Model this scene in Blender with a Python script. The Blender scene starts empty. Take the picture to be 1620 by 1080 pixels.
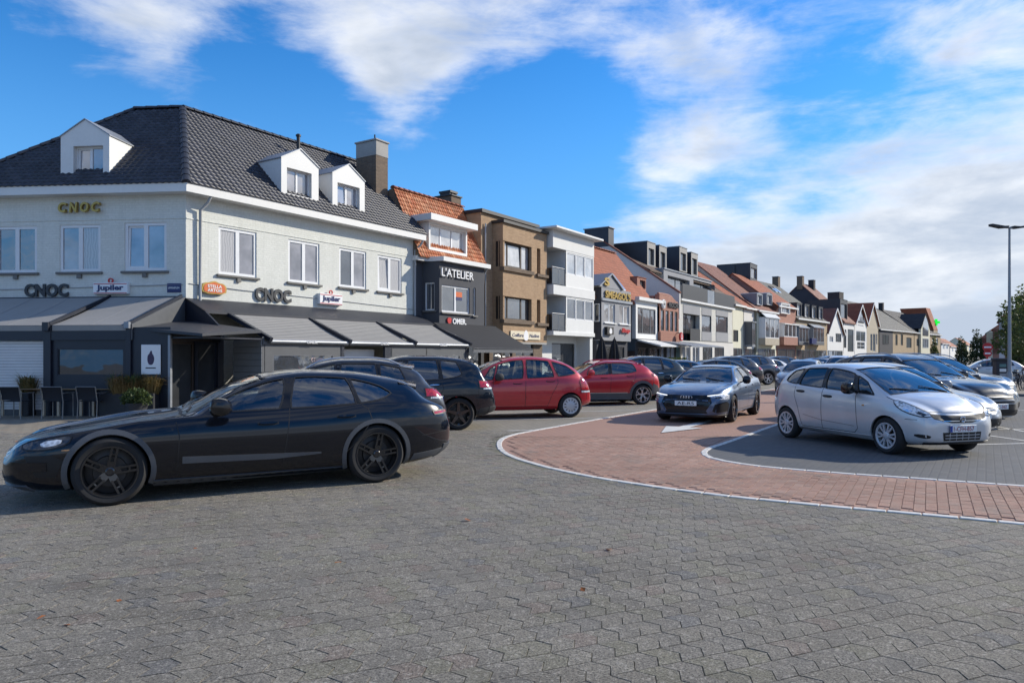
import bpy, bmesh, math, random
import numpy as np
from mathutils import Vector, Matrix, geometry
from mathutils.bvhtree import BVHTree

sc = bpy.context.scene
C = sc.collection
R = math.radians
rnd = random.Random(7)

# ------------------------------------------------------------------ camera
CAM_H, FPX, HORZ = 1.58, 1150.0, 564.0           # eye height, focal length and horizon of a 1620 x 1080 frame
cam = bpy.data.cameras.new('camera')
cam.sensor_width = 36.0
cam.lens = 36.0 * FPX / 1620.0
cam.shift_y = (HORZ - 540.0) / 1620.0            # level camera, slightly shifted lens
cam.clip_start, cam.clip_end = 0.05, 4000
camo = bpy.data.objects.new('camera', cam); C.objects.link(camo)
camo.location = (0, 0, CAM_H); camo.rotation_euler = (R(90), 0, 0)
sc.camera = camo

# ------------------------------------------------------------------ sun, sky, exposure
SUN_AZ = math.atan2(.38, .92)                    # direction to the sun in plan, from +X towards +Y
SUN_EL = R(28)
sun = bpy.data.lights.new('sun', 'SUN'); sun.energy = 3.7; sun.angle = R(.53); sun.color = (1.0, .92, .78)
suno = bpy.data.objects.new('sun', sun); C.objects.link(suno)
to_sun = Vector((math.cos(SUN_AZ) * math.cos(SUN_EL), math.sin(SUN_AZ) * math.cos(SUN_EL), math.sin(SUN_EL)))
suno.rotation_euler = to_sun.to_track_quat('Z', 'Y').to_euler()
suno.location = (40, 10, 60)

def build_world():
    w = bpy.data.worlds.new('World'); sc.world = w; w.use_nodes = True
    nt = w.node_tree; nt.nodes.clear()
    N = lambda t: nt.nodes.new(t)
    L = nt.links.new
    def math_(op, a, b=None, c=None, clamp=False):
        n = N('ShaderNodeMath'); n.operation = op; n.use_clamp = clamp
        for i, v in enumerate((a, b, c)):
            if v is None: continue
            if isinstance(v, (int, float)): n.inputs[i].default_value = v
            else: L(v, n.inputs[i])
        return n.outputs[0]
    def smooth(v, a, b):
        n = N('ShaderNodeMapRange'); n.interpolation_type = 'SMOOTHSTEP'
        L(v, n.inputs[0]); n.inputs[1].default_value = a; n.inputs[2].default_value = b
        return n.outputs[0]
    tc = N('ShaderNodeTexCoord')
    sky = N('ShaderNodeTexSky'); sky.sky_type = 'NISHITA'; sky.sun_disc = False
    sky.sun_elevation = SUN_EL; sky.sun_rotation = R(90) - SUN_AZ
    sky.air_density = 1.0; sky.dust_density = .1; sky.ozone_density = 3.0
    hs = N('ShaderNodeHueSaturation'); hs.inputs['Saturation'].default_value = 1.25; hs.inputs['Value'].default_value = 1.0
    L(sky.outputs[0], hs.inputs['Color'])
    sep = N('ShaderNodeSeparateXYZ'); L(tc.outputs['Generated'], sep.inputs[0])
    X, Y, Z = sep.outputs
    tint = N('ShaderNodeMix'); tint.data_type = 'RGBA'; tint.blend_type = 'MULTIPLY'; tint.inputs[0].default_value = 1.0
    L(hs.outputs[0], tint.inputs[6]); tint.inputs[7].default_value = (.42, .80, 1.02, 1)
    air = N('ShaderNodeMix'); air.data_type = 'RGBA'                  # pale blue air low over the horizon
    L(smooth(Z, .0, .42), air.inputs[0]); air.inputs[6].default_value = (.95, 2.5, 4.9, 1); L(tint.outputs[2], air.inputs[7])
    # clouds: flattened puffs and long wisps round the sky
    def flat(loc, sc, rot=0.0):
        mp = N('ShaderNodeMapping'); L(tc.outputs['Generated'], mp.inputs[0])
        mp.inputs['Location'].default_value = loc; mp.inputs['Scale'].default_value = sc; mp.inputs['Rotation'].default_value = (0, rot, 0)
        return mp.outputs[0]
    def noise(scale, det, rough, dist, vec):
        n = N('ShaderNodeTexNoise'); n.inputs['Scale'].default_value = scale; n.inputs['Detail'].default_value = det
        n.inputs['Roughness'].default_value = rough; n.inputs['Distortion'].default_value = dist
        L(vec, n.inputs['Vector']); return n.outputs['Fac']
    big = noise(2.3, 3, .5, .2, flat((.4, .2, .1), (1, 1, 2.3), R(6)))
    mid = noise(6.5, 10, .6, .25, flat((1.7, .6, .3), (1, 1, 2.2), R(10)))
    wisp = noise(5.0, 9, .66, .5, flat((.3, 2.2, .8), (1, 1, 4.5), R(14)))
    cov = math_('ADD', math_('MULTIPLY', big, .58), math_('MULTIPLY', mid, .50))
    cov = math_('ADD', math_('ADD', cov, .07), math_('MULTIPLY', wisp, .30))  # constant adds cloud cover all round for whiter, stronger fill light
    # a bank of cloud lies towards the right of the street, low over the roofs
    bank = math_('MULTIPLY', smooth(X, -.12, .42), math_('SUBTRACT', 1.0, smooth(Z, .10, .30)))
    cov = math_('ADD', cov, math_('MULTIPLY', bank, .30))
    # larger clouds and clear gaps between them: (direction, radius in degrees, amount)
    for (cx, cz, rad, amt) in ((-.28, .49, 16, .12), (-.10, .43, 10, .06), (-.60, .53, 12, .09), (.22, .43, 11, .03), (.62, .34, 10, .03), (-.36, .28, 12, -.24), (.02, .27, 11, -.20), (-.74, .33, 13, -.26), (.36, .25, 6, -.08), (.44, .41, 7, -.10)):
        v = Vector((cx, 1, cz)).normalized(); dt = N('ShaderNodeVectorMath'); dt.operation = 'DOT_PRODUCT'; L(tc.outputs['Generated'], dt.inputs[0]); dt.inputs[1].default_value = v
        cov = math_('ADD', cov, math_('MULTIPLY', smooth(dt.outputs['Value'], math.cos(R(rad)), 1.0), amt))
    a = math_('MULTIPLY', smooth(cov, .70, 1.0), .95)
    # light and grey parts of the clouds
    shade = noise(4.2, 6, .55, .3, flat((.16, .07, .35), (1, 1, 3.0), R(10)))
    dens = smooth(math_('ADD', math_('MULTIPLY', cov, .8), math_('MULTIPLY', shade, .75)), .98, 1.30)
    ramp = N('ShaderNodeMix'); ramp.data_type = 'RGBA'; L(dens, ramp.inputs[0])
    ramp.inputs[6].default_value = (5.5, 5.6, 5.75, 1); ramp.inputs[7].default_value = (2.9, 3.3, 3.95, 1)
    mix = N('ShaderNodeMix'); mix.data_type = 'RGBA'; L(a, mix.inputs[0]); L(air.outputs[2], mix.inputs[6]); L(ramp.outputs[2], mix.inputs[7])
    bg = N('ShaderNodeBackground'); L(mix.outputs[2], bg.inputs[0]); bg.inputs[1].default_value = .13
    out = N('ShaderNodeOutputWorld'); L(bg.outputs[0], out.inputs[0])
build_world()

vs = sc.view_settings
vs.view_transform = 'Standard'; vs.look = 'None'; vs.gamma = 1.0; vs.exposure = .56; vs.use_curve_mapping = False
sc.render.engine = 'CYCLES'
sc.cycles.max_bounces = 6; sc.cycles.transparent_max_bounces = 12; sc.cycles.glossy_bounces = 3; sc.cycles.diffuse_bounces = 4
sc.cycles.caustics_reflective = False; sc.cycles.caustics_refractive = False
sc.cycles.use_denoising = True

# ================================================================== helpers
def tag(o, label=None, cat=None, group=None, kind=None):
    if label: o['label'] = label
    if cat: o['category'] = cat
    if group: o['group'] = group
    if kind: o['kind'] = kind
    return o

def thing(name, label, cat, loc=(0, 0, 0), rz=0.0, group=None):
    o = bpy.data.objects.new(name, None); C.objects.link(o)
    o.empty_display_size = .2
    o.location = loc; o.rotation_euler = (0, 0, rz)
    return tag(o, label, cat, group)

def link(name, me, parent=None):
    o = bpy.data.objects.new(name, me); C.objects.link(o)
    if parent is not None: o.parent = parent
    return o

def copy_tree(o, parent=None):
    c = o.copy(); C.objects.link(c); c.parent = parent
    for ch in KIDS(o): copy_tree(ch, c)
    return c
def KIDS(o): return list(o.children)

class MB:
    """collects faces, then links them as one mesh object"""
    def __init__(s): s.v = []; s.f = []; s.mi = []
    def add(s, vs_, fs, mi=0):
        b = len(s.v); s.v += [tuple(p) for p in vs_]
        for f in fs: s.f.append(tuple(i + b for i in f)); s.mi.append(mi)
        return s
    def quad(s, a, b, c, d, mi=0): return s.add([a, b, c, d], [(0, 1, 2, 3)], mi)
    def poly(s, pts, mi=0): return s.add(pts, [tuple(range(len(pts)))], mi)
    def box(s, x0, x1, y0, y1, z0, z1, mi=0):
        if x0 > x1: x0, x1 = x1, x0
        if y0 > y1: y0, y1 = y1, y0
        if z0 > z1: z0, z1 = z1, z0
        return s.add([(x0, y0, z0), (x1, y0, z0), (x1, y1, z0), (x0, y1, z0), (x0, y0, z1), (x1, y0, z1), (x1, y1, z1), (x0, y1, z1)],
                     [(3, 2, 1, 0), (4, 5, 6, 7), (0, 1, 5, 4), (1, 2, 6, 5), (2, 3, 7, 6), (3, 0, 4, 7)], mi)
    def prism(s, pts, off, mi=0):
        """polygon pts (3D) swept by the vector off"""
        n = len(pts); off = Vector(off); P = [Vector(p) for p in pts]
        nrm = Vector((0, 0, 0))
        for i in range(n):
            a, b = P[i], P[(i + 1) % n]
            nrm += Vector(((a.y - b.y) * (a.z + b.z), (a.z - b.z) * (a.x + b.x), (a.x - b.x) * (a.y + b.y)))
        if nrm.dot(off) > 0: P = P[::-1]
        Q = [p + off for p in P]
        fs = [tuple(range(n)), tuple(range(2 * n - 1, n - 1, -1))] + [(i, n + i, n + (i + 1) % n, (i + 1) % n) for i in range(n)]
        fs = [fs[0], fs[1]] + [tuple(reversed(f)) for f in fs[2:]]
        return s.add(P + Q, fs, mi)
    def bar(s, a, b, w, h=None, up=(0, 0, 1), mi=0):
        a = Vector(a); b = Vector(b); h = w if h is None else h
        d = (b - a).normalized(); e = d.cross(Vector(up))
        if e.length < 1e-4: e = d.cross(Vector((1, 0, 0)))
        e.normalize(); g = e.cross(d)
        q = [a - e * w / 2 - g * h / 2, a + e * w / 2 - g * h / 2, a + e * w / 2 + g * h / 2, a - e * w / 2 + g * h / 2]
        return s.prism(q, b - a, mi)
    def tube(s, path, r, n=8, mi=0, cap=True):
        P = [Vector(p) for p in path]; rs = r if isinstance(r, (list, tuple)) else [r] * len(P)
        rings = []; prev = None
        for i, p in enumerate(P):
            d = (P[min(i + 1, len(P) - 1)] - P[max(i - 1, 0)]).normalized()
            e = prev if prev is not None else d.cross(Vector((0, 0, 1)))
            e = e - d * e.dot(d)
            if e.length < 1e-4: e = d.cross(Vector((1, 0, 0)))
            e.normalize(); prev = e; g = d.cross(e)
            rings.append([p + (e * math.cos(2 * math.pi * k / n) + g * math.sin(2 * math.pi * k / n)) * rs[i] for k in range(n)])
        vs_ = [q for r_ in rings for q in r_]; fs = []
        for i in range(len(P) - 1):
            for k in range(n):
                fs.append((i * n + k, i * n + (k + 1) % n, (i + 1) * n + (k + 1) % n, (i + 1) * n + k))
        if cap: fs += [tuple(range(n - 1, -1, -1)), tuple(range((len(P) - 1) * n, len(P) * n))]
        return s.add(vs_, fs, mi)
    def lathe(s, prof, n=24, axis='z', c=(0, 0, 0), mi=0):
        """prof: (radius, height) list"""
        vs_ = []
        for r, h in prof:
            for k in range(n):
                a = 2 * math.pi * k / n; x, y = r * math.cos(a), r * math.sin(a)
                p = (x, y, h) if axis == 'z' else ((x, h, y) if axis == 'y' else (h, x, y))
                vs_.append((p[0] + c[0], p[1] + c[1], p[2] + c[2]))
        fs = []
        for i in range(len(prof) - 1):
            for k in range(n):
                f = (i * n + k, i * n + (k + 1) % n, (i + 1) * n + (k + 1) % n, (i + 1) * n + k)
                fs.append(f if axis != 'y' else f[::-1])
        return s.add(vs_, fs, mi)
    def mesh(s, name, mats, smooth=None, fix=False, bevel=0.0):
        me = bpy.data.meshes.new(name); me.from_pydata(s.v, [], s.f)
        for m in (mats if isinstance(mats, (list, tuple)) else [mats]): me.materials.append(M(m))
        if any(s.mi): me.polygons.foreach_set('material_index', s.mi)
        if fix or bevel:
            bm = bmesh.new(); bm.from_mesh(me)
            if fix: bmesh.ops.remove_doubles(bm, verts=bm.verts, dist=1e-5); bmesh.ops.recalc_face_normals(bm, faces=bm.faces)
            if bevel:
                es = [e for e in bm.edges if len(e.link_faces) == 2 and e.calc_face_angle(0) > .6]
                bmesh.ops.bevel(bm, geom=es, offset=bevel, segments=1, profile=.5, affect='EDGES', clamp_overlap=True)
            bm.to_mesh(me); bm.free()
        me.update()
        if smooth is not None:
            me.polygons.foreach_set('use_smooth', [True] * len(me.polygons)); me.set_sharp_from_angle(angle=R(smooth))
        return me
    def build(s, name, mats, parent=None, smooth=None, fix=False, bevel=0.0):
        return link(name, s.mesh(name, mats, smooth, fix, bevel), parent)

def chaikin(P, n=1, closed=True):
    P = [tuple(p) for p in P]
    for _ in range(n):
        Q = []
        m = len(P)
        if not closed: Q.append(P[0])
        for i in range(m if closed else m - 1):
            a, b = P[i], P[(i + 1) % m]
            Q.append(tuple(.75 * x + .25 * y for x, y in zip(a, b)))
            Q.append(tuple(.25 * x + .75 * y for x, y in zip(a, b)))
        if not closed: Q.append(P[-1])
        P = Q
    return P

def pchip(pts):
    """monotone cubic through (x, value) points"""
    xs = [float(p[0]) for p in pts]; ys = [float(p[1]) for p in pts]; n = len(xs)
    h = [xs[i + 1] - xs[i] for i in range(n - 1)]; d = [(ys[i + 1] - ys[i]) / h[i] for i in range(n - 1)]
    m = [0.0] * n
    for i in range(1, n - 1):
        if d[i - 1] * d[i] > 0:
            w1, w2 = 2 * h[i] + h[i - 1], h[i] + 2 * h[i - 1]
            m[i] = (w1 + w2) / (w1 / d[i - 1] + w2 / d[i])
    m[0] = d[0]; m[-1] = d[-1]
    def f(x):
        if x <= xs[0]: return ys[0]
        if x >= xs[-1]: return ys[-1]
        i = max(k for k in range(n - 1) if xs[k] <= x); t = (x - xs[i]) / h[i]
        return (ys[i] * (1 + 2 * t) * (1 - t) ** 2 + m[i] * h[i] * t * (1 - t) ** 2 + ys[i + 1] * t * t * (3 - 2 * t) + m[i + 1] * h[i] * t * t * (t - 1))
    return f

def text_mesh(s, size=1.0, depth=.02, bold=0.0, shear=0.0, space=1.0):
    """lettering as a mesh in the x (reading) / z plane, facing -y, centred; width scaled to `size` if size is (w,h)"""
    cu = bpy.data.curves.new('lettering', 'FONT'); cu.body = s; cu.align_x = 'CENTER'; cu.align_y = 'CENTER'
    cu.extrude = depth / 2; cu.offset = bold; cu.shear = shear; cu.space_character = space; cu.resolution_u = 3
    ob = bpy.data.objects.new('lettering', cu); C.objects.link(ob)
    dg = bpy.context.evaluated_depsgraph_get(); me = bpy.data.meshes.new_from_object(ob.evaluated_get(dg))
    bpy.data.objects.remove(ob); bpy.data.curves.remove(cu)
    co = np.empty(len(me.vertices) * 3); me.vertices.foreach_get('co', co); co = co.reshape(-1, 3)
    if len(co) == 0: return me
    lo, hi = co.min(0), co.max(0)
    w, h = size if isinstance(size, tuple) else (size * (hi[0] - lo[0]), size * (hi[1] - lo[1]))
    out = np.empty_like(co)
    out[:, 0] = (co[:, 0] - (lo[0] + hi[0]) / 2) / max(hi[0] - lo[0], 1e-6) * w
    out[:, 2] = (co[:, 1] - (lo[1] + hi[1]) / 2) / max(hi[1] - lo[1], 1e-6) * h
    out[:, 1] = -co[:, 2] - depth / 2
    me.vertices.foreach_set('co', out.ravel()); me.update()
    return me

def lettering(s, parent, loc, size, mat, depth=.02, name='lettering', rot=0.0, **kw):
    me = text_mesh(s, size, depth, **kw); me.materials.clear(); me.materials.append(M(mat))
    o = link(name, me, parent); o.location = loc; o.rotation_euler = (0, 0, rot)
    return o

# ------------------------------------------------------------------ materials
_mats = {}
def M(name):
    if not isinstance(name, str): return name
    return _mats[name]

class NT:
    def __init__(s, name):
        m = bpy.data.materials.new(name); m.use_nodes = True; _mats[name] = m
        s.m = m; s.t = m.node_tree; s.t.nodes.clear()
        s.out = s.t.nodes.new('ShaderNodeOutputMaterial')
        s.geo = None
    def n(s, t, **kw):
        x = s.t.nodes.new(t)
        for k, v in kw.items(): setattr(x, k, v)
        return x
    def l(s, a, b): s.t.links.new(a, b)
    def set(s, sock, v):
        if hasattr(v, 'links') or hasattr(v, 'is_linked'): s.l(v, sock)
        else: sock.default_value = v
    def pos(s):
        return s.n('ShaderNodeNewGeometry').outputs['Position']
    def objco(s): return s.n('ShaderNodeTexCoord').outputs['Object']
    def mapping(s, vec, scale=(1, 1, 1), rot=(0, 0, 0), loc=(0, 0, 0)):
        mp = s.n('ShaderNodeMapping'); s.l(vec, mp.inputs[0])
        mp.inputs['Scale'].default_value = scale; mp.inputs['Rotation'].default_value = rot; mp.inputs['Location'].default_value = loc
        return mp.outputs[0]
    def noise(s, vec, scale, det=4, rough=.55, dist=0.0, out='Fac'):
        x = s.n('ShaderNodeTexNoise'); s.l(vec, x.inputs['Vector'])
        x.inputs['Scale'].default_value = scale; x.inputs['Detail'].default_value = det; x.inputs['Roughness'].default_value = rough; x.inputs['Distortion'].default_value = dist
        return x.outputs[out]
    def math(s, op, a, b=0.0, clamp=False):
        x = s.n('ShaderNodeMath', operation=op, use_clamp=clamp); s.set(x.inputs[0], a); s.set(x.inputs[1], b); return x.outputs[0]
    def rng(s, v, a, b, c=0.0, d=1.0):
        x = s.n('ShaderNodeMapRange'); s.set(x.inputs[0], v)
        for i, q in enumerate((a, b, c, d)): x.inputs[i + 1].default_value = q
        return x.outputs[0]
    def mix(s, f, a, b, mode='MIX'):
        x = s.n('ShaderNodeMix', data_type='RGBA', blend_type=mode); s.set(x.inputs[0], f)
        for i, q in ((6, a), (7, b)):
            s.set(x.inputs[i], q if hasattr(q, 'links') else (tuple(q) + (1,) if len(q) == 3 else q))
        return x.outputs[2]
    def bump(s, h, strength=.3, dist=.01, nrm=None):
        x = s.n('ShaderNodeBump'); x.inputs['Strength'].default_value = strength; x.inputs['Distance'].default_value = dist; s.l(h, x.inputs['Height'])
        if nrm is not None: s.l(nrm, x.inputs['Normal'])
        return x.outputs[0]
    def pr(s, col, rough=.5, metal=0.0, spec=.5, bump=None, coat=0.0, coat_rough=.03, trans=0.0, emit=None, estr=0.0, alpha=None):
        p = s.n('ShaderNodeBsdfPrincipled'); g = p.inputs
        s.set(g['Base Color'], col if hasattr(col, 'links') else (tuple(col) + (1,) if len(col) == 3 else col))
        s.set(g['Roughness'], rough); s.set(g['Metallic'], metal); s.set(g['Specular IOR Level'], spec)
        g['Coat Weight'].default_value = coat; g['Coat Roughness'].default_value = coat_rough
        if bump is not None: s.l(bump, g['Normal'])
        if emit is not None: g['Emission Color'].default_value = tuple(emit) + (1,); g['Emission Strength'].default_value = estr
        return p.outputs[0]
    def done(s, sh): s.l(sh, s.out.inputs[0]); return s.m

def mat_plain(name, col, rough=.6, metal=0.0, spec=.5, var=.12, bump=.12, scale=9.0, coat=0.0):
    """a plain surface with slight unevenness of tone, gloss and relief"""
    t = NT(name); p = t.objco()
    n1 = t.noise(p, scale, 5, .6); n2 = t.noise(p, scale * .13, 3, .5)
    f = t.math('ADD', t.math('MULTIPLY', n1, .5), t.math('MULTIPLY', n2, .5))
    c = t.mix(t.rng(f, .3, .7), tuple(x * (1 - var) for x in col), tuple(min(1, x * (1 + var)) for x in col))
    r = t.rng(n1, .2, .8, max(.02, rough - .06), min(1, rough + .08))
    b = t.bump(t.noise(p, scale * 9, 3, .6), bump, .004) if bump else None
    return t.done(t.pr(c, r, metal, spec, b, coat))

def mat_paint(name, col, metal=.35, rough=.32, flake=.06, dust=.05, spec=.5):
    """car paint: coloured base under a clear coat, with a little road film low down"""
    t = NT(name); p = t.objco()
    n = t.noise(p, 2.2, 4, .6)
    c = t.mix(t.rng(n, .3, .75), tuple(x * (1 - flake) for x in col), tuple(min(1, x * (1 + flake)) for x in col))
    film = t.math('MULTIPLY', t.noise(p, 7.0, 6, .65), dust * 2)
    c = t.mix(film, c, (.22, .2, .18))
    sh = t.pr(c, t.rng(n, .3, .7, rough - .04, rough + .06), metal, spec, None, 1.0, .015)
    return t.done(sh)

def mat_glass(name, tint=(.55, .62, .62), refl=.06, rough=.0, through=1.0):
    """thin pane: lets light through with a tint, mirrors by angle"""
    t = NT(name)
    tr = t.n('ShaderNodeBsdfTransparent'); tr.inputs[0].default_value = tint + (1,)
    gl = t.n('ShaderNodeBsdfGlossy'); gl.inputs['Roughness'].default_value = rough + .01; gl.inputs['Color'].default_value = (1, 1, 1, 1)
    fr = t.n('ShaderNodeFresnel'); fr.inputs[0].default_value = 1.5
    fac = t.math('ADD', t.math('MULTIPLY', fr.outputs[0], 1.25), refl, True)
    mx = t.n('ShaderNodeMixShader'); t.l(fac, mx.inputs[0]); t.l(tr.outputs[0], mx.inputs[1]); t.l(gl.outputs[0], mx.inputs[2])
    return t.done(mx.outputs[0])

def mat_pane(name, col=(.03, .035, .045), refl=.2, wave=.004):
    """house glazing seen from the street: dark room behind, sky mirrored in slightly wavy glass"""
    t = NT(name); p = t.objco()
    b = t.bump(t.noise(p, 1.3, 2, .5), .25, wave * 8)
    c = t.mix(t.rng(t.noise(p, .9, 3, .6), .35, .65), tuple(x * .6 for x in col), tuple(x * 1.5 for x in col))
    d = t.pr(c, .5, 0, .2)
    gl = t.n('ShaderNodeBsdfGlossy'); gl.inputs['Roughness'].default_value = .02; gl.inputs['Color'].default_value = (.95, .97, 1, 1); t.l(b, gl.inputs['Normal'])
    fr = t.n('ShaderNodeFresnel'); fr.inputs[0].default_value = 1.5
    fac = t.math('ADD', t.math('MULTIPLY', fr.outputs[0], 1.3), refl, True)
    mx = t.n('ShaderNodeMixShader'); t.l(fac, mx.inputs[0]); t.l(d, mx.inputs[1]); t.l(gl.outputs[0], mx.inputs[2])
    return t.done(mx.outputs[0])

def mat_emit(name, col, s):
    t = NT(name); e = t.n('ShaderNodeEmission'); e.inputs[0].default_value = tuple(col) + (1,); e.inputs[1].default_value = s
    return t.done(e.outputs[0])

def mat_brick(name, c1, c2, mortar, bw=.215, bh=.065, mj=.01, rough=.85, bump=.5, paint=False):
    """brickwork in wall coordinates (x along the wall, z up)"""
    t = NT(name); co = t.objco()
    sp = t.n('ShaderNodeSeparateXYZ'); t.l(co, sp.inputs[0])
    cm = t.n('ShaderNodeCombineXYZ'); t.l(t.math('ADD', sp.outputs[0], sp.outputs[1]), cm.inputs[0]); t.l(sp.outputs[2], cm.inputs[1])
    b = t.n('ShaderNodeTexBrick'); t.l(cm.outputs[0], b.inputs['Vector'])
    b.inputs['Scale'].default_value = 1.0; b.inputs['Brick Width'].default_value = bw; b.inputs['Row Height'].default_value = bh + mj
    b.inputs['Mortar Size'].default_value = mj / 2; b.inputs['Mortar Smooth'].default_value = .15
    b.inputs['Color1'].default_value = tuple(c1) + (1,); b.inputs['Color2'].default_value = tuple(c2) + (1,); b.inputs['Mortar'].default_value = tuple(mortar) + (1,)
    n1 = t.noise(co, 14, 5, .65); n2 = t.noise(co, .7, 4, .6)
    c = t.mix(t.math('MULTIPLY', t.rng(n1, .3, .7), .35), b.outputs['Color'], tuple(x * .6 for x in c1))
    c = t.mix(t.math('MULTIPLY', t.rng(n2, .45, .75), .3), c, tuple(x * .7 for x in c2))
    st = t.noise(t.mapping(co, (2.2, 2.2, .16)), 2.0, 5, .65)                       # faint rain streaks
    c = t.mix(t.math('MULTIPLY', t.rng(st, .5, .72), .22), c, tuple(x * .62 for x in c1))
    h = t.math('ADD', t.math('MULTIPLY', b.outputs['Fac'], -1.0), t.math('MULTIPLY', n1, .25))
    return t.done(t.pr(c, rough, 0, .3, t.bump(h, bump, .008)))

# ================================================================== cars
# car frame: x runs from the nose (0) to the tail (L) before centring, y across, z up
mat_plain('tyre', (.018, .018, .019), .82, var=.25, bump=.3, scale=30)
mat_plain('black_plastic', (.022, .023, .025), .55, var=.15, bump=.15, scale=25)
mat_plain('gloss_black', (.008, .008, .009), .12, var=.1, bump=0)
mat_plain('dark_trim', (.006, .006, .007), .5, var=.1, bump=0)
mat_plain('grey_cladding', (.075, .08, .088), .5, var=.12, bump=.15, scale=25)
mat_plain('cabin', (.02, .02, .022), .8, var=.2, bump=0)
mat_plain('seat_cloth', (.07, .07, .075), .85, var=.2, bump=0)
mat_plain('chrome', (.75, .76, .78), .12, 1.0, var=.05, bump=0)
mat_plain('alloy', (.55, .56, .58), .3, .9, var=.08, bump=0)
mat_plain('silver_plastic', (.5, .51, .53), .38, .35, var=.08, bump=0)
mat_plain('black_alloy', (.014, .014, .016), .16, .2, var=.1, bump=0, coat=1.0)
mat_plain('brake_iron', (.028, .028, .03), .4, .3, var=.2, bump=0)
mat_plain('plate_white', (.78, .78, .76), .45, var=.04, bump=0)
mat_plain('plate_red', (.35, .01, .02), .5, var=.04, bump=0)
mat_plain('plate_blue', (.01, .04, .3), .5, var=.04, bump=0)
mat_plain('ink', (.01, .01, .012), .6, var=.05, bump=0)
def mat_lens(name, col, rough=.08, emit=None, es=0):
    t = NT(name); p = t.objco()
    v = t.n('ShaderNodeTexVoronoi'); t.l(p, v.inputs['Vector']); v.inputs['Scale'].default_value = 26
    c = t.mix(t.rng(v.outputs['Distance'], .1, .7), tuple(x * .45 for x in col), tuple(min(1, x * 1.4) for x in col))
    t.done(t.pr(c, rough, .0, .5, None, 1.0, .02, emit=emit, estr=es))
mat_lens('red_lens', (.36, .012, .014))
mat_lens('clear_lens', (.62, .64, .66), .15)
mat_lens('smoked_lens', (.03, .032, .036), .06)
mat_lens('amber_lens', (.5, .18, .02))
mat_emit('lit_led', (.93, .96, 1.0), 1.1)
mat_glass('car_glass', (.66, .72, .70), .08)
mat_glass('car_glass_tinted', (.14, .15, .16), .12)

def body_loft(S, inset=0.0, x0=0.0, x1=None, floor=None, n=66):
    """rings of the body surface; with inset > 0 the inner surface of the cabin"""
    L, hw = S['L'], S['W'] / 2
    x1 = L if x1 is None else x1
    zt, zs, zb, wt = (S['f_' + k] for k in ('zt', 'zs', 'zb', 'wt'))
    Rf, f0, Rr, r0 = S.get('plan', (1.0, .60, .8, .70)); zm0 = S.get('zm', .62); crown0 = S.get('crown', .05)
    rings = []; xs = []
    for i in range(n + 1):
        t = i / n; t = .55 * t + .45 * (.5 - .5 * math.cos(math.pi * t)); xs.append(x0 + (x1 - x0) * t)
    for x in xs:
        k = 1.0
        if x < Rf: q = (Rf - x) / Rf; k = f0 + (1 - f0) * (1 - q ** 2.3) ** .5
        if L - x < Rr: q = (Rr - (L - x)) / Rr; k = r0 + (1 - r0) * (1 - q ** 2.3) ** .5
        w = hw * k
        b, s_, t_ = zb(x), zs(x), zt(x)
        crown = crown0; zr = t_ - crown; wtt = min(wt(x) * hw, w - .04)
        s_ = min(s_, t_ - .01); zm = min(zm0, b + .62 * (s_ - b)); ws = w - S.get('shoulder', .055)
        wb = w - S.get('tuck', .07)
        if zr < s_ + .004: zr = s_ * .35 + zr * .65 if S.get('crest') else min(t_ - .008, s_ + .004)
        mid = (.5 * (ws - .025 + wtt) + .028 * min(1, max(0, (zr - s_) / .35)), .5 * (s_ + zr) + .01)
        P = [(0, b), (wb - .12, b), (wb, b + .035), (w - .022, b + .38 * (zm - b)), (w, zm), (w - .012, zm + .55 * (s_ - zm)),
             (ws, s_ - .018), (ws - .028, s_ + .01), mid, (wtt, zr), (wtt * .8, t_ - crown * .36), (wtt * .4, t_ - crown * .07), (0, t_)]
        if inset:
            fl = floor
            P = [(0, fl), (w - .12, fl), (w - .10, fl + .02), (w - .09, max(fl + .03, zm)), (ws - .055, max(fl + .04, s_ - .03)), (mid[0] - .045, max(fl + .05, mid[1] - .02)),
                 (wtt - .05, max(fl + .06, zr - .04)), (wtt * .4, max(fl + .065, t_ - .05)), (0, max(fl + .07, t_ - .05))]
            H = chaikin(P, 1, False)
        else:
            H = chaikin(P, 2, False)
        H = [H[0]] + [p for p in H[1:-1] if p[0] > 1e-4] + [H[-1]]
        rings.append([(x, y, z) for y, z in H])
    m = min(len(r) for r in rings); rings = [r[:m - 1] + [r[-1]] for r in rings]
    # rounded closing of both ends
    if not inset:
        def close(r, sgn, dl):
            zc = .5 * (r[0][2] + r[-1][2]); o = []
            for a in (25, 50, 72):
                c, s2 = math.cos(R(a)), math.sin(R(a))
                o.append([(x + sgn * dl * s2, y * (.35 + .65 * c) if y else 0, zc + (z - zc) * (.25 + .75 * c)) for x, y, z in r])
            return o
        rings = close(rings[0], -1, S.get('nose', .05))[::-1] + rings + close(rings[-1], 1, S.get('tail', .03))
    full = [[(x, y, z) for x, y, z in r] + [(x, -y, z) for x, y, z in r[-2:0:-1]] for r in rings]
    b = MB(); k = len(full[0])
    vs_ = [p for r in full for p in r]; fs = []
    for i in range(len(full) - 1):
        for j in range(k): fs.append((i * k + j, (i + 1) * k + j, (i + 1) * k + (j + 1) % k, i * k + (j + 1) % k))
    fs.append(tuple(range(k))); fs.append(tuple(range(len(full) * k - 1, (len(full) - 1) * k - 1, -1)))
    b.add(vs_, fs)
    return b

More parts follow.
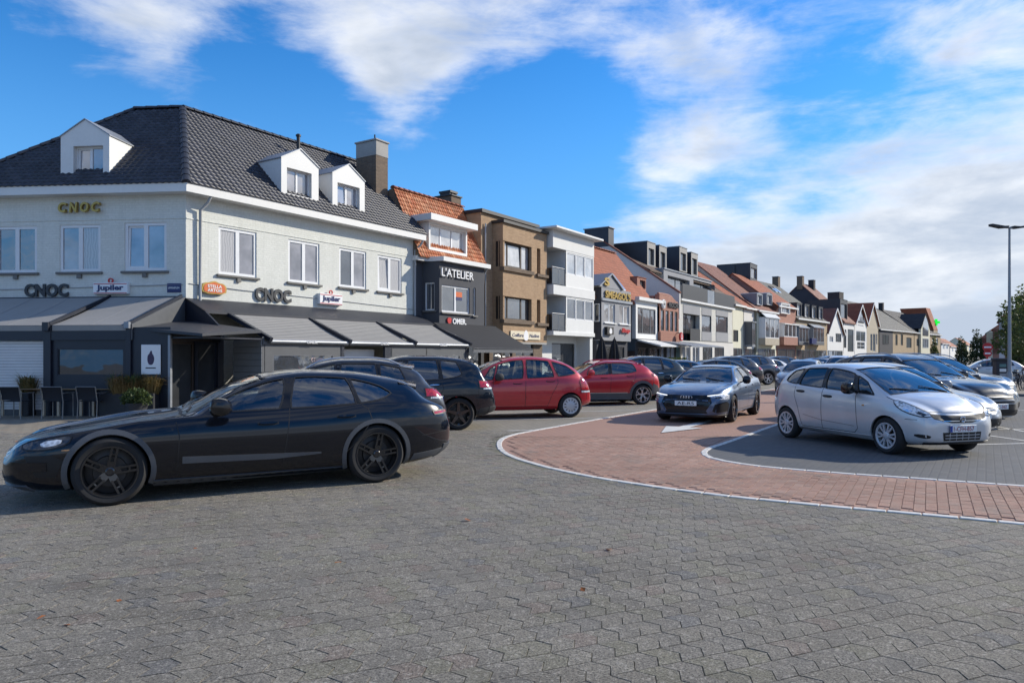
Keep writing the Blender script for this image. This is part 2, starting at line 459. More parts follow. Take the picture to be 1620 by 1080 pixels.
def raw_mesh(b, name='raw'):
    me = bpy.data.meshes.new(name); me.from_pydata(b.v, [], b.f)
    bm = bmesh.new(); bm.from_mesh(me); bmesh.ops.recalc_face_normals(bm, faces=bm.faces)
    if bm.calc_volume(signed=True) < 0: bmesh.ops.reverse_faces(bm, faces=bm.faces)
    bm.to_mesh(me); bm.free(); me.update()
    return me

def volume(me):
    bm = bmesh.new(); bm.from_mesh(me); v = bm.calc_volume(signed=True); bm.free(); return v

def boolean_cut(me, cutters):
    for c in cutters:
        v0 = volume(me); out = None
        for solver in ('EXACT', 'FAST'):
            a = bpy.data.objects.new('a', me); C.objects.link(a)
            o = bpy.data.objects.new('c', c); C.objects.link(o)
            md = a.modifiers.new('b', 'BOOLEAN'); md.object = o; md.operation = 'DIFFERENCE'; md.solver = solver
            dg = bpy.context.evaluated_depsgraph_get(); dg.update()
            out = bpy.data.meshes.new_from_object(a.evaluated_get(dg))
            bpy.data.objects.remove(a); bpy.data.objects.remove(o)
            v1 = volume(out)
            if v0 * .25 < v1 <= v0 * 1.001: break
            print('boolean retry', solver, round(v0, 3), round(v1, 3)); out = None
        if out is not None: me = out
    return me

class Surf:
    """a car's outer skin, used to lay lamps, panes, seams and trim onto it"""
    def __init__(s, me):
        s.me = me
        s.v = [v.co.copy() for v in me.vertices]; s.n = [Vector(v.normal) for v in me.vertices]
        s.p = [tuple(p.vertices) for p in me.polygons]
        s.bvh = BVHTree.FromPolygons(s.v, s.p, all_triangles=False)
    def cast(s, o, d):
        h = s.bvh.ray_cast(o, d)
        if h[0] is None: return None
        return h[0], (h[1] if h[1].dot(d) < 0 else -h[1])
    def normal_at(s, p):
        loc, n, i, dist = s.bvh.find_nearest(p)
        if i is None: return None
        from mathutils.interpolate import poly_3d_calc
        vs_ = s.p[i]
        w = poly_3d_calc([s.v[k] for k in vs_], loc); o = Vector((0, 0, 0))
        for k, q in zip(vs_, w): o += s.n[k] * q
        return o.normalized(), dist, n
    def patch(s, pts, d, off=.004, step=.07, thick=0.0, b=None, mi=0, flat=False):
        """closed outline of 3D points (seen along d) laid onto the skin, raised by off; thick adds a rim down to the skin"""
        d = Vector(d).normalized(); e1 = d.cross(Vector((0, 0, 1)))
        e1 = Vector((0, 1, 0)) if e1.length < .1 else e1.normalized()
        e2 = e1.cross(d).normalized()
        P = [Vector(p) for p in pts]; Q = [(p.dot(e1), p.dot(e2)) for p in P]
        D = []
        for i, a in enumerate(Q):
            c = Q[(i + 1) % len(Q)]; m = max(1, int(math.hypot(c[0] - a[0], c[1] - a[1]) / step + .5))
            D += [Vector((a[0] + (c[0] - a[0]) * k / m, a[1] + (c[1] - a[1]) * k / m)) for k in range(m)]
        nb = len(D); lo = (min(q[0] for q in D), min(q[1] for q in D)); hi = (max(q[0] for q in D), max(q[1] for q in D))
        G = []
        x = lo[0] + step * .5
        while x < hi[0]:
            y = lo[1] + step * .5
            while y < hi[1]: G.append(Vector((x, y))); y += step
            x += step
        edges = [(i, (i + 1) % nb) for i in range(nb)]
        vs2, es, fs, ov, oe, of = geometry.delaunay_2d_cdt(D + G, edges, [], 1, 1e-5)
        out = []; N_ = []; last = None; base = sum((p.dot(d) for p in P)) / len(P)
        hits = []
        for q in vs2:
            o = e1 * q[0] + e2 * q[1] + d * (base - 3.0); h = s.cast(o, d); hits.append(h)
        good = [h for h in hits if h]
        if not good: return b or MB()
        for q, h in zip(vs2, hits):
            if h is None:
                o = e1 * q[0] + e2 * q[1]; h = min(good, key=lambda g: ((g[0].dot(e1) - q[0]) ** 2 + (g[0].dot(e2) - q[1]) ** 2)); hp = e1 * q[0] + e2 * q[1] + d * h[0].dot(d); h = (hp, h[1])
            nn = s.normal_at(h[0])[0]
            if nn.dot(d) > -.05: nn = h[1]
            out.append(h[0] + nn * off); N_.append(nn)
        if flat:
            c = sum(out, Vector()) / len(out); nn = sum(N_, Vector()).normalized(); mx = max((p - c).dot(nn) for p in out)
            out = [p + nn * (mx - (p - c).dot(nn)) for p in out]
        b = b or MB()
        ff = []
        for f in fs:
            if (out[f[1]] - out[f[0]]).cross(out[f[2]] - out[f[0]]).dot(d) > 0: f = f[::-1]
            ff.append(tuple(f))
        vv = list(out); 
        if thick:
            cnt = {}
            for f in ff:
                for i in range(3):
                    a, c = f[i], f[(i + 1) % 3]; cnt[(a, c)] = cnt.get((a, c), 0) + 1
            for (a, c) in list(cnt):
                if (c, a) not in cnt:
                    k = len(vv); vv += [out[a] - N_[a] * thick, out[c] - N_[c] * thick]; ff.append((a, k, k + 1, c))
        return b.add(vv, ff, mi)
    def strip(s, path, d, w=.008, off=.0015, b=None, step=.05, mi=0):
        d = Vector(d).normalized(); b = b or MB(); P = []
        for i in range(len(path) - 1):
            a, c = Vector(path[i]), Vector(path[i + 1]); m = max(1, int((c - a).length / step))
            P += [a + (c - a) * k / m for k in range(m)]
        P.append(Vector(path[-1])); L_, R_ = [], []
        for i, p in enumerate(P):
            h = s.cast(p - d * 3, d)
            if h is None: continue
            t = (P[min(i + 1, len(P) - 1)] - P[max(i - 1, 0)]).normalized(); n = s.normal_at(h[0])[0]
            if n.dot(d) > -.05: n = h[1]
            e = n.cross(t).normalized(); q = h[0] + n * off
            L_.append(q + e * w / 2); R_.append(q - e * w / 2)
        k = len(L_)
        if k < 2: return b
        fs = [(i, k + i, k + i + 1, i + 1) for i in range(k - 1)]
        return b.add(L_ + R_, fs, mi)

SIDE = lambda sg: (0, -sg, 0)
def wheel_parts(r, w, style, rim_mat, n=36, ratio=.70):
    rr = r * ratio; h = w / 2
    ty = MB().lathe([(rr - .012, -h + .02), (rr, -h), (r - .04, -h - .006), (r - .014, -h * .86), (r, -h * .62), (r, h * .62), (r - .014, h * .86), (r - .04, h + .006), (rr + .006, h), (rr - .004, h - .006)], n, 'y')
    rim = MB().lathe([(rr, h - .004), (rr + .004, h + .003), (rr - .012, h + .002), (rr - .02, h - .03), (rr - .03, -h + .02)], n, 'y')
    hub = MB().lathe([(.001, h - .075), (.6 * rr, h - .078), (.62 * rr, h - .09), (.62 * rr, h - .11), (rr - .03, h - .125)], n, 'y')
    def spoke(a, r0, r1, w0, w1, y0, y1, th=.03, sk=0.0):
        c, s_ = math.cos(a), math.sin(a); c1, s1 = math.cos(a + sk), math.sin(a + sk)
        def P(rad, t, y, cc, ss): return (rad * cc - t * ss, y, rad * ss + t * cc)
        top = [P(r0, -w0 / 2, y0, c, s_), P(r0, w0 / 2, y0, c, s_), P(r1, w1 / 2, y1, c1, s1), P(r1, -w1 / 2, y1, c1, s1)]
        rim.prism(top, (0, -th, 0))
    yh, yo = h - .02, h - .008
    cap = rr * .17
    if style == 'double5':
        for k in range(5):
            a = 2 * math.pi * k / 5 + .5
            spoke(a, cap * .7, rr * .40, .075, .085, yh - .01, yh)
            for sg in (-1, 1): spoke(a + sg * math.atan2(.028, rr * .36), rr * .36, rr - .010, .022, .024, yh, yo - .002, .03, sg * (.10 - math.atan2(.028, rr * .36)))
            spoke(a, rr * .66, rr * .72, .055, .06, yo - .012, yo - .010, .02)
    elif style == 'five':
        for k in range(5): spoke(2 * math.pi * k / 5 + .3, cap * .6, rr - .012, .085, .045, yh, yo - .005)
        for k in range(5): spoke(2 * math.pi * k / 5 + .3 + .63, rr * .8, rr - .012, .02, .08, yo - .02, yo - .01)
    elif style == 'hubcap':
        rim.lathe([(.001, h + .004), (cap * 1.6, h + .006), (rr * .5, h + .002), (rr * .56, h - .004)], n, 'y')
        for k in range(12): spoke(2 * math.pi * k / 12, rr * .5, rr - .01, .045, .066, h, h - .006, .02)
        rim.lathe([(rr * .84, h - .004), (rr * .9, h + .002), (rr - .006, h)], n, 'y')
    elif style == 'six':
        rim.lathe([(.001, h + .0), (cap * 1.3, h + .002), (rr * .30, h - .006), (rr * .34, h - .02)], n, 'y')
        for k in range(6):
            for sg in (-1, 1): spoke(2 * math.pi * k / 6 + sg * .13, rr * .25, rr - .01, .028, .034, h - .004, h - .004, .03, sg * .09)
        rim.lathe([(rr * .86, h - .008), (rr * .92, h), (rr - .006, h)], n, 'y')
    elif style == 'y5':
        for k in range(5):
            a = 2 * math.pi * k / 5 + .2
            spoke(a, cap * .6, rr * .62, .06, .05, yh, yo)
            spoke(a - .04, rr * .55, rr - .012, .04, .035, yo - .002, yo - .004, .03, -.22); spoke(a + .04, rr * .55, rr - .012, .04, .03, yo - .002, yo - .004, .03, .30)
    else:
        for k in range(10): spoke(2 * math.pi * k / 10, cap * .6, rr - .012, .036, .03, yh, yo - .004)
    rim.lathe([(.001, yh + .012), (cap * .75, yh + .012), (cap, yh + .002), (cap * 1.05, yh - .03)], 20, 'y')
    me_t = ty.mesh('tyre', 'tyre', 35); me_r = rim.mesh('rim', rim_mat, 35); me_h = hub.mesh('wheel', 'brake_iron', 35)
    return me_h, me_t, me_r

def ring_pts(cx, cz, r0, r1, a0, a1, n=26, sx0=1.0):
    o = []
    for k in range(n + 1):
        a = R(a0 + (a1 - a0) * k / n); o.append((cx + r1 * math.cos(a), cz + r1 * math.sin(a)))
    for k in range(n, -1, -1):
        a = R(a0 + (a1 - a0) * k / n); o.append((cx + r0 * math.cos(a), cz + r0 * math.sin(a)))
    return o

def make_car(S, name, label, group=None):
    """build one car with its parts round the thing's origin (on the ground, under the car's middle)"""
    L, W, r = S['L'], S['W'], S['r']; hw = W / 2
    hk = S.get('squash', 1.0); sq_ = lambda P: [(a, z if z < .9 else .9 + (z - .9) * hk) for a, z in P]
    for k in ('zt', 'zs', 'zl', 'zu'):
        if k in S: S[k] = sq_(S[k])
    for k in ('zt', 'zs', 'zb', 'wt'): S['f_' + k] = pchip(S[k])
    zt, zs, wt = S['f_zt'], S['f_zs'], S['f_wt']; crown = S.get('crown', .05)
    skin = raw_mesh(body_loft(S))
    if 'short' in S:
        for v in skin.vertices:
            if v.co.x < S['xf']: v.co.x = S['xf'] - (S['xf'] - v.co.x) * S['short']
        skin.update()
    sf = Surf(skin)
    root = thing(name, label, 'car', group=group)
    def put(nm, mb, mats, parent=root, smooth=40, **kw):
        if not mb.f: return None
        mb.v = [(p[0] - L / 2, p[1], p[2]) for p in mb.v]
        return mb.build(nm, mats, parent, smooth, **kw)
    # ---- openings
    ra = S.get('arch', r + .045); xf, xr = S['xf'], S['xr']
    cut = MB(); tyw = S.get('tyw', .22)
    wells = []
    for xa in (xf, xr):
        for sg in (-1, 1):
            y0, y1 = sg * (hw - .40), sg * (hw + .3)
            pr = [(xa + ra * math.cos(a), y0, max(.0, r + .0 + ra * math.sin(a))) for a in [R(-60 + 300 * k / 40) for k in range(41)]]
            b = MB().prism(pr, (0, y1 - y0, 0)); wells.append(b)
    allw = MB()
    for b in wells: allw.add(b.v, b.f)
    cutters = [raw_mesh(allw)]
    xc, xw1, xb0, xb1 = S['ws0'], S['ws1'], S['rw0'], S['rw1']      # windscreen foot and head, rear window head and foot
    cab = body_loft(S, .05, S.get('cab0', xc + .08), S.get('cab1', L - .32), S.get('floor', .48), 34)
    cutters.append(raw_mesh(cab))
    # windscreen and rear window outlines in front view
    def screen(xa, xb, m=.05):
        o = []
        for k in range(8):
            x = xa + (xb - xa) * k / 7; z = zt(x) - crown; o.append((wt(x) * hw - m, z + .012))
        top = [(y, z) for y, z in o]
        zlo, zhi = zt(xa), zt(xb)
        bot = [(o[0][0] * q, o[0][1] + (zlo - o[0][1]) * (1 - q * q) * .9) for q in (-.9, -.5, 0, .5, .9)]
        up = [(o[-1][0] * q, o[-1][1] + (zhi - o[-1][1]) * (1 - q * q) * .9 - .005) for q in (.9, .5, 0, -.5, -.9)]
        return bot + top + up + [(-y, z) for y, z in top[::-1]]
    wsp = screen(xc + .03, xw1 - .02); rwp = screen(xb1 - .03, xb0 + .02, S.get('rwm', .07))
    cw = MB().prism([(xc - .35, y, z) for y, z in wsp], (xw1 + .06 - xc + .35, 0, 0)); cutters.append(raw_mesh(cw))
    if not S.get('solid_rear'):
        cw = MB().prism([(xb1 + .35, y, z) for y, z in rwp], (xb0 - .06 - xb1 - .35, 0, 0)); cutters.append(raw_mesh(cw))
    # side windows between the belt line and the roof rail
    zl = pchip(S['zl']) if 'zl' in S else (lambda x: zs(x) + .03)
    zu = pchip(S['zu']) if 'zu' in S else (lambda x: zt(x) - crown - .035)
    wins = []
    for (x0, x1, l0, l1) in S['win']:
        lo = []; hi = []
        for k in range(11):
            q = k / 10
            x = x0 + (x1 - x0) * q; a, c = zl(x), zu(x + l0 + (l1 - l0) * q)
            if c - a < .012: c = a + .012
            lo.append((x, a)); hi.append((x + (l0 + (l1 - l0) * q), c))
        poly = lo + hi[::-1]
        # drop the sliver corners, round the rest a little
        wins.append(chaikin(poly, 1))
    for w in wins:
        cw = MB().prism([(x, -hw - .3, z) for x, z in w], (0, 2 * hw + .6, 0)); cutters.append(raw_mesh(cw))
    me = boolean_cut(skin.copy(), cutters)
    # ---- skin keeps its smooth shading, the cut faces are dark lining
    me.materials.clear(); me.materials.append(M(S['paint'])); me.materials.append(M('cabin'))
    mi = []; nl = [(0, 0, 0)] * len(me.loops)
    vd = {}
    for v in me.vertices:
        vd[v.index] = sf.normal_at(v.co)
    for p in me.polygons:
        c = p.center; q = sf.normal_at(c); out = q[1] < .006 and q[2].dot(p.normal) > .5
        mi.append(0 if out else 1)
        for li in p.loop_indices:
            nl[li] = vd[me.loops[li].vertex_index][0] if out and vd[me.loops[li].vertex_index][1] < .004 else p.normal
    me.polygons.foreach_set('material_index', mi)
    me.polygons.foreach_set('use_smooth', [True] * len(me.polygons))
    me.normals_split_custom_set([tuple(n) for n in nl])
    me.transform(Matrix.Translation((-L / 2, 0, 0)))
    body = link('body', me, root)
    # ---- glass
    gl_f, gl_r = S.get('glass', ('car_glass', 'car_glass'))
    # split_b: windows behind this index are darker
    nb = S.get('tint_from', 99)
    o = put('windscreen', sf.patch([(xc, y, z) for y, z in wsp], (1, 0, 0), -.006, .09), 'car_glass')
    if not S.get('solid_rear'): put('rear_window', sf.patch([(xb1, y, z) for y, z in rwp], (-1, 0, 0), -.006, .09), gl_r)
    tr = S.get('trim', 'dark_trim')
    for sg in (1, -1):
        for i, w in enumerate(wins):
            g = put('side_window', sf.patch([(x, sg * hw, z) for x, z in w], SIDE(sg), -.007, .1), 'car_glass_tinted' if i >= nb else gl_f)
            put('window_seal', sf.strip([(x, sg * hw, z) for x, z in w + w[:1]], SIDE(sg), .022, .003), tr, g, None)
        b = MB()
        for i in range(len(wins) - 1):
            b = MB()
            a, c = S['win'][i], S['win'][i + 1]
            x0, x1 = a[1], c[0]
            if x1 - x0 > .2: continue
            q = [(x0, zl(x0)), (x1, zl(x1)), (x1 + c[2], zu(x1 + c[2])), (x0 + a[3], zu(x0 + a[3]))]
            if S.get('pillar', True): put('pillar_trim', sf.patch([(x, sg * hw, z) for x, z in q], SIDE(sg), .003, .1), S.get('pillar_mat', 'gloss_black'))
    b = sf.strip([(xc, y, z) for y, z in wsp + wsp[:1]], (1, 0, 0), .035, .002)
    put('windscreen_seal', b, 'dark_trim')
    # ---- arches, sills, seams
    am = S.get('arch_mat', S['paint']); aw = S.get('arch_w', .022)
    for sg in (1, -1):
        for xa in (xf, xr):
            put('wheel_arch', sf.patch([(x, sg * hw, z) for x, z in ring_pts(xa, r, ra - .004, ra + aw, S.get('arch_a0', -18), S.get('arch_a1', 198))], SIDE(sg), .008 if aw > .03 else .004, .06, .03), am)
        if 'sill' in S:
            z0, z1, sm = S['sill']
            put('sill', sf.patch([(xf + ra + .02, sg * hw, z0), (xr - ra - .02, sg * hw, z0), (xr - ra - .02, sg * hw, z1), (xf + ra + .02, sg * hw, z1)], SIDE(sg), .012, .12, .03), sm)
        for ln in S.get('seams', []): put('door_seam', sf.strip([(x, sg * hw, z) for x, z in ln], SIDE(sg), .011, .0015), 'dark_trim')
        for (x, z, ln, mt) in S.get('handles', []):
            q = chaikin([(x - .02, z - .03), (x + ln + .02, z - .024), (x + ln + .02, z + .022), (x - .02, z + .018)], 1)
            put('handle_recess_shade', sf.patch([(a, sg * hw, c) for a, c in q], SIDE(sg), .002, .05), 'dark_trim')  # flat dark patch paints the shade of a hollow behind the handle
            q = chaikin([(x, z - .014), (x + ln, z - .008), (x + ln, z + .016), (x, z + .012)], 1)
            put('door_handle', sf.patch([(a, sg * hw, c) for a, c in q], SIDE(sg), .028, .05, .03), mt)
        if 'mirror' in S:
            x, z, mm = S['mirror']; yb = hw - .06
            q = chaikin(chaikin([(0, -.10), (.0, .09), (.09, .115), (.21, .085), (.25, -.04), (.16, -.10)], 1), 1)
            b = MB()
            ks = [(.0, .55), (.03, .9), (.10, 1.0), (.17, .93), (.205, .6)]
            rows = [[(x + (u - .06) * k + .06 - t * .22, sg * (yb + .055 + t * .9), z + .065 + (v - 0) * k) for u, v in q] for t, k in ks]
            n = len(q); vs_ = [p for r_ in rows for p in r_]; fs = []
            for i in range(len(rows) - 1):
                for j in range(n):
                    f = (i * n + j, i * n + (j + 1) % n, (i + 1) * n + (j + 1) % n, (i + 1) * n + j); fs.append(f)
            fs += [tuple(range(n)), tuple(range((len(rows) - 1) * n, len(rows) * n))]
            b.add(vs_, fs); b.bar((x + .06, sg * (yb - .02), z - .01), (x + .05, sg * (yb + .10), z + .04), .05, .03)
            put('side_mirror', b, mm, fix=True)
    for (nm, mt, view, pts, off, th) in S.get('patches', []):
        pts = [tuple(p) for p in pts]
        if view == 'S':
            for sg in (1, -1): put(nm, sf.patch([(x, sg * hw, z) for x, z in pts], SIDE(sg), off, .05, th), mt)
        elif view in ('F', 'B'):
            dd = 1 if view == 'F' else -1
            put(nm, sf.patch([(0 if dd > 0 else L, y, z) for y, z in pts], (dd, 0, 0), off, .05, th), mt)
        elif view in ('F2', 'B2'):
            dd = 1 if view == 'F2' else -1
            for sg in (1, -1): put(nm, sf.patch([(0 if dd > 0 else L, sg * y, z) for y, z in pts], (dd, 0, 0), off, .04, th), mt)
        elif view in ('DF', 'DB'):                                       # three-quarter: points (x, y, z)
            dd = 1 if view == 'DF' else -1
            for sg in (1, -1):
                o = put(nm, sf.patch([(x, sg * y, z) for x, y, z in pts], (dd * .72, -sg * .69, 0), off, .04, th), mt)
                if o and nm in ('headlight', 'tail_light'): put('lamp_seal', sf.strip([(x, sg * y, z) for x, y, z in pts + pts[:1]], (dd * .72, -sg * .69, 0), .016, off + .003), 'dark_trim', o, None)
        elif view == 'SS':                                                 # a line along both sides
            for sg in (1, -1): put(nm, sf.strip([(x, sg * hw, z) for x, z in pts], SIDE(sg), off, th), mt)
        elif view == 'FS': put(nm, sf.strip([(0, y, z) for y, z in pts], (1, 0, 0), off, th), mt)
        elif view == 'BS': put(nm, sf.strip([(L, y, z) for y, z in pts], (-1, 0, 0), off, th), mt)
        elif view == 'TS': 
            for sg in (1, -1): put(nm, sf.strip([(x, sg * y, 2) for x, y in pts], (0, 0, -1), off, th), mt)
    # ---- number plates
    for (end, z, txt, pm, yy) in S.get('plates', []):
        dd = 1 if end == 'F' else -1; x0 = 0 if dd > 0 else L
        h = sf.cast(Vector((x0 - dd * 2, yy, z)), Vector((dd, 0, 0)))
        if h is None: continue
        x = h[0].x - dd * .022
        p = put('number_plate', MB().box(x - .008, x + .008, yy - .26, yy + .26, z - .056, z + .056), pm, bevel=.004, smooth=None)
        q = lettering(txt, p, (x - dd * .0085 - L / 2, yy, z), (.40, .07), 'plate_red' if S.get('red_ink', True) else 'ink', .002, 'plate_characters', rot=-dd * math.pi / 2, bold=.005)
        if S.get('eu', True): put('plate_band', MB().box(x - .0095, x + .0095, yy + dd * .26, yy + dd * .225, z - .05, z + .05), 'plate_blue', p, None)
    # ---- roof rails, aerial, wipers
    if 'rails' in S:
        x0, x1, rm = S['rails']
        for sg in (1, -1):
            pth = []
            for k in range(9):
                x = x0 + (x1 - x0) * k / 8; e = .0 if k in (0, 8) else .045
                pth.append((x, sg * (wt(x) * hw - .03), zt(x) - crown * .8 + .012 + e))
            put('roof_rail', MB().tube(pth, .016, 8), rm)
    if S.get('aerial'):
        x = S['aerial']; put('aerial', MB().prism([(x, -.01, zt(x) - .01), (x + .16, -.01, zt(x + .16) - .01), (x + .15, -.01, zt(x) + .05), (x + .11, -.01, zt(x) + .055)], (0, .02, 0)), S['paint'], smooth=None)
    for k in range(2):
        y0 = (.05, -.55)[k]; a = Vector((xc + .02, y0, zt(xc) - .02 + .0)); pts = []
        for q in range(5):
            x = xc + .05 + .02 * q; y = y0 + .12 * q + .02
            h = sf.cast(Vector((x - 2, y, zt(xc + .05 + .012 * q) - .01)), Vector((1, 0, 0)))
            pts.append((xc + .05 + .03 * q, y, zt(xc + .05 + .03 * q) - crown * (y / (wt(xc) * hw)) ** 2 + .012))
        put('wiper', MB().tube(pts, .009, 5), 'dark_trim')
    # ---- cabin
    fl = S.get('floor', .48); xs_ = S.get('seat', xc + 1.15)
    def seat(x, y, w):
        b = MB()
        b.box(x - .48, x + .02, y - w / 2, y + w / 2, fl - .03, fl + .14)
        b.prism([(x - .02, y - w / 2, fl + .08), (x + .13, y - w / 2, fl + .06), (x + .30, y - w / 2, fl + .58), (x + .20, y - w / 2, fl + .60)], (0, w, 0))
        for yy in ([y] if w < .7 else [y - w * .32, y + w * .32]):
            b.prism([(x + .24, yy - .12, fl + .63), (x + .33, yy - .12, fl + .62), (x + .36, yy - .12, fl + .80), (x + .28, yy - .12, fl + .81)], (0, .24, 0))
            b.box(x + .26, x + .28, yy - .05, yy + .05, fl + .57, fl + .66)
        return b
    put('seat', seat(xs_, .36, .48), 'seat_cloth', bevel=.02); put('seat', seat(xs_, -.36, .48), 'seat_cloth', bevel=.02)
    put('rear_seat', seat(xs_ + .88, 0, 1.22), 'seat_cloth', bevel=.02)
    x = S.get('cab0', xc + .08)
    zd = zt(xc) - .06
    put('dashboard', MB().prism([(x + .0, -hw * .8, zd - .12), (x + .02, -hw * .8, zd - .03), (x + .22, -hw * .8, zd), (x + .42, -hw * .8, zd - .05), (x + .45, -hw * .8, zd - .18), (x + .3, -hw * .8, fl)], (0, hw * 1.6, 0)), 'cabin', bevel=.015)
    st = MB(); cc = Vector((x + .56, S.get('wheel_side', -.36), zd - .04))
    pth = [cc + Vector((math.sin(a) * .06, math.cos(a) * .17, math.sin(a) * .16)) for a in [2 * math.pi * k / 14 for k in range(15)]]
    st.tube(pth, .013, 6, cap=False); st.bar(cc, cc + Vector((-.16, 0, -.05)), .05, .05); st.bar(cc + Vector((0, -.16, 0)), cc + Vector((0, .16, 0)), .03, .02)
    put('steering_wheel', st, 'cabin')
    # ---- wheels
    mh, mt, mr = wheel_parts(r, tyw, S['wheel'], S.get('rim', 'alloy'), ratio=S.get('ratio', .70))
    for xa in (xf, xr):
        for sg in (1, -1):
            h = link('wheel', mh, root); h.location = (xa - L / 2, sg * (hw - tyw / 2 - S.get('inset', .018)), r); h.rotation_euler = (0, 0, 0 if sg > 0 else math.pi)
            link('tyre', mt, h); link('rim', mr, h)
            if S.get('steer') and xa == xf: h.rotation_euler[2] += S['steer']
    for f in S.get('extra', []): f(S, sf, put, root)
    bpy.data.meshes.remove(skin)
    return root

def heading(o, x, y, hx, hy, z=0.0):
    o.location = (x, y, z); o.rotation_euler = (0, 0, math.atan2(-hy, -hx)); return o

# ------------------------------------------------------------------ car types
WT = lambda xc, xw, xr1, xt, L, a=.80, b=.62, c=.60, d=.72: [(0, .40), (.4, .62), (xc, a), (xw, b), (xr1, c), (xt, d), (L, .62)]
def rect(y0, y1, z0, z1): return [(y0, z0), (y1, z0), (y1, z1), (y0, z1)]

def spoiler(x0, x1, w, lift=.02, mat=None, drop=.035):
    def f(S, sf, put, root):
        zt = S['f_zt']; b = MB()
        rows = []
        for k in range(9):
            y = w * (k / 4 - 1); e = 1 - (abs(k / 4 - 1)) ** 3 * .35
            za = zt(x0) - S.get('crown', .05) * (y / (S['f_wt'](x0) * S['W'] / 2)) ** 2
            z1 = za + (zt(x1) - zt(x0)) * .35 + lift
            xe = x0 + (x1 - x0) * e
            rows.append([(x0 - .03, y, za + .004), (xe, y, z1), (xe + .004, y, z1 - drop * .6), (xe - .06, y, z1 - drop), (x0, y, za - .05)])
        n = 5; vs_ = [p for r_ in rows for p in r_]; fs = [(i * n + j, (i + 1) * n + j, (i + 1) * n + (j + 1) % n, i * n + (j + 1) % n) for i in range(8) for j in range(n)]
        fs += [tuple(range(n)), tuple(range(8 * n, 9 * n))]
        put('spoiler', b.add(vs_, fs), mat or S['paint'], fix=True)
    return f

def badge_ring(z, rr, n, gap, mat='chrome', d=1):
    """interlocking rings on the nose"""
    def f(S, sf, put, root):
        b = MB()
        h = sf.cast(Vector((-2, 0, z)), Vector((1, 0, 0))); x = h[0].x - .02
        for k in range(n):
            y = (k - (n - 1) / 2) * gap
            b.tube([(x, y + rr * math.cos(a), z + rr * math.sin(a)) for a in [2 * math.pi * q / 18 for q in range(19)]], rr * .13, 6, cap=False)
        put('emblem', b, mat)
    return f
def badge_h(z, w=.09, h_=.075):
    def f(S, sf, put, root):
        b = MB(); h = sf.cast(Vector((-2, 0, z)), Vector((1, 0, 0))); x = h[0].x - .02
        c = chaikin([(-w / 2, -h_ / 2), (w / 2, -h_ / 2), (w / 2 * 1.1, h_ / 2), (-w / 2 * 1.1, h_ / 2)], 2)
        b.tube([(x, y, z + q) for y, q in c + c[:1]], .006, 6, cap=False)
        b.bar((x, -w * .24, z - h_ * .38), (x, -w * .34, z + h_ * .4), .012); b.bar((x, w * .24, z - h_ * .38), (x, w * .34, z + h_ * .4), .012); b.bar((x, -w * .28, z), (x, w * .28, z), .012)
        put('emblem', b, 'chrome')
    return f
def bars(view, y0, y1, zs_, w, off, mat, name='grille_bar'):
    return [(name, mat, 'FS' if view == 'F' else 'BS', [(y0, z), (y0 * .5, z), (0, z), (y1 * .5, z), (y1, z)], w, off) for z in zs_]

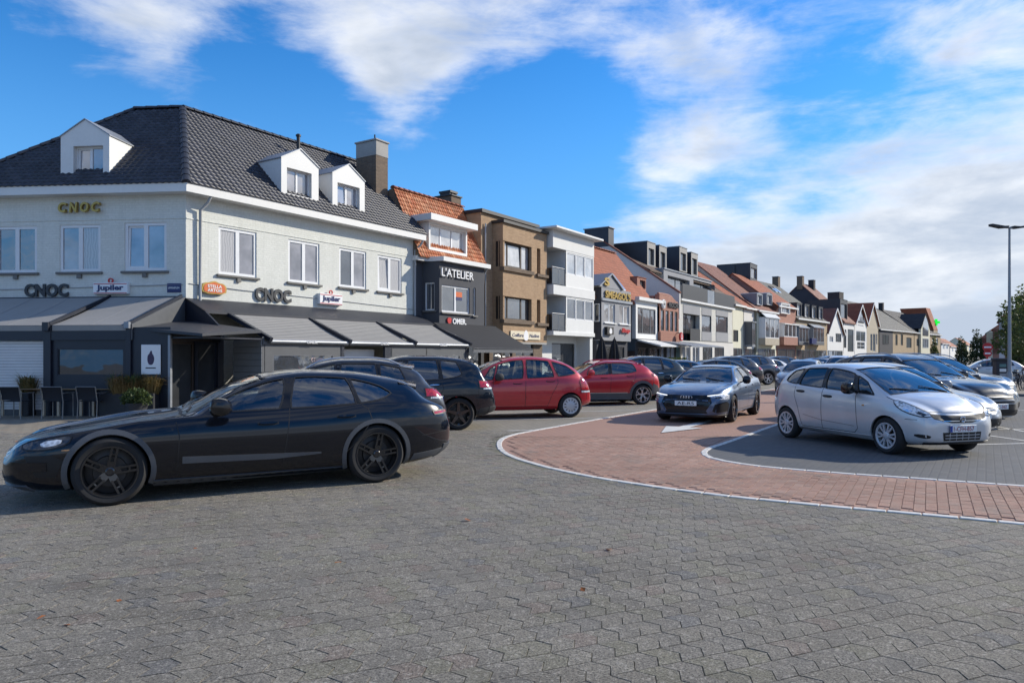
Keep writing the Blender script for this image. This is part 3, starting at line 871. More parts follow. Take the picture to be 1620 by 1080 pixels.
def T_porsche():
    L = 4.974
    return dict(L=L, W=1.967, H=1.41, r=.36, xf=.935, xr=3.845, tyw=.265, wheel='double5', rim='black_alloy', ratio=.74, arch=.392, arch_w=.05, arch_mat='grey_cladding', arch_a0=-22, arch_a1=202,
        plan=(1.15, .66, 1.0, .62), zm=.60, crown=.055, shoulder=.075, tuck=.085, crest=True, nose=.06, floor=.42, inset=.012,
        zt=[(0, .58), (.06, .655), (.22, .715), (.7, .80), (1.2, .88), (1.68, .945), (2.05, 1.135), (2.4, 1.29), (2.75, 1.38), (3.1, 1.408), (3.6, 1.39), (4.1, 1.325), (4.40, 1.255), (4.56, 1.10), (4.76, .985), (4.91, .885), (L, .70)],
        zs=[(0, .53), (.08, .625), (.35, .75), (.85, .855), (1.25, .872), (1.7, .895), (2.6, .92), (3.3, .95), (3.85, 1.0), (4.3, 1.0), (4.7, .94), (4.9, .84), (L, .64)],
        zb=[(0, .24), (.3, .17), (.8, .155), (4, .17), (4.6, .22), (L, .34)],
        wt=WT(1.68, 2.75, 4.1, 4.75, L, .80, .60, .56, .70),
        ws0=1.66, ws1=2.62, rw0=4.30, rw1=4.70, rwm=.1, win=[(1.98, 2.70, .02, .10), (2.80, 3.62, .10, -.06), (3.65, 4.10, -.06, -.12)],
        zl=[(1.5, .935), (2.6, .955), (3.5, .985), (3.9, 1.03), (4.15, 1.13)], zu=[(1.9, .98), (2.1, 1.09), (2.4, 1.215), (2.75, 1.30), (3.1, 1.325), (3.5, 1.305), (3.8, 1.25), (4.1, 1.145)], glass=('car_glass', 'car_glass_tinted'), tint_from=1,
        paint='paint_navy_black', sill=(.17, .235, 'grey_cladding'), seat=2.95,
        seams=[[(1.56, .90), (1.60, .70), (1.58, .34), (1.62, .26)], [(2.80, .96), (2.76, .7), (2.70, .30)], [(3.62, 1.0), (3.74, .93), (3.78, .80), (3.62, .56), (3.46, .42), (3.40, .30)], [(1.62, .26), (2.2, .245), (3.40, .26)]],
        handles=[(2.44, .80, .20, 'paint_navy_black'), (3.36, .845, .20, 'paint_navy_black')], mirror=(1.92, .94, 'gloss_black'),
        patches=[('headlight', 'smoked_lens', 'DF', chaikin([(.22, .66, .68), (.46, .80, .735), (.64, .84, .76), (.64, .85, .66), (.46, .80, .61), (.24, .70, .615)], 1), .004, .01),
                 ('headlight_projector', 'clear_lens', 'DF', chaikin([(.38, .76, .69), (.57, .82, .72), (.57, .83, .665), (.42, .78, .635)], 1), .007, .006),
                 ('air_curtain', 'dark_trim', 'DF', [(.30, .70, .56), (.52, .82, .56), (.60, .85, .50), (.52, .83, .33), (.38, .75, .34)], .003, 0),
                 ('bumper_inlay', 'paint_navy_black', 'DF', [(.20, .62, .50), (.47, .80, .49), (.47, .80, .40), (.28, .66, .40)], .012, .02),
                 ('front_intake', 'dark_trim', 'F', chaikin([(-.62, .30), (.62, .30), (.55, .40), (-.55, .40)], 1), .004, 0),
                 ('front_lip', 'grey_cladding', 'F', [(-.75, .20), (.75, .20), (.78, .255), (-.78, .255)], .02, .03),
                 ('side_marker', 'amber_lens', 'S', [(.50, .60), (.60, .605), (.60, .618), (.50, .612)], .004, 0),
                 ('door_inlay', 'grey_cladding', 'S', chaikin([(1.63, .40), (2.6, .385), (3.15, .415), (3.15, .435), (2.6, .45), (1.63, .475)], 0), .006, .008),
                 ('charge_flap', 'paint_navy_black', 'S', chaikin([(1.34, .74), (1.54, .72), (1.54, .80), (1.40, .805)], 1), .003, .004),
                 ('tail_light', 'red_lens', 'DB', [(4.62, .86, .86), (4.90, .62, .87), (4.93, .55, .84), (4.64, .86, .815)], .006, .008),
                 ('rear_light_bar', 'red_lens', 'B', [(-.68, .84), (.68, .84), (.66, .875), (-.66, .875)], .006, .008),
                 ('rear_diffuser', 'grey_cladding', 'B', [(-.78, .26), (.78, .26), (.80, .42), (-.80, .42)], .012, .03),
                 ('rear_cladding', 'grey_cladding', 'S', [(4.30, .25), (4.86, .30), (4.88, .38), (4.34, .33)], .008, .02),
                 ('bumper_crease', 'dark_trim', 'SS', [(4.45, .56), (4.85, .60)], .008, .002)],  # bumper crease is a flat dark line, its shade put into the colour
        plates=[('B', .55, '1-GHT-308', 'plate_white', 0)], extra=[spoiler(4.28, 4.60, .62, .015)])

def T_jazz():
    L = 3.9
    return dict(squash=.90, short=.80, L=L, W=1.695, H=1.525, r=.30, xf=.80, xr=3.30, tyw=.19, wheel='six', rim='silver_plastic', ratio=.70, arch=.335, arch_w=.022,
        plan=(1.0, .70, .8, .70), zm=.62, shoulder=.05, tuck=.07, crown=.06, nose=.05,
        zt=[(0, .66), (.06, .755), (.2, .83), (.45, .915), (.80, .99), (1.2, 1.20), (1.6, 1.385), (1.95, 1.48), (2.4, 1.525), (2.9, 1.515), (3.32, 1.46), (3.52, 1.38), (3.72, 1.10), (3.84, .90), (L, .66)],
        zs=[(0, .58), (.10, .70), (.35, .815), (.85, .89), (1.5, .935), (2.3, .985), (3.0, 1.05), (3.45, 1.09), (3.7, 1.0), (3.84, .86), (L, .6)],
        zb=[(0, .22), (.25, .185), (.8, .18), (3.2, .20), (3.6, .24), (L, .34)], wt=WT(.85, 1.95, 3.3, 3.75, L, .84, .66, .63, .74),
        ws0=.84, ws1=1.86, rw0=3.42, rw1=3.72, win=[(1.10, 1.46, .24, .16), (1.56, 2.28, .14, .06), (2.36, 3.0, .06, -.02), (3.06, 3.42, .0, -.08)],
        zl=[(.9, .93), (1.5, .975), (2.3, 1.02), (3.0, 1.07), (3.3, 1.11), (3.5, 1.19)], paint='paint_silver', sill=(.2, .27, 'paint_silver'), seat=2.15, floor=.5,
        seams=[[(1.50, .95), (1.44, .70), (1.42, .36), (1.50, .29)], [(2.32, 1.0), (2.30, .7), (2.30, .27)], [(3.05, 1.06), (3.06, .86), (2.94, .62), (2.86, .30)], [(1.5, .285), (2.86, .28)], [(.86, .92), (.55, .84), (.30, .74), (.14, .62)]],
        handles=[(2.06, .87, .20, 'black_plastic'), (2.80, .93, .19, 'black_plastic')], mirror=(1.44, .97, 'gloss_black'),
        patches=[('headlight', 'clear_lens', 'DF', chaikin([(.12, .52, .66), (.42, .74, .83), (.66, .80, .89), (.62, .82, .80), (.44, .80, .70), (.22, .64, .63)], 1), .005, .008),
                 ('headlight_bulb', 'chrome', 'DF', chaikin([(.34, .72, .76), (.48, .77, .80), (.50, .79, .74), (.38, .75, .70)], 1), .008, .004),
                 ('turn_lamp', 'smoked_lens', 'DF', [(.20, .60, .675), (.30, .67, .72), (.32, .70, .69), (.24, .64, .65)], .009, .004),
                 ('grille', 'dark_trim', 'F', [(-.56, .685), (-.28, .66), (0, .65), (.28, .66), (.56, .685), (.50, .61), (.2, .545), (-.2, .545), (-.50, .61)], .008, .008),
                 ('lower_grille', 'dark_trim', 'F', chaikin([(-.36, .27), (.36, .27), (.38, .40), (-.38, .40)], 0), .004, 0),
                 ('chin', 'black_plastic', 'F', [(-.62, .215), (.62, .215), (.64, .25), (-.64, .25)], .012, .02),
                 ('side_repeater', 'amber_lens', 'S', [(1.26, .75), (1.31, .75), (1.31, .775), (1.26, .775)], .006, .004),
                 ('door_crease', 'dark_trim', 'SS', [(1.5, .395), (2.3, .43), (2.8, .50)], .006, .0015), ('bonnet_seam', 'dark_trim', 'FS', [(-.52, .72), (-.3, .705), (0, .70), (.3, .705), (.52, .72)], .008, .002), ('bumper_seam', 'dark_trim', 'DF', [(.30, .70, .60), (.46, .78, .60), (.46, .78, .592), (.30, .70, .592)], .002, 0), ('fog_recess', 'dark_trim', 'DF', chaikin([(.16, .56, .36), (.34, .72, .38), (.34, .72, .33), (.18, .58, .30)], 1), .003, 0),  # door crease has no fold: a dark strip paints its shade
                 ('tail_light', 'red_lens', 'DB', [(3.62, .76, .78), (3.78, .60, .80), (3.76, .58, 1.0), (3.60, .72, 1.04)], .006, .008),
                 ('rear_bumper_vent', 'dark_trim', 'B', rect(-.5, .5, .30, .36), .004, 0)] + bars('F', -.36, .36, (.575,), .008, .010, 'chrome') + bars('F', -.34, .34, (.31, .355), .012, .010, 'silver_plastic')
                 + [('grille_bar', 'silver_plastic', 'FS', [(y, .28), (y, .39)], .010, .010) for y in (-.25, -.12, 0, .12, .25)],
        plates=[('F', .455, '1-CFH-857', 'plate_white', 0), ('B', .75, '1-CFH-857', 'plate_white', 0)], extra=[badge_h(.60)])

def T_audi():
    L = 4.54
    return dict(squash=.92, L=L, W=1.85, H=1.41, r=.325, xf=.88, xr=3.51, tyw=.245, wheel='y5', rim='black_alloy', ratio=.74, arch=.362, arch_w=.03, plan=(1.0, .66, .8, .7), zm=.58, shoulder=.07, tuck=.06, crown=.045, nose=.05, inset=-.004, floor=.40,
        zt=[(0, .60), (.05, .69), (.2, .77), (.6, .865), (1.0, .925), (1.38, .965), (1.8, 1.19), (2.15, 1.335), (2.6, 1.405), (3.0, 1.395), (3.4, 1.31), (3.8, 1.15), (4.05, 1.06), (4.3, 1.04), (4.46, 1.0), (L, .72)],
        zs=[(0, .56), (.1, .67), (.5, .81), (1.0, .875), (1.5, .91), (2.5, .93), (3.5, .975), (4.1, .99), (4.42, .95), (L, .66)],
        zb=[(0, .17), (.3, .15), (.9, .15), (3.6, .17), (4.2, .2), (L, .32)], wt=WT(1.4, 2.3, 3.3, 4.0, L, .82, .62, .60, .74),
        ws0=1.38, ws1=2.25, rw0=3.2, rw1=3.98, win=[(1.72, 2.42, .05, .06), (2.50, 3.22, .06, -.1), (3.27, 3.55, -.1, -.18)], paint='paint_blue_grey', sill=(.17, .24, 'paint_blue_grey'), seat=2.55, red_ink=False, eu=False,
        seams=[[(1.42, .88), (1.40, .5), (1.44, .3)], [(2.47, .93), (2.42, .6), (2.4, .28)], [(3.2, .96), (3.25, .8), (3.05, .5), (3.0, .3)], [(1.44, .28), (3.0, .28)]],
        handles=[(2.15, .80, .2, 'paint_blue_grey'), (2.98, .84, .2, 'paint_blue_grey')], mirror=(1.70, .93, 'gloss_black'),
        patches=[('grille', 'gloss_black', 'F', chaikin([(-.44, .255), (.44, .255), (.60, .50), (.54, .665), (-.54, .665), (-.60, .50)], 0), .004, .004),
                 ('bumper_mesh', 'dark_trim', 'F', [(-.52, .22), (.52, .22), (.46, .33), (-.46, .33)], .006, 0),
                 ('headlight', 'clear_lens', 'F2', [(.48, .645), (.84, .70), (.885, .66), (.885, .57), (.78, .57), (.68, .60)], .005, .008),
                 ('daylight_strip', 'lit_led', 'F2', [(.48, .652), (.80, .70), (.87, .672), (.86, .662), (.79, .685), (.49, .640)], .010, .006),
                 ('lamp_mask', 'smoked_lens', 'F2', [(.62, .618), (.76, .645), (.80, .60), (.74, .585)], .009, .004),
                 ('side_intake', 'dark_trim', 'F2', [(.62, .46), (.86, .52), (.895, .42), (.86, .28), (.70, .26), (.60, .30)], .004, 0),
                 ('intake_blade', 'paint_blue_grey', 'F2', [(.50, .28), (.60, .29), (.66, .46), (.86, .525), (.86, .55), (.60, .49)], .022, .02),
                 ('front_lip', 'black_plastic', 'F', [(-.86, .165), (.86, .165), (.88, .215), (-.88, .215)], .02, .03),
                 ('lip_edge', 'paint_blue_grey', 'FS', [(-.86, .235), (-.4, .235), (0, .235), (.4, .235), (.86, .235)], .025, .022),
                 ('tail_light', 'red_lens', 'B2', [(.40, .83), (.84, .84), (.84, .93), (.46, .92)], .006, .008)] + bars('F', -.5, .5, (.36, .41, .46, .51, .56, .61), .008, .006, 'dark_trim'),
        plates=[('F', .475, 'AE-R5', 'plate_white', 0)], extra=[badge_ring(.615, .042, 4, .062)])

def T_picasso():
    L = 4.276
    return dict(squash=.95, L=L, W=1.751, H=1.637, r=.31, xf=.86, xr=3.62, tyw=.19, wheel='hubcap', rim='silver_plastic', ratio=.67, arch=.35, arch_w=.025, plan=(1.2, .52, .95, .62), zm=.66, shoulder=.05, tuck=.08, crown=.07, tail=.05,
        zt=[(0, .56), (.08, .69), (.35, .86), (.7, .98), (.97, 1.07), (1.35, 1.32), (1.75, 1.51), (2.2, 1.615), (2.6, 1.637), (3.1, 1.60), (3.5, 1.50), (3.82, 1.33), (4.04, 1.10), (4.19, .90), (L, .62)],
        zs=[(0, .5), (.2, .68), (.6, .86), (1.0, .935), (2, .985), (3, 1.03), (3.6, 1.06), (3.9, 1.03), (4.16, .86), (L, .56)],
        zb=[(0, .28), (.3, .2), (.9, .2), (3.5, .22), (3.9, .26), (L, .32)], wt=WT(1.0, 2.0, 3.4, 4.0, L, .82, .64, .60, .72),
        ws0=.98, ws1=1.95, rw0=3.5, rw1=4.0, win=[(1.30, 1.56, .22, .12), (1.62, 2.36, .12, .05), (2.46, 3.20, .03, -.10), (3.30, 3.82, -.12, -.22)],
        zl=[(1.0, .975), (2, 1.02), (3.2, 1.07), (3.6, 1.11), (3.9, 1.18)], pillar=False, pillar_mat='paint_red', paint='paint_red', sill=(.22, .30, 'paint_red'), seat=2.3, floor=.55,
        seams=[[(1.58, .98), (1.50, .6), (1.52, .32)], [(2.42, 1.0), (2.40, .6), (2.40, .3)], [(3.26, 1.05), (3.28, .9), (3.12, .62), (3.0, .32)], [(1.52, .31), (3.0, .31)], [(3.98, .98), (4.12, .80), (4.10, .45)]],
        handles=[(2.1, .90, .2, 'paint_red'), (2.98, .95, .2, 'paint_red')], mirror=(1.60, 1.0, 'black_plastic'),
        patches=[('rub_strip', 'paint_red', 'S', [(1.56, .50), (2.38, .51), (2.38, .585), (1.56, .575)], .014, .015), ('rub_strip', 'paint_red', 'S', [(2.44, .51), (3.05, .52), (3.12, .595), (2.44, .585)], .014, .015),
                 ('tail_light', 'red_lens', 'DB', [(3.93, .80, .70), (4.18, .66, .70), (4.10, .64, 1.0), (3.98, .74, 1.06), (3.90, .80, .92)], .006, .008), ('reverse_lamp', 'clear_lens', 'DB', [(3.93, .80, .645), (4.2, .66, .645), (4.19, .66, .69), (3.93, .80, .69)], .007, .008),
                 ('headlight', 'clear_lens', 'F2', [(.40, .66), (.76, .76), (.80, .66), (.5, .58)], .006, .008), ('grille', 'dark_trim', 'F', rect(-.4, .4, .60, .66), .004, 0), ('lower_grille', 'dark_trim', 'F', rect(-.5, .5, .3, .42), .004, 0)],
        plates=[('B', .80, 'XKT-614', 'plate_white', 0)])

def T_kona():
    L = 4.165
    return dict(squash=.86, L=L, W=1.8, H=1.57, r=.335, xf=.84, xr=3.44, tyw=.215, wheel='y5', rim='alloy', ratio=.72, arch=.378, arch_w=.085, arch_mat='grey_cladding', plan=(1.0, .6, .85, .66), zm=.72, shoulder=.06, tuck=.05, crown=.06, tail=.04,
        zt=[(0, .66), (.08, .80), (.35, .93), (.8, 1.0), (1.15, 1.04), (1.6, 1.31), (1.95, 1.475), (2.4, 1.555), (2.9, 1.55), (3.4, 1.48), (3.7, 1.35), (3.88, 1.15), (4.07, .99), (L, .74)],
        zs=[(0, .56), (.15, .76), (.5, .90), (1.1, .96), (2, .99), (3, 1.04), (3.55, 1.1), (3.85, 1.04), (4.07, .92), (L, .68)],
        zb=[(0, .3), (.3, .22), (.9, .2), (3.4, .22), (3.8, .27), (L, .38)], wt=WT(1.2, 2.0, 3.3, 3.9, L, .82, .64, .60, .74),
        ws0=1.17, ws1=1.9, rw0=3.46, rw1=3.86, win=[(1.52, 2.28, .1, .07), (2.38, 3.28, .07, -.06)], zl=[(1.2, 1.0), (2.2, 1.025), (3, 1.07), (3.35, 1.16)], glass=('car_glass', 'car_glass_tinted'), paint='paint_red2', sill=(.2, .40, 'grey_cladding'), seat=2.3, floor=.55, tint_from=1,
        seams=[[(1.38, .96), (1.34, .6), (1.36, .42)], [(2.34, 1.0), (2.30, .42)], [(3.2, 1.06), (3.2, .9), (3.02, .62), (2.94, .42)], [(3.8, 1.05), (3.86, .8), (3.84, .6)]],
        handles=[(2.0, .90, .2, 'paint_red2'), (2.9, .95, .2, 'paint_red2')], mirror=(1.52, 1.0, 'paint_red2'),
        patches=[('sill_strip', 'alloy', 'S', [(1.4, .40), (2.9, .40), (2.9, .418), (1.4, .418)], .016, .01), ('tail_light', 'red_lens', 'DB', [(3.78, .78, .94), (4.04, .60, .94), (4.02, .55, .99), (3.76, .76, 1.02)], .006, .008), ('rear_cladding', 'grey_cladding', 'B', [(-.74, .30), (.74, .30), (.76, .56), (-.76, .56)], .012, .03), ('rear_corner', 'grey_cladding', 'S', [(3.72, .32), (4.02, .36), (4.04, .62), (3.84, .70)], .010, .03),
                 ('headlight', 'clear_lens', 'F2', [(.55, .55), (.80, .58), (.80, .68), (.55, .65)], .006, .008), ('grille', 'dark_trim', 'F', rect(-.45, .45, .42, .68), .004, 0)], rails=(1.9, 3.4, 'paint_red2'),
        plates=[('B', .70, '2-BDF-471', 'plate_white', 0)], extra=[spoiler(3.42, 3.70, .58, .01)])

def suv(L, W, H, r, paint, wheel, rim, clad=None, belt=1.02, fast=0.0, rails=None, glass=('car_glass_tinted', 'car_glass_tinted'), arch_w=.03, hood=1.02, lights='high', plate='1-XRB-254', seatx=2.4, front=None, box=0.0, ratio=.72):
    k = L / 4.46
    z = lambda v: v * H / 1.62
    d = dict(L=L, W=W, H=H, r=r, xf=.88 * k, xr=3.60 * k, tyw=.235, wheel=wheel, rim=rim, ratio=ratio, arch=r + .045, arch_w=arch_w, arch_mat=clad or paint, plan=(1.0, .62, .85, .68), zm=.72, shoulder=.06, tuck=.05, crown=.06, tail=.04,
        zt=[(0, hood - .36), (.08 * k, hood - .22), (.35 * k, hood - .09), (.8 * k, hood - .02), (1.25 * k, hood + .04), (1.7 * k, z(1.34)), (2.08 * k, z(1.52)), (2.6 * k, H - .01), (3.1 * k, H - .012), (3.55 * k + box * .2, z(1.545) + box * .03), (3.92 * k + box * .25, z(1.40) + box * .06), (4.17 * k + box * .14, z(1.12)), (4.36 * k, z(.985)), (L, .74)],
        zs=[(0, hood - .44), (.15 * k, hood - .26), (.5 * k, hood - .10), (1.2 * k, belt - .03), (2 * k, belt - .01), (3 * k, belt + .02), (3.7 * k, belt + .07), (4.1 * k, belt + .03), (4.35 * k, belt - .11), (L, .68)],
        zb=[(0, .3), (.3, .22), (.9, .21), (3.6, .23), (4.0, .27), (L, .38)], wt=WT(1.3 * k, 2.1 * k, 3.5 * k, 4.15 * k, L, .82, .65, .61, .74),
        ws0=1.27 * k, ws1=2.02 * k, rw0=3.66 * k + box * .2, rw1=4.12 * k + box * .1, win=[(1.62 * k, 2.40 * k, .10, .06), (2.49 * k, 3.20 * k, .05, -.03), (3.26 * k, 3.70 * k, -.03, -.10)], paint=paint, seat=seatx * k, floor=.58,
        zl=[(1.2 * k, belt + .03), (2.2 * k, belt + .035), (3.1 * k, belt + .06), (3.5 * k, belt + .10), (3.75 * k, belt + .19)], glass=glass, tint_from=1,
        seams=[[(1.45 * k, belt - .02), (1.42 * k, .6), (1.44 * k, .40)], [(2.45 * k, belt), (2.41 * k, .40)], [(3.22 * k, belt + .03), (3.28 * k, .9), (3.12 * k, .62), (3.02 * k, .40)], [(3.92 * k, belt + .06), (4.05 * k, .9), (4.02 * k, .5)]],
        handles=[(2.10 * k, belt - .10, .2, 'chrome' if clad is None else paint), (2.98 * k, belt - .06, .2, 'chrome' if clad is None else paint)], mirror=(1.66 * k, belt + .01, paint), sill=(.22, .36 if clad else .28, clad or 'black_plastic'),
        patches=[('tail_light', 'red_lens', 'DB', [(4.0 * k, .80, belt - .12), (4.33 * k, .58, belt - .12), (4.30 * k, .54, belt + .0), (4.0 * k, .77, belt + .03)], .006, .008),
                 ('reverse_lamp', 'clear_lens', 'DB', [(4.08 * k, .78, belt - .155), (4.35 * k, .60, belt - .155), (4.34 * k, .6, belt - .125), (4.08 * k, .77, belt - .125)], .007, .008),
                 ('rear_bumper', clad or 'black_plastic', 'B', [(-.76, .32), (.76, .32), (.78, .50), (-.78, .50)], .014, .03), ('rear_corner', clad or 'black_plastic', 'S', [(4.02 * k, .30), (4.34 * k, .36), (4.36 * k, .50), (4.06 * k, .46)], .010, .03),
                 ('headlight', 'clear_lens', 'DF', [(.10 * k, .58, hood - .30), (.42 * k, .80, hood - .22), (.46 * k, .82, hood - .30), (.18 * k, .66, hood - .40)], .006, .008),
                 ('grille', 'dark_trim', 'F', chaikin([(-.46, hood - .56), (.46, hood - .56), (.54, hood - .34), (-.54, hood - .34)], 0), .006, .006),
                 ('lower_grille', 'dark_trim', 'F', [(-.62, .30), (.62, .30), (.66, .42), (-.66, .42)], .005, 0), ('skid_plate', 'silver_plastic', 'F', [(-.5, .24), (.5, .24), (.52, .285), (-.52, .285)], .014, .02)] + bars('F', -.5, .5, (hood - .52, hood - .45, hood - .38), .014, .012, 'silver_plastic'),
        plates=[('B', .78, plate, 'plate_white', 0), ('F', .50, plate, 'plate_white', 0)], extra=[spoiler(3.64 * k + box * .2, 3.92 * k + box * .25, .58, .01)])
    if rails: d['rails'] = (1.95 * k, 3.6 * k, rails)
    return d

def T_hatch(paint, L=4.25, W=1.79, H=1.46, wheel='ten', rim='alloy', plate='1-VPE-906'):
    k = L / 4.25; h = H / 1.46
    return dict(L=L, W=W, H=H, r=.315, xf=.86 * k, xr=3.48 * k, tyw=.21, wheel=wheel, rim=rim, arch=.35, arch_w=.02, plan=(1.0, .6, .8, .68), zm=.62, shoulder=.06, tuck=.06, crown=.055,
        zt=[(0, .58), (.07, .69), (.3, .80), (.75, .90), (1.15, .96), (1.6, 1.22 * h), (2.0, 1.39 * h), (2.5, H), (3.0, H - .01), (3.5, 1.36 * h), (3.8, 1.2 * h), (4.05, 1.0), (4.18, .86), (L, .66)],
        zs=[(0, .5), (.15, .66), (.5, .80), (1.1, .88), (2, .92), (3, .96), (3.6, 1.0), (3.95, .95), (4.15, .82), (L, .6)],
        zb=[(0, .25), (.3, .18), (.9, .18), (3.4, .2), (3.8, .24), (L, .34)], wt=WT(1.2, 2.05, 3.4, 4.0, L, .82, .64, .60, .74),
        ws0=1.16, ws1=1.98, rw0=3.5, rw1=3.96, win=[(1.52, 2.30, .10, .07), (2.40, 3.08, .06, -.04), (3.14, 3.52, -.04, -.12)], paint=paint, sill=(.2, .26, 'black_plastic'), seat=2.35, floor=.46,
        seams=[[(1.36, .9), (1.34, .4), (1.4, .3)], [(2.35, .93), (2.31, .3)], [(3.1, .96), (3.12, .8), (2.94, .5), (2.9, .3)]], handles=[(2.02, .80, .2, paint), (2.86, .84, .2, paint)], mirror=(1.54, .92, paint),
        patches=[('tail_light', 'red_lens', 'DB', [(3.9, .78, .80), (4.16, .58, .80), (4.10, .54, .96), (3.88, .74, .98)], .006, .008), ('headlight', 'clear_lens', 'DF', [(.10, .58, .64), (.45, .80, .76), (.50, .82, .68), (.18, .66, .56)], .006, .008),
                 ('grille', 'dark_trim', 'F', rect(-.5, .5, .56, .64), .005, .004), ('lower_grille', 'dark_trim', 'F', [(-.6, .28), (.6, .28), (.62, .42), (-.62, .42)], .005, 0)] + bars('F', -.48, .48, (.58, .62), .012, .012, 'chrome'),
        plates=[('F', .48, plate, 'plate_white', 0), ('B', .70, plate, 'plate_white', 0)])

mat_paint('paint_navy_black', (.0035, .0048, .009), .0, .2, dust=.0, spec=.1)
mat_paint('paint_silver', (.62, .625, .63), .4, .40)
mat_paint('paint_blue_grey', (.085, .135, .22), .4, .3)
mat_paint('paint_red', (.50, .014, .024), .2, .36, dust=.03)
mat_paint('paint_red2', (.52, .012, .022), .2, .34, dust=.03)
mat_paint('paint_dark_blue', (.005, .010, .018), .1, .2, dust=.01, spec=.15)
mat_paint('paint_dark_grey', (.03, .034, .042), .3, .28)
mat_paint('paint_black', (.007, .008, .009), .0, .3, dust=.01, spec=.15)
mat_paint('paint_grey', (.11, .12, .14), .6, .32)
mat_paint('paint_mid_grey', (.2, .22, .25), .4, .4)
mat_paint('paint_white', (.72, .73, .74), .0, .35)
mat_paint('paint_steel_blue', (.10, .16, .26), .55, .3)
mat_paint('paint_dark_green', (.012, .022, .02), .3, .28)

# ================================================================== ground
def G(px, py):
    """a spot on the ground, from its place in the photograph's measured grid"""
    d = CAM_H * FPX / (py - HORZ); return ((px - 810.0) / FPX * d, d)

ROW = math.atan2(.838, .546)                       # direction of the street and its house fronts
def mat_ground(name, cols, scale_x, scale_y, rot, joint=(.05, .047, .042), patch=.5, joint_w=.02, bump=.5, offset=.5, speck=.25):
    t = NT(name); p = t.pos()
    v = t.mapping(p, (1, 1, 1), (0, 0, rot))
    b = t.n('ShaderNodeTexBrick'); t.l(v, b.inputs['Vector']); b.offset = offset
    b.inputs['Scale'].default_value = 1.0; b.inputs['Brick Width'].default_value = scale_x; b.inputs['Row Height'].default_value = scale_y
    b.inputs['Mortar Size'].default_value = joint_w * .5; b.inputs['Mortar Smooth'].default_value = .3; b.inputs['Bias'].default_value = 0
    b.inputs['Color1'].default_value = cols[0] + (1,); b.inputs['Color2'].default_value = cols[1] + (1,); b.inputs['Mortar'].default_value = joint + (1,)
    n1 = t.noise(p, .35, 5, .6); n2 = t.noise(p, 2.6, 4, .6); n3 = t.noise(p, 70, 5, .8)
    c = t.mix(t.math('MULTIPLY', t.rng(n1, .42, .66), patch), b.outputs['Color'], cols[2])
    c = t.mix(t.math('MULTIPLY', t.rng(n2, .45, .7), patch * .6), c, cols[3])
    c = t.mix(t.math('MULTIPLY', t.rng(n3, .35, .75), speck), c, tuple(x * .35 for x in cols[0]))
    h = t.math('ADD', t.math('MULTIPLY', b.outputs['Fac'], -1.0), t.math('MULTIPLY', n3, .35))
    t.done(t.pr(c, t.rng(n2, .3, .7, .72, .92), 0, .35, t.bump(h, bump, .008)))
mat_ground('ground_far', ((.25, .23, .19), (.30, .272, .22), (.22, .205, .175), (.32, .285, .23)), .21, .105, -ROW, joint=(.15, .14, .115), patch=.6)
mat_ground('sand_joint', ((.16, .145, .108), (.175, .16, .12), (.12, .125, .075), (.12, .135, .06)), .3, .3, -ROW, patch=.6, bump=.2)
mat_ground('lane_far', ((.385, .225, .168), (.415, .246, .18), (.36, .21, .155), (.44, .275, .205)), .22, .105, -ROW - R(90), joint=(.17, .12, .10), patch=.6)
mat_ground('bay_dark', ((.105, .108, .112), (.135, .135, .135), (.085, .09, .095), (.16, .155, .15)), .21, .105, -ROW, joint=(.092, .094, .098), patch=.7, bump=.3, speck=.45)
mat_ground('terrace_tiles', ((.23, .205, .165), (.28, .245, .19), (.19, .165, .13), (.3, .22, .15)), .3, .3, -.1, patch=.7)

def mat_pieces(name, speck=.4, bump=.7, light=.5):
    """single paving pieces: each carries its own tone, stained over larger areas"""
    t = NT(name); p = t.pos()
    a = t.n('ShaderNodeAttribute'); a.attribute_name = 'tone'; a.attribute_type = 'GEOMETRY'
    n1 = t.noise(p, .55, 5, .62); n2 = t.noise(p, 5.5, 5, .62); n3 = t.noise(p, 80, 5, .8); n4 = t.noise(p, 42, 5, .8)
    c = t.mix(t.math('MULTIPLY', t.rng(n1, .40, .68), .55), a.outputs['Color'], (.58, .56, .54), 'MULTIPLY')
    c = t.mix(t.math('MULTIPLY', t.rng(n2, .45, .72), .35), c, (.33, .295, .24))
    v2 = t.mapping(p, (.16, 1.1, 1), (0, 0, -R(26))); n5 = t.noise(v2, 1.4, 5, .6)
    c = t.mix(t.math('MULTIPLY', t.rng(n5, .50, .68), .45), c, (.50, .49, .49), 'MULTIPLY')
    c = t.mix(t.math('MULTIPLY', t.rng(n3, .48, .57), speck), c, (.03, .029, .028))
    c = t.mix(t.math('MULTIPLY', t.rng(n4, .535, .62), light), c, (.56, .52, .45))
    c = t.mix(t.math('MULTIPLY', t.rng(t.noise(p, 1.3, 6, .7), .52, .66), .45), c, (.16, .148, .128))
    h = t.math('ADD', n3, t.math('MULTIPLY', n4, .8))
    t.done(t.pr(c, t.rng(n4, .3, .7, .74, .95), 0, .3, t.bump(h, bump, .012)))
mat_pieces('paver', .74, .8, .55); mat_pieces('clay_paver', .22, .5, .2)
mat_plain('white_stone', (.60, .58, .54), .8, var=.3, bump=.5, scale=16)
mat_plain('road_paint', (.58, .57, .54), .7, var=.25, bump=.35, scale=6)

ground = MB().quad((-900, -60, 0), (1200, -60, 0), (1200, 2600, 0), (-900, 2600, 0)).build('ground', 'ground_far'); tag(ground, kind='structure')

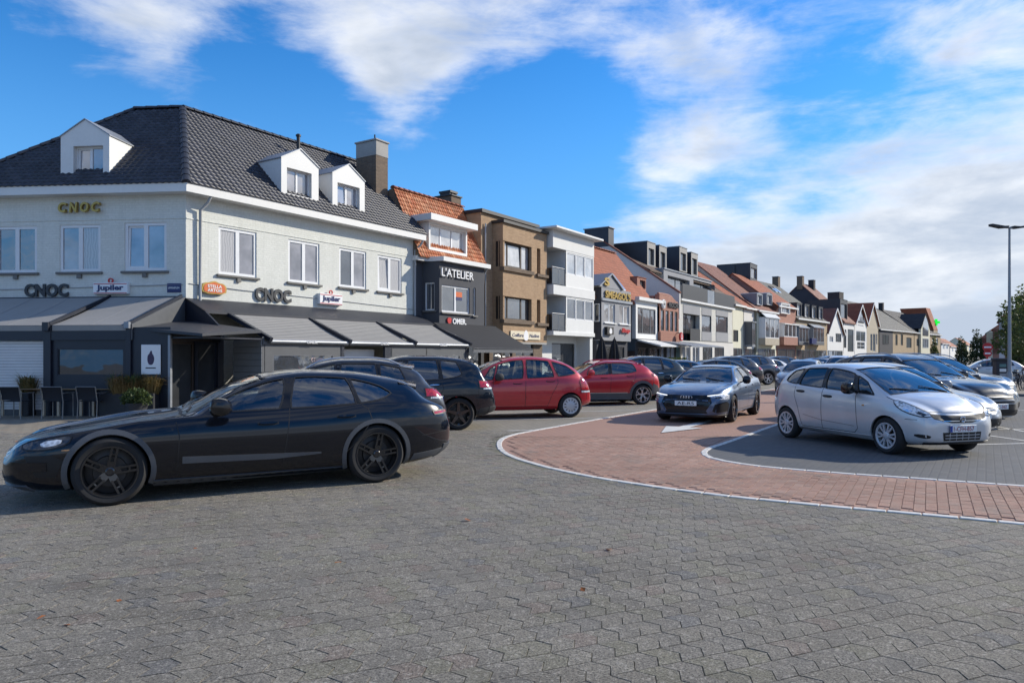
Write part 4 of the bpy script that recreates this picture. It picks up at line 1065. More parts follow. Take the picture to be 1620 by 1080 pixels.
OUT = [G(*p) for p in ((1040, 647), (850, 680), (800, 690), (787, 701), (795, 716), (830, 730), (900, 748), (1000, 765), (1120, 782), (1300, 800), (1450, 813), (1620, 829))]
INN = [G(*p) for p in ((1228, 672), (1150, 700), (1118, 710), (1112, 718), (1130, 727), (1200, 738), (1320, 748), (1460, 758), (1620, 769))]
def ext(a, b, s):
    d = Vector((b[0] - a[0], b[1] - a[1])).normalized(); return (b[0] + d.x * s, b[1] + d.y * s)
OUT = [ext(OUT[1], OUT[0], 70)] + chaikin(OUT, 2, False) + [ext(OUT[-2], OUT[-1], 11)]
INN = [ext(INN[1], INN[0], 70)] + chaikin(INN, 2, False) + [ext(INN[-2], INN[-1], 11)]
LANE = OUT + INN[::-1]
def inside(p, poly):
    c = False; j = len(poly) - 1
    for i in range(len(poly)):
        a, b = poly[i], poly[j]
        if (a[1] > p[1]) != (b[1] > p[1]) and p[0] < (b[0] - a[0]) * (p[1] - a[1]) / (b[1] - a[1]) + a[0]: c = not c
        j = i
    return c
def edge_dist(p, line):
    m = 1e9; P = Vector(p)
    for a, b in zip(line[:-1], line[1:]):
        A, B_ = Vector(a), Vector(b); t = max(0, min(1, (P - A).dot(B_ - A) / max(1e-9, (B_ - A).length_squared))); m = min(m, (A + (B_ - A) * t - P).length)
    return m

def flat_sheet(name, poly, mat, z, parent=None):
    tri = geometry.tessellate_polygon([[Vector((x, y, 0)) for x, y in poly]])
    b = MB(); V = [(x, y, z) for x, y in poly]; fs = []
    for a, c, d in tri:
        A, Cc, D = Vector(V[a]), Vector(V[c]), Vector(V[d])
        fs.append((a, c, d) if (Cc - A).cross(D - A).z > 0 else (d, c, a))
    b.add(V, fs); o = b.build(name, mat, parent)
    return o
lane = tag(flat_sheet('driving_lane', LANE, 'lane_far', .004), kind='structure')
# dark car park right of the lane, behind the inner edge
far_r = INN[0]
bay = tag(flat_sheet('car_park', INN + [(INN[-1][0] + 26, INN[-1][1] + 2), (INN[0][0] + 40, INN[0][1] - 6)], 'bay_dark', .0035), kind='structure')
# joint sand below the single pavers of the square
FRONT = [OUT[i] for i in range(len(OUT))]
def in_front(p): return not inside(p, LANE) and p[1] < 15.4 - .12 * p[0] and not inside(p, FIELD_R)
FIELD_R = INN + [(INN[-1][0] + 60, INN[-1][1]), (INN[0][0] + 60, INN[0][1])]
BEHIND = [p for p in OUT if p[1] > 15.4]
square = [(-16, 1.2), (13.5, 1.2), (OUT[-1][0], OUT[-1][1])] + [p for p in OUT[::-1] if p[1] < 15.5 and p[0] < OUT[-1][0] - .01] + [(.30, 15.45), (-16, 15.45)]
sq = tag(flat_sheet('square', square, 'sand_joint', .002), kind='structure')
flat = flat_sheet('terrace', [G(-260, 700), G(-200, 655), (-20, 19.2), (-5.2, 19.3), (-6.2, 17.4), (-9.2, 15.0), (-17, 14.4)], 'terrace_tiles', .006); tag(flat, kind='structure')

# ---- single pavers: interlocking blocks with notched ends
def tone_mesh(name, V, F, tones, mat, nv):
    """V: (n, nv, 3) vertices, F: faces of one piece, tones: (n, 3)"""
    n = len(V); v = np.asarray(V, dtype=np.float32).reshape(-1, 3)
    off = (np.arange(n) * nv)
    loops = []; starts = []; tot = []
    base_l = np.concatenate([np.array(f) for f in F]); ln = np.array([len(f) for f in F])
    L_ = (base_l[None, :] + off[:, None]).ravel().astype(np.int32)
    T_ = np.tile(ln, n).astype(np.int32); S_ = np.concatenate([[0], np.cumsum(T_)[:-1]]).astype(np.int32)
    me = bpy.data.meshes.new(name); me.vertices.add(len(v)); me.vertices.foreach_set('co', v.ravel())
    me.loops.add(len(L_)); me.loops.foreach_set('vertex_index', L_)
    me.polygons.add(len(T_)); me.polygons.foreach_set('loop_start', S_); me.polygons.foreach_set('loop_total', T_)
    me.update(calc_edges=True); me.validate(); me.shade_flat()
    a = me.attributes.new('tone', 'FLOAT_COLOR', 'POINT')
    c = np.ones((n, nv, 4), dtype=np.float32); c[:, :, :3] = np.asarray(tones, dtype=np.float32)[:, None, :]
    a.data.foreach_set('color', c.ravel()); me.materials.append(M(mat))
    return me

def lay_pieces(outline, spots, palette, mat, name, parent, top, low, chamfer=.008, jitter=.0022, n_single=300, seed=3):
    """spots: (x, y, angle); the pieces that show largest become objects of their own, the others one mesh"""
    rg = random.Random(seed); k = len(outline)
    cx = sum(p[0] for p in outline) / k; cy = sum(p[1] for p in outline) / k
    cen = [(p[0] - cx, p[1] - cy) for p in outline]
    inn = []
    for i in range(k):                                      # inset of the outline for the worn edge
        a, b, c = Vector(cen[i - 1]), Vector(cen[i]), Vector(cen[(i + 1) % k])
        n1 = Vector((-(b - a).y, (b - a).x)).normalized(); n2 = Vector((-(c - b).y, (c - b).x)).normalized()
        m = (n1 + n2); m = m / max(.35, m.length_squared / 2) * .5 * 1.0
        inn.append(b + m * chamfer)
    F = [tuple(range(k))] + [(k + i, k + (i + 1) % k, (i + 1) % k, i) for i in range(k)]
    base = [(p.x, p.y, top) for p in inn] + [(p[0], p[1], low) for p in cen]
    spots = sorted(spots, key=lambda s: (s[1] + .35 * abs(s[0])))
    vis = [s for s in spots if abs(s[0]) < s[1] * .735 and s[1] > 3.35]
    hid = [s for s in spots if not (abs(s[0]) < s[1] * .735 and s[1] > 3.35)]
    single, rest = vis[:n_single], vis[n_single:] + hid
    def tone():
        c = rg.choices(palette, [p[3] for p in palette])[0]; f = rg.uniform(.95, 1.05); return tuple(x * f for x in c[:3])
    variants = [tone_mesh(name, [base], F, [tone()], mat, 2 * k) for _ in range(26)]
    for (x, y, a) in single:
        o = link(name, rg.choice(variants), parent); o.location = (x, y, rg.uniform(-1, 1) * jitter); o.rotation_euler = (rg.gauss(0, .006), rg.gauss(0, .006), a + rg.gauss(0, .006))
    V = []; T_ = []
    B_ = np.array(base)
    for (x, y, a) in rest:
        a += rg.gauss(0, .006); c, s = math.cos(a), math.sin(a); W_ = B_.copy()
        W_[:, 0] = B_[:, 0] * c - B_[:, 1] * s + x; W_[:, 1] = B_[:, 0] * s + B_[:, 1] * c + y
        W_[:, 2] += rg.uniform(-1, 1) * jitter + B_[:, 0] * rg.gauss(0, .006) + B_[:, 1] * rg.gauss(0, .006)
        V.append(W_); T_.append(tone())
    if V:
        o = link(name, tone_mesh(name, V, F, T_, mat, 2 * k), parent); tag(o, kind='stuff')

PW, PH, PC = .142, .186, .056
PA = R(24)
outline = [(.0018, .0018), (PW - .0018, .0018), (PW + PC - .0018, PH * .5), (PW - .0018, PH - .0018), (.0018, PH - .0018), (PC + .0018, PH * .5)]
spots = []
ca, sa = math.cos(PA), math.sin(PA)
for j in range(-70, 150):
    for i in range(-170, 180):
        gx, gy = i * PW + .0, j * PH
        x, y = gx * ca - gy * sa, gx * sa + gy * ca
        if y < 2.3 or y > 15.6 or abs(x) > y * .80 + 3.0 or x > 11.5: continue
        if not in_front((x, y)) or edge_dist((x, y), OUT) < .16: continue
        if inside((x, y), [(-5.2, 19.3), (-6.2, 17.4), (-9.2, 15.0), (-17, 14.4), (-20, 22)]): continue
        spots.append((x, y, PA))
PAL = [(.285, .256, .205, 6), (.30, .272, .218, 5), (.268, .243, .20, 5), (.25, .23, .195, 2), (.29, .235, .19, 1.6), (.28, .258, .19, 3), (.225, .215, .198, .8)]
lay_pieces(outline, spots, PAL, 'paver', 'paver', sq, .012, .006, .003, .0014)

# ---- the lane: clay pavers laid across its right-hand arm, following the bend
spots = []
d_out = Vector((OUT[-1][0] - OUT[-2][0], OUT[-1][1] - OUT[-2][1])).normalized(); ang = math.atan2(d_out.y, d_out.x)
n_out = Vector((-d_out.y, d_out.x)); o0 = Vector(OUT[-2])
BW, BL = .108, .216
for i in range(-72, 110):
    for j in range(-2, 70):
        q = o0 + d_out * (i * BW) + n_out * ((j + (.5 if i % 2 else 0)) * BL)
        if q.y > 14.4 or not inside(q, LANE) or edge_dist(q, OUT) < .20 or edge_dist(q, INN) < .17 or abs(q.x) > q.y * .8 + 3.2: continue
        spots.append((q.x, q.y, ang))
PALR = [(.40, .232, .172, 6), (.42, .248, .184, 4), (.38, .218, .16, 4), (.44, .27, .205, 1)]
lay_pieces([(.002, .002), (BW - .002, .002), (BW - .002, BL - .002), (.002, BL - .002)], spots, PALR, 'clay_paver', 'clay_paver', lane, .012, .004, .004, .001)

# ---- white edging stones along both sides of the lane
def along(line, step, d0=0.0):
    out = []; acc = d0
    for a, b in zip(line[:-1], line[1:]):
        A, B_ = Vector(a), Vector(b); l = (B_ - A).length; t = acc
        while t < l: out.append((A + (B_ - A) * (t / l), math.atan2((B_ - A).y, (B_ - A).x))); t += step
        acc = t - l
    return out
stone = MB().box(-.152, .152, -.048, .048, -.004, .0125).mesh('edging_stone', 'white_stone', bevel=.006)
stone2 = MB().box(-.150, .153, -.046, .049, -.004, .0132).mesh('edging_stone', 'white_stone', bevel=.009)
for line, sg in ((OUT, 1), (INN, -1)):
    for k, (p, a) in enumerate(along(line, .315)):
        if p.y > 24 or p.y < 3.4 or abs(p.x) > p.y * .8 + 3.0: continue
        o = link('edging_stone', rnd.choice((stone, stone2)), lane); o.location = (p.x, p.y, rnd.uniform(-.002, .002)); o.rotation_euler = (0, 0, a + rnd.gauss(0, .012))
def painted(poly, parent=ground, z=.008, name='painted_line'): return flat_sheet(name, poly, 'road_paint', z, parent)
def line_strip(a, b, w=.1, z=.008):
    A, B_ = Vector(a), Vector(b); n = Vector((-(B_ - A).y, (B_ - A).x)).normalized() * w / 2
    return painted([tuple(A - n), tuple(B_ - n), tuple(B_ + n), tuple(A + n)], z=z)
for line in (OUT, INN):
    far = [p for p in line if p[1] > 23.5]
    a = Vector(line[1]); d = (Vector(line[0]) - a).normalized(); s = max(0, (24.0 - a.y) / d.y)
    line_strip(tuple(a + d * s), line[0], .11)
# direction arrow on the lane
dv = Vector((-.53, -.85)).normalized(); nv = Vector((-dv.y, dv.x))
tip = Vector(G(1046, 685.5)); bc = tip - dv * 1.45
painted([tuple(tip), tuple(bc + nv * .42), tuple(bc + nv * .13), tuple(bc - dv * 2.1 + nv * .11), tuple(bc - dv * 2.1 - nv * .11), tuple(bc - nv * .13), tuple(bc - nv * .42)], lane, .018, 'painted_arrow')
# bay lines
for a, b in (((1556, 671), (1660, 690)), ((1556, 679.5), (1690, 678)), ((1556, 688), (1690, 707)), ((1540, 703.5), (1690, 700)), ((1480, 650), (1640, 649)), ((690, 684), (850, 680.5))):
    line_strip(G(*a), G(*b), .085)
for k in range(7):                                   # left bays, slanting off the lane
    p = Vector(OUT[1]) + Vector((.524, .852)) * (-6.8 + 3.1 * k) if k else None
    if p is None: continue
    line_strip(tuple(p + Vector((-.15, 0))), tuple(p + Vector((-4.9, -1.26))), .09)

# ================================================================== houses
mat_plain('white_frame', (.72, .73, .74), .4, var=.05, bump=0)
mat_plain('dark_frame', (.03, .032, .037), .45, var=.1, bump=0)
mat_plain('grey_frame', (.10, .105, .115), .45, var=.1, bump=0)
mat_plain('brown_frame', (.035, .024, .018), .5, var=.15, bump=0)
mat_plain('bluestone', (.16, .155, .145), .7, var=.2, bump=.3)
mat_plain('concrete', (.33, .32, .30), .8, var=.15, bump=.3)
mat_plain('white_board', (.70, .70, .68), .5, var=.06, bump=.05)
mat_plain('curtain', (.62, .60, .58), .9, var=.1, bump=.2)
mat_plain('zinc', (.26, .28, .31), .45, .5, var=.12, bump=.05)
mat_plain('slate_metal', (.035, .038, .048), .5, .2, var=.15, bump=.1)
mat_plain('pipe_grey', (.36, .37, .38), .5, .1, var=.1, bump=0)
mat_plain('lead_cap', (.02, .021, .024), .5, var=.2, bump=.1)
mat_plain('awning_grey', (.29, .28, .265), .85, var=.08, bump=.2, scale=20)
mat_plain('awning_black', (.016, .017, .021), .85, var=.15, bump=.2, scale=20)
mat_plain('veranda_navy', (.012, .016, .028), .4, var=.12, bump=.05)
mat_plain('veranda_grey', (.085, .09, .098), .5, var=.1, bump=.05)
mat_plain('board_grey', (.20, .21, .22), .55, var=.1, bump=.1)
mat_plain('shutter_white', (.66, .66, .66), .5, var=.06, bump=.05)
mat_plain('gold', (.42, .29, .08), .4, .6, var=.12, bump=0)
mat_plain('sign_dark', (.03, .033, .038), .5, var=.1, bump=0)
mat_plain('sign_red', (.5, .02, .02), .4, var=.08, bump=0)
mat_plain('sign_orange', (.62, .13, .03), .4, var=.08, bump=0)
mat_plain('sign_cream', (.75, .66, .48), .4, var=.06, bump=0)
mat_plain('sign_white', (.8, .8, .8), .4, var=.04, bump=0)
mat_plain('sign_blue', (.01, .02, .11), .4, var=.06, bump=0)
mat_plain('plaster_dark', (.062, .065, .075), .85, var=.12, bump=.3)
mat_plain('plaster_white', (.70, .70, .68), .85, var=.06, bump=.25)
mat_plain('plaster_cream', (.62, .60, .47), .85, var=.08, bump=.25)
mat_plain('plaster_pale', (.60, .58, .54), .85, var=.08, bump=.25)
mat_plain('plaster_grey', (.28, .285, .30), .85, var=.1, bump=.25)
mat_plain('plaster_navy', (.04, .043, .055), .85, var=.12, bump=.25)
mat_brick('painted_brick', (.70, .71, .65), (.75, .755, .70), (.63, .64, .59), bump=.35)
mat_brick('tan_brick', (.38, .25, .15), (.47, .32, .195), (.36, .28, .20))
mat_brick('brown_brick', (.155, .115, .085), (.21, .155, .11), (.17, .145, .12))
mat_brick('yellow_brick', (.43, .32, .20), (.50, .39, .26), (.38, .33, .26))
mat_brick('pink_brick', (.36, .17, .125), (.43, .22, .165), (.33, .25, .21))
mat_brick('red_brick', (.26, .10, .075), (.32, .14, .10), (.27, .2, .17))
mat_brick('beige_brick', (.46, .40, .30), (.52, .46, .36), (.44, .40, .33))
mat_brick('dark_brick', (.045, .042, .045), (.065, .06, .06), (.06, .058, .056))
mat_brick('stone_clad', (.58, .57, .52), (.66, .65, .60), (.50, .49, .46), .5, .16, .012)
mat_brick('wood_clad', (.36, .17, .12), (.40, .20, .145), (.2, .1, .075), 3.0, .11, .012)
mat_pane('pane', (.045, .05, .058), .16)
mat_pane('pane_sky', (.24, .232, .25), .15)  # pale lavender base paints in part of the sky's reflection
mat_pane('pane_dark', (.02, .022, .026), .03)
mat_pane('pane_pale', (.42, .42, .42), .22)
def mat_curtain(name):
    """net curtain close behind a pane, its fold shading painted in stripes"""
    t = NT(name); co = t.objco(); sp = t.n('ShaderNodeSeparateXYZ'); t.l(co, sp.inputs[0])
    w = t.math('SINE', t.math('MULTIPLY', t.math('ADD', t.math('ADD', sp.outputs[0], sp.outputs[1]), t.math('MULTIPLY', t.noise(co, 2.2, 3, .6), .25)), 75.0))
    c = t.mix(t.rng(w, -1, 1), (.36, .355, .36), (.50, .49, .49)); d = t.pr(c, .8, 0, .3)  # lighter and darker stripes paint the light and shade of the folds
    gl = t.n('ShaderNodeBsdfGlossy'); gl.inputs['Roughness'].default_value = .02
    fr = t.n('ShaderNodeFresnel'); fr.inputs[0].default_value = 1.5
    mx = t.n('ShaderNodeMixShader'); t.l(t.math('ADD', t.math('MULTIPLY', fr.outputs[0], 1.2), .10, True), mx.inputs[0]); t.l(d, mx.inputs[1]); t.l(gl.outputs[0], mx.inputs[2]); t.done(mx.outputs[0])
mat_curtain('pane_curtain')
def mat_tiles(name, c1, c2, dark, tw=.24, th=.30, rough=.75, bump=.9):
    """roof covering too far off to tell its tiles apart one by one (x along the eaves, y and z up the slope)"""
    t = NT(name); co = t.objco(); sp = t.n('ShaderNodeSeparateXYZ'); t.l(co, sp.inputs[0])
    cm = t.n('ShaderNodeCombineXYZ'); t.l(sp.outputs[0], cm.inputs[0]); t.l(t.math('MULTIPLY', sp.outputs[2], 1.35), cm.inputs[1])
    b = t.n('ShaderNodeTexBrick'); t.l(cm.outputs[0], b.inputs['Vector']); b.offset = 0
    b.inputs['Scale'].default_value = 1; b.inputs['Brick Width'].default_value = tw; b.inputs['Row Height'].default_value = th; b.inputs['Mortar Size'].default_value = .018; b.inputs['Mortar Smooth'].default_value = .6
    b.inputs['Color1'].default_value = tuple(c1) + (1,); b.inputs['Color2'].default_value = tuple(c2) + (1,); b.inputs['Mortar'].default_value = tuple(dark) + (1,)
    n = t.noise(co, 1.1, 5, .65); n2 = t.noise(co, 9, 4, .6)
    c = t.mix(t.math('MULTIPLY', t.rng(n, .4, .7), .55), b.outputs['Color'], tuple(x * .55 for x in c1))
    c = t.mix(t.math('MULTIPLY', t.rng(n2, .4, .7), .3), c, tuple(dark))
    w = t.n('ShaderNodeTexWave'); t.l(cm.outputs[0], w.inputs['Vector']); w.inputs['Scale'].default_value = .314 / tw / 1.0
    h = t.math('ADD', t.math('MULTIPLY', b.outputs['Fac'], -.8), t.math('MULTIPLY', w.outputs['Fac'], .8))
    t.done(t.pr(c, rough, 0, .35, t.bump(h, bump, .03)))
mat_tiles('tiles_red', (.32, .085, .035), (.39, .115, .05), (.15, .045, .025))
mat_tiles('tiles_brownred', (.22, .085, .06), (.28, .11, .075), (.10, .045, .035))
mat_tiles('tiles_brown', (.16, .105, .075), (.20, .135, .095), (.08, .06, .045))
mat_tiles('tiles_grey', (.12, .12, .11), (.16, .155, .14), (.06, .06, .055))
mat_tiles('tiles_dark', (.045, .043, .047), (.065, .06, .06), (.02, .02, .022))
mat_tiles('tiles_pink', (.30, .20, .165), (.34, .23, .185), (.17, .11, .09))
def mat_tilepiece(name, cols, rough, spec):
    t = NT(name); a = t.n('ShaderNodeAttribute'); a.attribute_name = 'tone'; p = t.pos(); n = t.noise(p, 9, 5, .6); n1 = t.noise(p, .8, 4, .6)
    c = t.mix(t.math('MULTIPLY', t.rng(n, .4, .7), .35), a.outputs['Color'], cols[0]); c = t.mix(t.math('MULTIPLY', t.rng(n1, .45, .7), .4), c, cols[1])
    t.done(t.pr(c, rough, 0, spec, t.bump(t.noise(p, 60, 3, .6), .15, .004)))
mat_tilepiece('slate_tile', ((.02, .022, .03), (.042, .046, .06)), .45, .45)
mat_tilepiece('clay_tile', ((.22, .06, .028), (.32, .16, .09)), .7, .35)

class Row_:
    """a straight line of house fronts: x along the pavement, y into the houses"""
    def __init__(s, P, u): s.P = Vector(P); s.u = Vector(u).normalized(); s.n = Vector((-s.u.y, s.u.x)); s.rz = math.atan2(s.u.y, s.u.x)
    def t(s, px, y=0.0):
        k = (px - 810.0) / FPX; P = s.P + s.n * y
        return (k * P.y - P.x) / (s.u.x - k * s.u.y)
    def at(s, t, y=0.0): return s.P + s.n * y + s.u * t
    def z(s, px, py, y=0.0): return CAM_H + (HORZ - py) * s.at(s.t(px, y), y).y / FPX

class House:
    def __init__(s, name, label, row, px0=None, t0=None, cat='building', group=None):
        s.row = row; s.t0 = row.t(px0) if t0 is None else t0
        p = row.at(s.t0); s.root = thing(name, label, cat, (p.x, p.y, 0), row.rz, group); s.fr = None
    def X(s, px, y=0.0): return s.row.t(px, y) - s.t0
    def Z(s, px, py, y=0.0): return s.row.z(px, py, y)
    def put(s, name, mb, mats, parent=None, **kw):
        o = mb.build(name, mats, parent or s.root, **kw)
        if parent is None and s.fr is not None: o.matrix_local = s.fr
        return o
    def wall(s, x0, x1, z0, z1, mat, y=0.0, holes=(), rev=.14, depth=0.0, name='wall', axis='x', at=0.0):
        """front wall with openings, their reveals, and side and back walls when depth > 0"""
        b = MB(); xs = sorted({x0, x1} | {h[i] for h in holes for i in (0, 1) if x0 < h[i] < x1}); zs = sorted({z0, z1} | {h[i] for h in holes for i in (2, 3) if z0 < h[i] < z1})
        for i in range(len(xs) - 1):
            for j in range(len(zs) - 1):
                cx, cz = (xs[i] + xs[i + 1]) / 2, (zs[j] + zs[j + 1]) / 2
                if any(h[0] < cx < h[1] and h[2] < cz < h[3] for h in holes): continue
                b.quad((xs[i], y, zs[j]), (xs[i + 1], y, zs[j]), (xs[i + 1], y, zs[j + 1]), (xs[i], y, zs[j + 1]))
        for a, c, d, e in holes:
            r = y + rev
            b.quad((a, y, d), (a, y, e), (a, r, e), (a, r, d)); b.quad((c, y, e), (c, y, d), (c, r, d), (c, r, e))
            b.quad((a, y, e), (c, y, e), (c, r, e), (a, r, e)); b.quad((c, y, d), (a, y, d), (a, r, d), (c, r, d))
        if depth:
            q = y + depth
            b.quad((x0, q, z0), (x0, y, z0), (x0, y, z1), (x0, q, z1)); b.quad((x1, y, z0), (x1, q, z0), (x1, q, z1), (x1, y, z1)); b.quad((x1, q, z0), (x0, q, z0), (x0, q, z1), (x1, q, z1))
            b.quad((x0, y, z1 - .002), (x1, y, z1 - .002), (x1, q, z1 - .002), (x0, q, z1 - .002))
        return s.put(name, b, mat)
    def window(s, x0, x1, z0, z1, y=0.0, cols=2, rows=1, fr='white_frame', fw=.075, pane='pane', back=.08, sill=None, tilt=None, trans=0.0, curtain=False, parent=None):
        """frame with mullions, single panes and a sill; tilt = index of a sash leaning inwards"""
        q = y + back; b = MB(); d0, d1 = q - .03, q + .035
        b.box(x0, x0 + fw, d0, d1, z0, z1); b.box(x1 - fw, x1, d0, d1, z0, z1); b.box(x0 + fw, x1 - fw, d0, d1, z1 - fw, z1); b.box(x0 + fw, x1 - fw, d0, d1, z0, z0 + fw)
        cs = cols if isinstance(cols, (list, tuple)) else [1] * cols; tot = sum(cs); w = x1 - x0 - 2 * fw; xs = [x0 + fw]
        for c in cs: xs.append(xs[-1] + w * c / tot)
        zs = [z0 + fw + (z1 - z0 - 2 * fw) * k / rows for k in range(rows + 1)]
        for x in xs[1:-1]: b.box(x - fw * .75, x + fw * .75, d0 + .004, d1 - .004, z0 + fw, z1 - fw)
        for k in range(1, rows): b.box(x0 + fw, x1 - fw, d0 + .006, d1 - .006, zs[k] - fw * .5, zs[k] + fw * .5)
        o = s.put('window', b, fr, parent); s.last = o
        for i in range(len(cs)):
            for k in range(rows):
                a, c, e, f = xs[i], xs[i + 1], zs[k], zs[k + 1]
                if tilt == i:
                    g = MB(); lean = min(.32, (f - e) * .16)
                    s.put('pane', MB().quad((a, q + .08, e), (c, q + .08, e), (c, q + .08, f), (a, q + .08, f)), 'pane_dark', o)
                    for (u0, u1, w0, w1) in ((a, a + .06, 0, 1), (c - .06, c, 0, 1), (a + .06, c - .06, 0, .045), (a + .06, c - .06, .955, 1)):
                        P = [(u0, q - .02 + lean * w0 * .2, e + (f - e) * w0), (u1, q - .02 + lean * w0 * .2, e + (f - e) * w0), (u1, q - .02 + lean * w1 * .2, e + (f - e) * w1), (u0, q - .02 + lean * w1 * .2, e + (f - e) * w1)]
                        g.prism(P, (0, .03, 0))
                    if isinstance(pane, (list, tuple)): pane = pane[0]
                    s.put('sash', g, fr, o); s.put('pane', MB().quad((a + .05, q, e + .03), (c - .05, q, e + .03), (c - .05, q + lean * .2, f - .03), (a + .05, q + lean * .2, f - .03)), pane, o)
                else:
                    pn = pane[(i + k) % len(pane)] if isinstance(pane, (list, tuple)) else pane
                    s.put('pane', MB().quad((a, q, e), (c, q, e), (c, q, f), (a, q, f)), pn, o)
        if curtain: pass
        if sill: s.put('sill', MB().box(x0 - .08, x1 + .08, y - .09, y + back, z0 - .075, z0 - .004), sill, o, bevel=.008)
        return (x0, x1, z0, z1)
    def front(s, x0, x1, z0, z1, mat, wins, y=0.0, depth=0.0, rev=.14, holes=(), **kw):
        """wins: (x0, x1, z0, z1, options)"""
        H = list(holes)
        for w in wins:
            o = dict(kw); o.update(w[4] if len(w) > 4 else {}); H.append(s.window(*w[:4], y=y, **o))
        return s.wall(x0, x1, z0, z1, mat, y, H, rev, depth)
    def slab(s, name, poly, th, mat, parent=None, **kw):
        """plate over a planar outline of 3D points, thickened downwards"""
        return s.put(name, MB().prism(poly, (0, 0, -th)), mat, parent, **kw)
    def gable_roof(s, x0, x1, ze, zr, yr, mat, ov=.3, back=None, gable=None, th=.14, ze_b=None, name='roof', side=.06):
        """ridge along the street; front eaves at z=ze, ridge zr at depth yr"""
        yb = 2 * yr if back is None else back; sl = (zr - ze) / yr; zb = ze if ze_b is None else ze_b; b = MB()
        f = [(x0 - side, -ov, ze - ov * sl), (x1 + side, -ov, ze - ov * sl), (x1 + side, yr, zr), (x0 - side, yr, zr)]
        k = [(x0 - side, yr, zr), (x1 + side, yr, zr), (x1 + side, yb, zb), (x0 - side, yb, zb)]
        b.prism(f, (0, 0, -th)); b.prism(k, (0, 0, -th))
        o = s.put(name, b, mat)
        if gable:
            for x, e in ((x0, .0), (x1, .0)):
                P = [(x, 0, 2.0), (x, 0, ze - th), (x, yr, zr - th), (x, yb, zb - th), (x, yb, 2.0)]
                s.put('gable_wall', MB().prism(P, (.12 if x == x0 else -.12, 0, 0)), gable)
        return o
    def dormer(s, x0, x1, y, z0, zsh, zpk, depth, mat, roof, hole, wopts, cheek=None):
        """box dormer with a pointed or flat head; hole: window opening"""
        b = MB(); xm = (x0 + x1) / 2
        h = hole; fw_, r = .0, .22
        # front with opening
        pts = [(x0, z0), (x1, z0), (x1, zsh), (xm, zpk), (x0, zsh)]
        for a, c, d, e in ((x0, h[0], z0, zsh), (h[1], x1, z0, zsh), (h[0], h[1], z0, h[2]), (h[0], h[1], h[3], zsh)):
            if c - a > .003 and e - d > .003: b.quad((a, y, d), (c, y, d), (c, y, e), (a, y, e))
        if zpk > zsh + .01: b.poly([(x0, y, zsh), (x1, y, zsh), (xm, y, zpk)])
        for (p, q) in (((h[0], h[2]), (h[0], h[3])), ((h[0], h[3]), (h[1], h[3])), ((h[1], h[3]), (h[1], h[2])), ((h[1], h[2]), (h[0], h[2]))):
            b.quad((p[0], y, p[1]), (q[0], y, q[1]), (q[0], y + r, q[1]), (p[0], y + r, p[1]))
        d = s.put('dormer', b, mat)
        ck = MB().quad((x0, y + depth, z0), (x0, y, z0), (x0, y, zsh), (x0, y + depth, zsh)).quad((x1, y, z0), (x1, y + depth, z0), (x1, y + depth, zsh), (x1, y, zsh))
        ck.quad((x0, y, z0), (x0, y + depth, z0), (x1, y + depth, z0), (x1, y, z0))
        s.put('dormer_cheek', ck, cheek or mat, d)
        e = .03; rf = MB()
        if zpk > zsh + .01:
            for sg, xa in ((-1, x0), (1, x1)):
                k = (zpk - zsh) / (xm - x0)
                P = [(xa + sg * e, y - e, zsh - e * k + .03), (xm, y - e, zpk + .03), (xm, y + depth, zpk + .03), (xa + sg * e, y + depth, zsh - e * k + .03)]
                rf.prism(P, (0, 0, -.035))
        else: rf.box(x0 - e, x1 + e, y - e * 1.5, y + depth, zsh, zsh + .06)
        s.put('dormer_roof', rf, roof, d)
        s.window(h[0], h[1], h[2], h[3], y=y + r - .12, parent=d, **wopts)
        return d

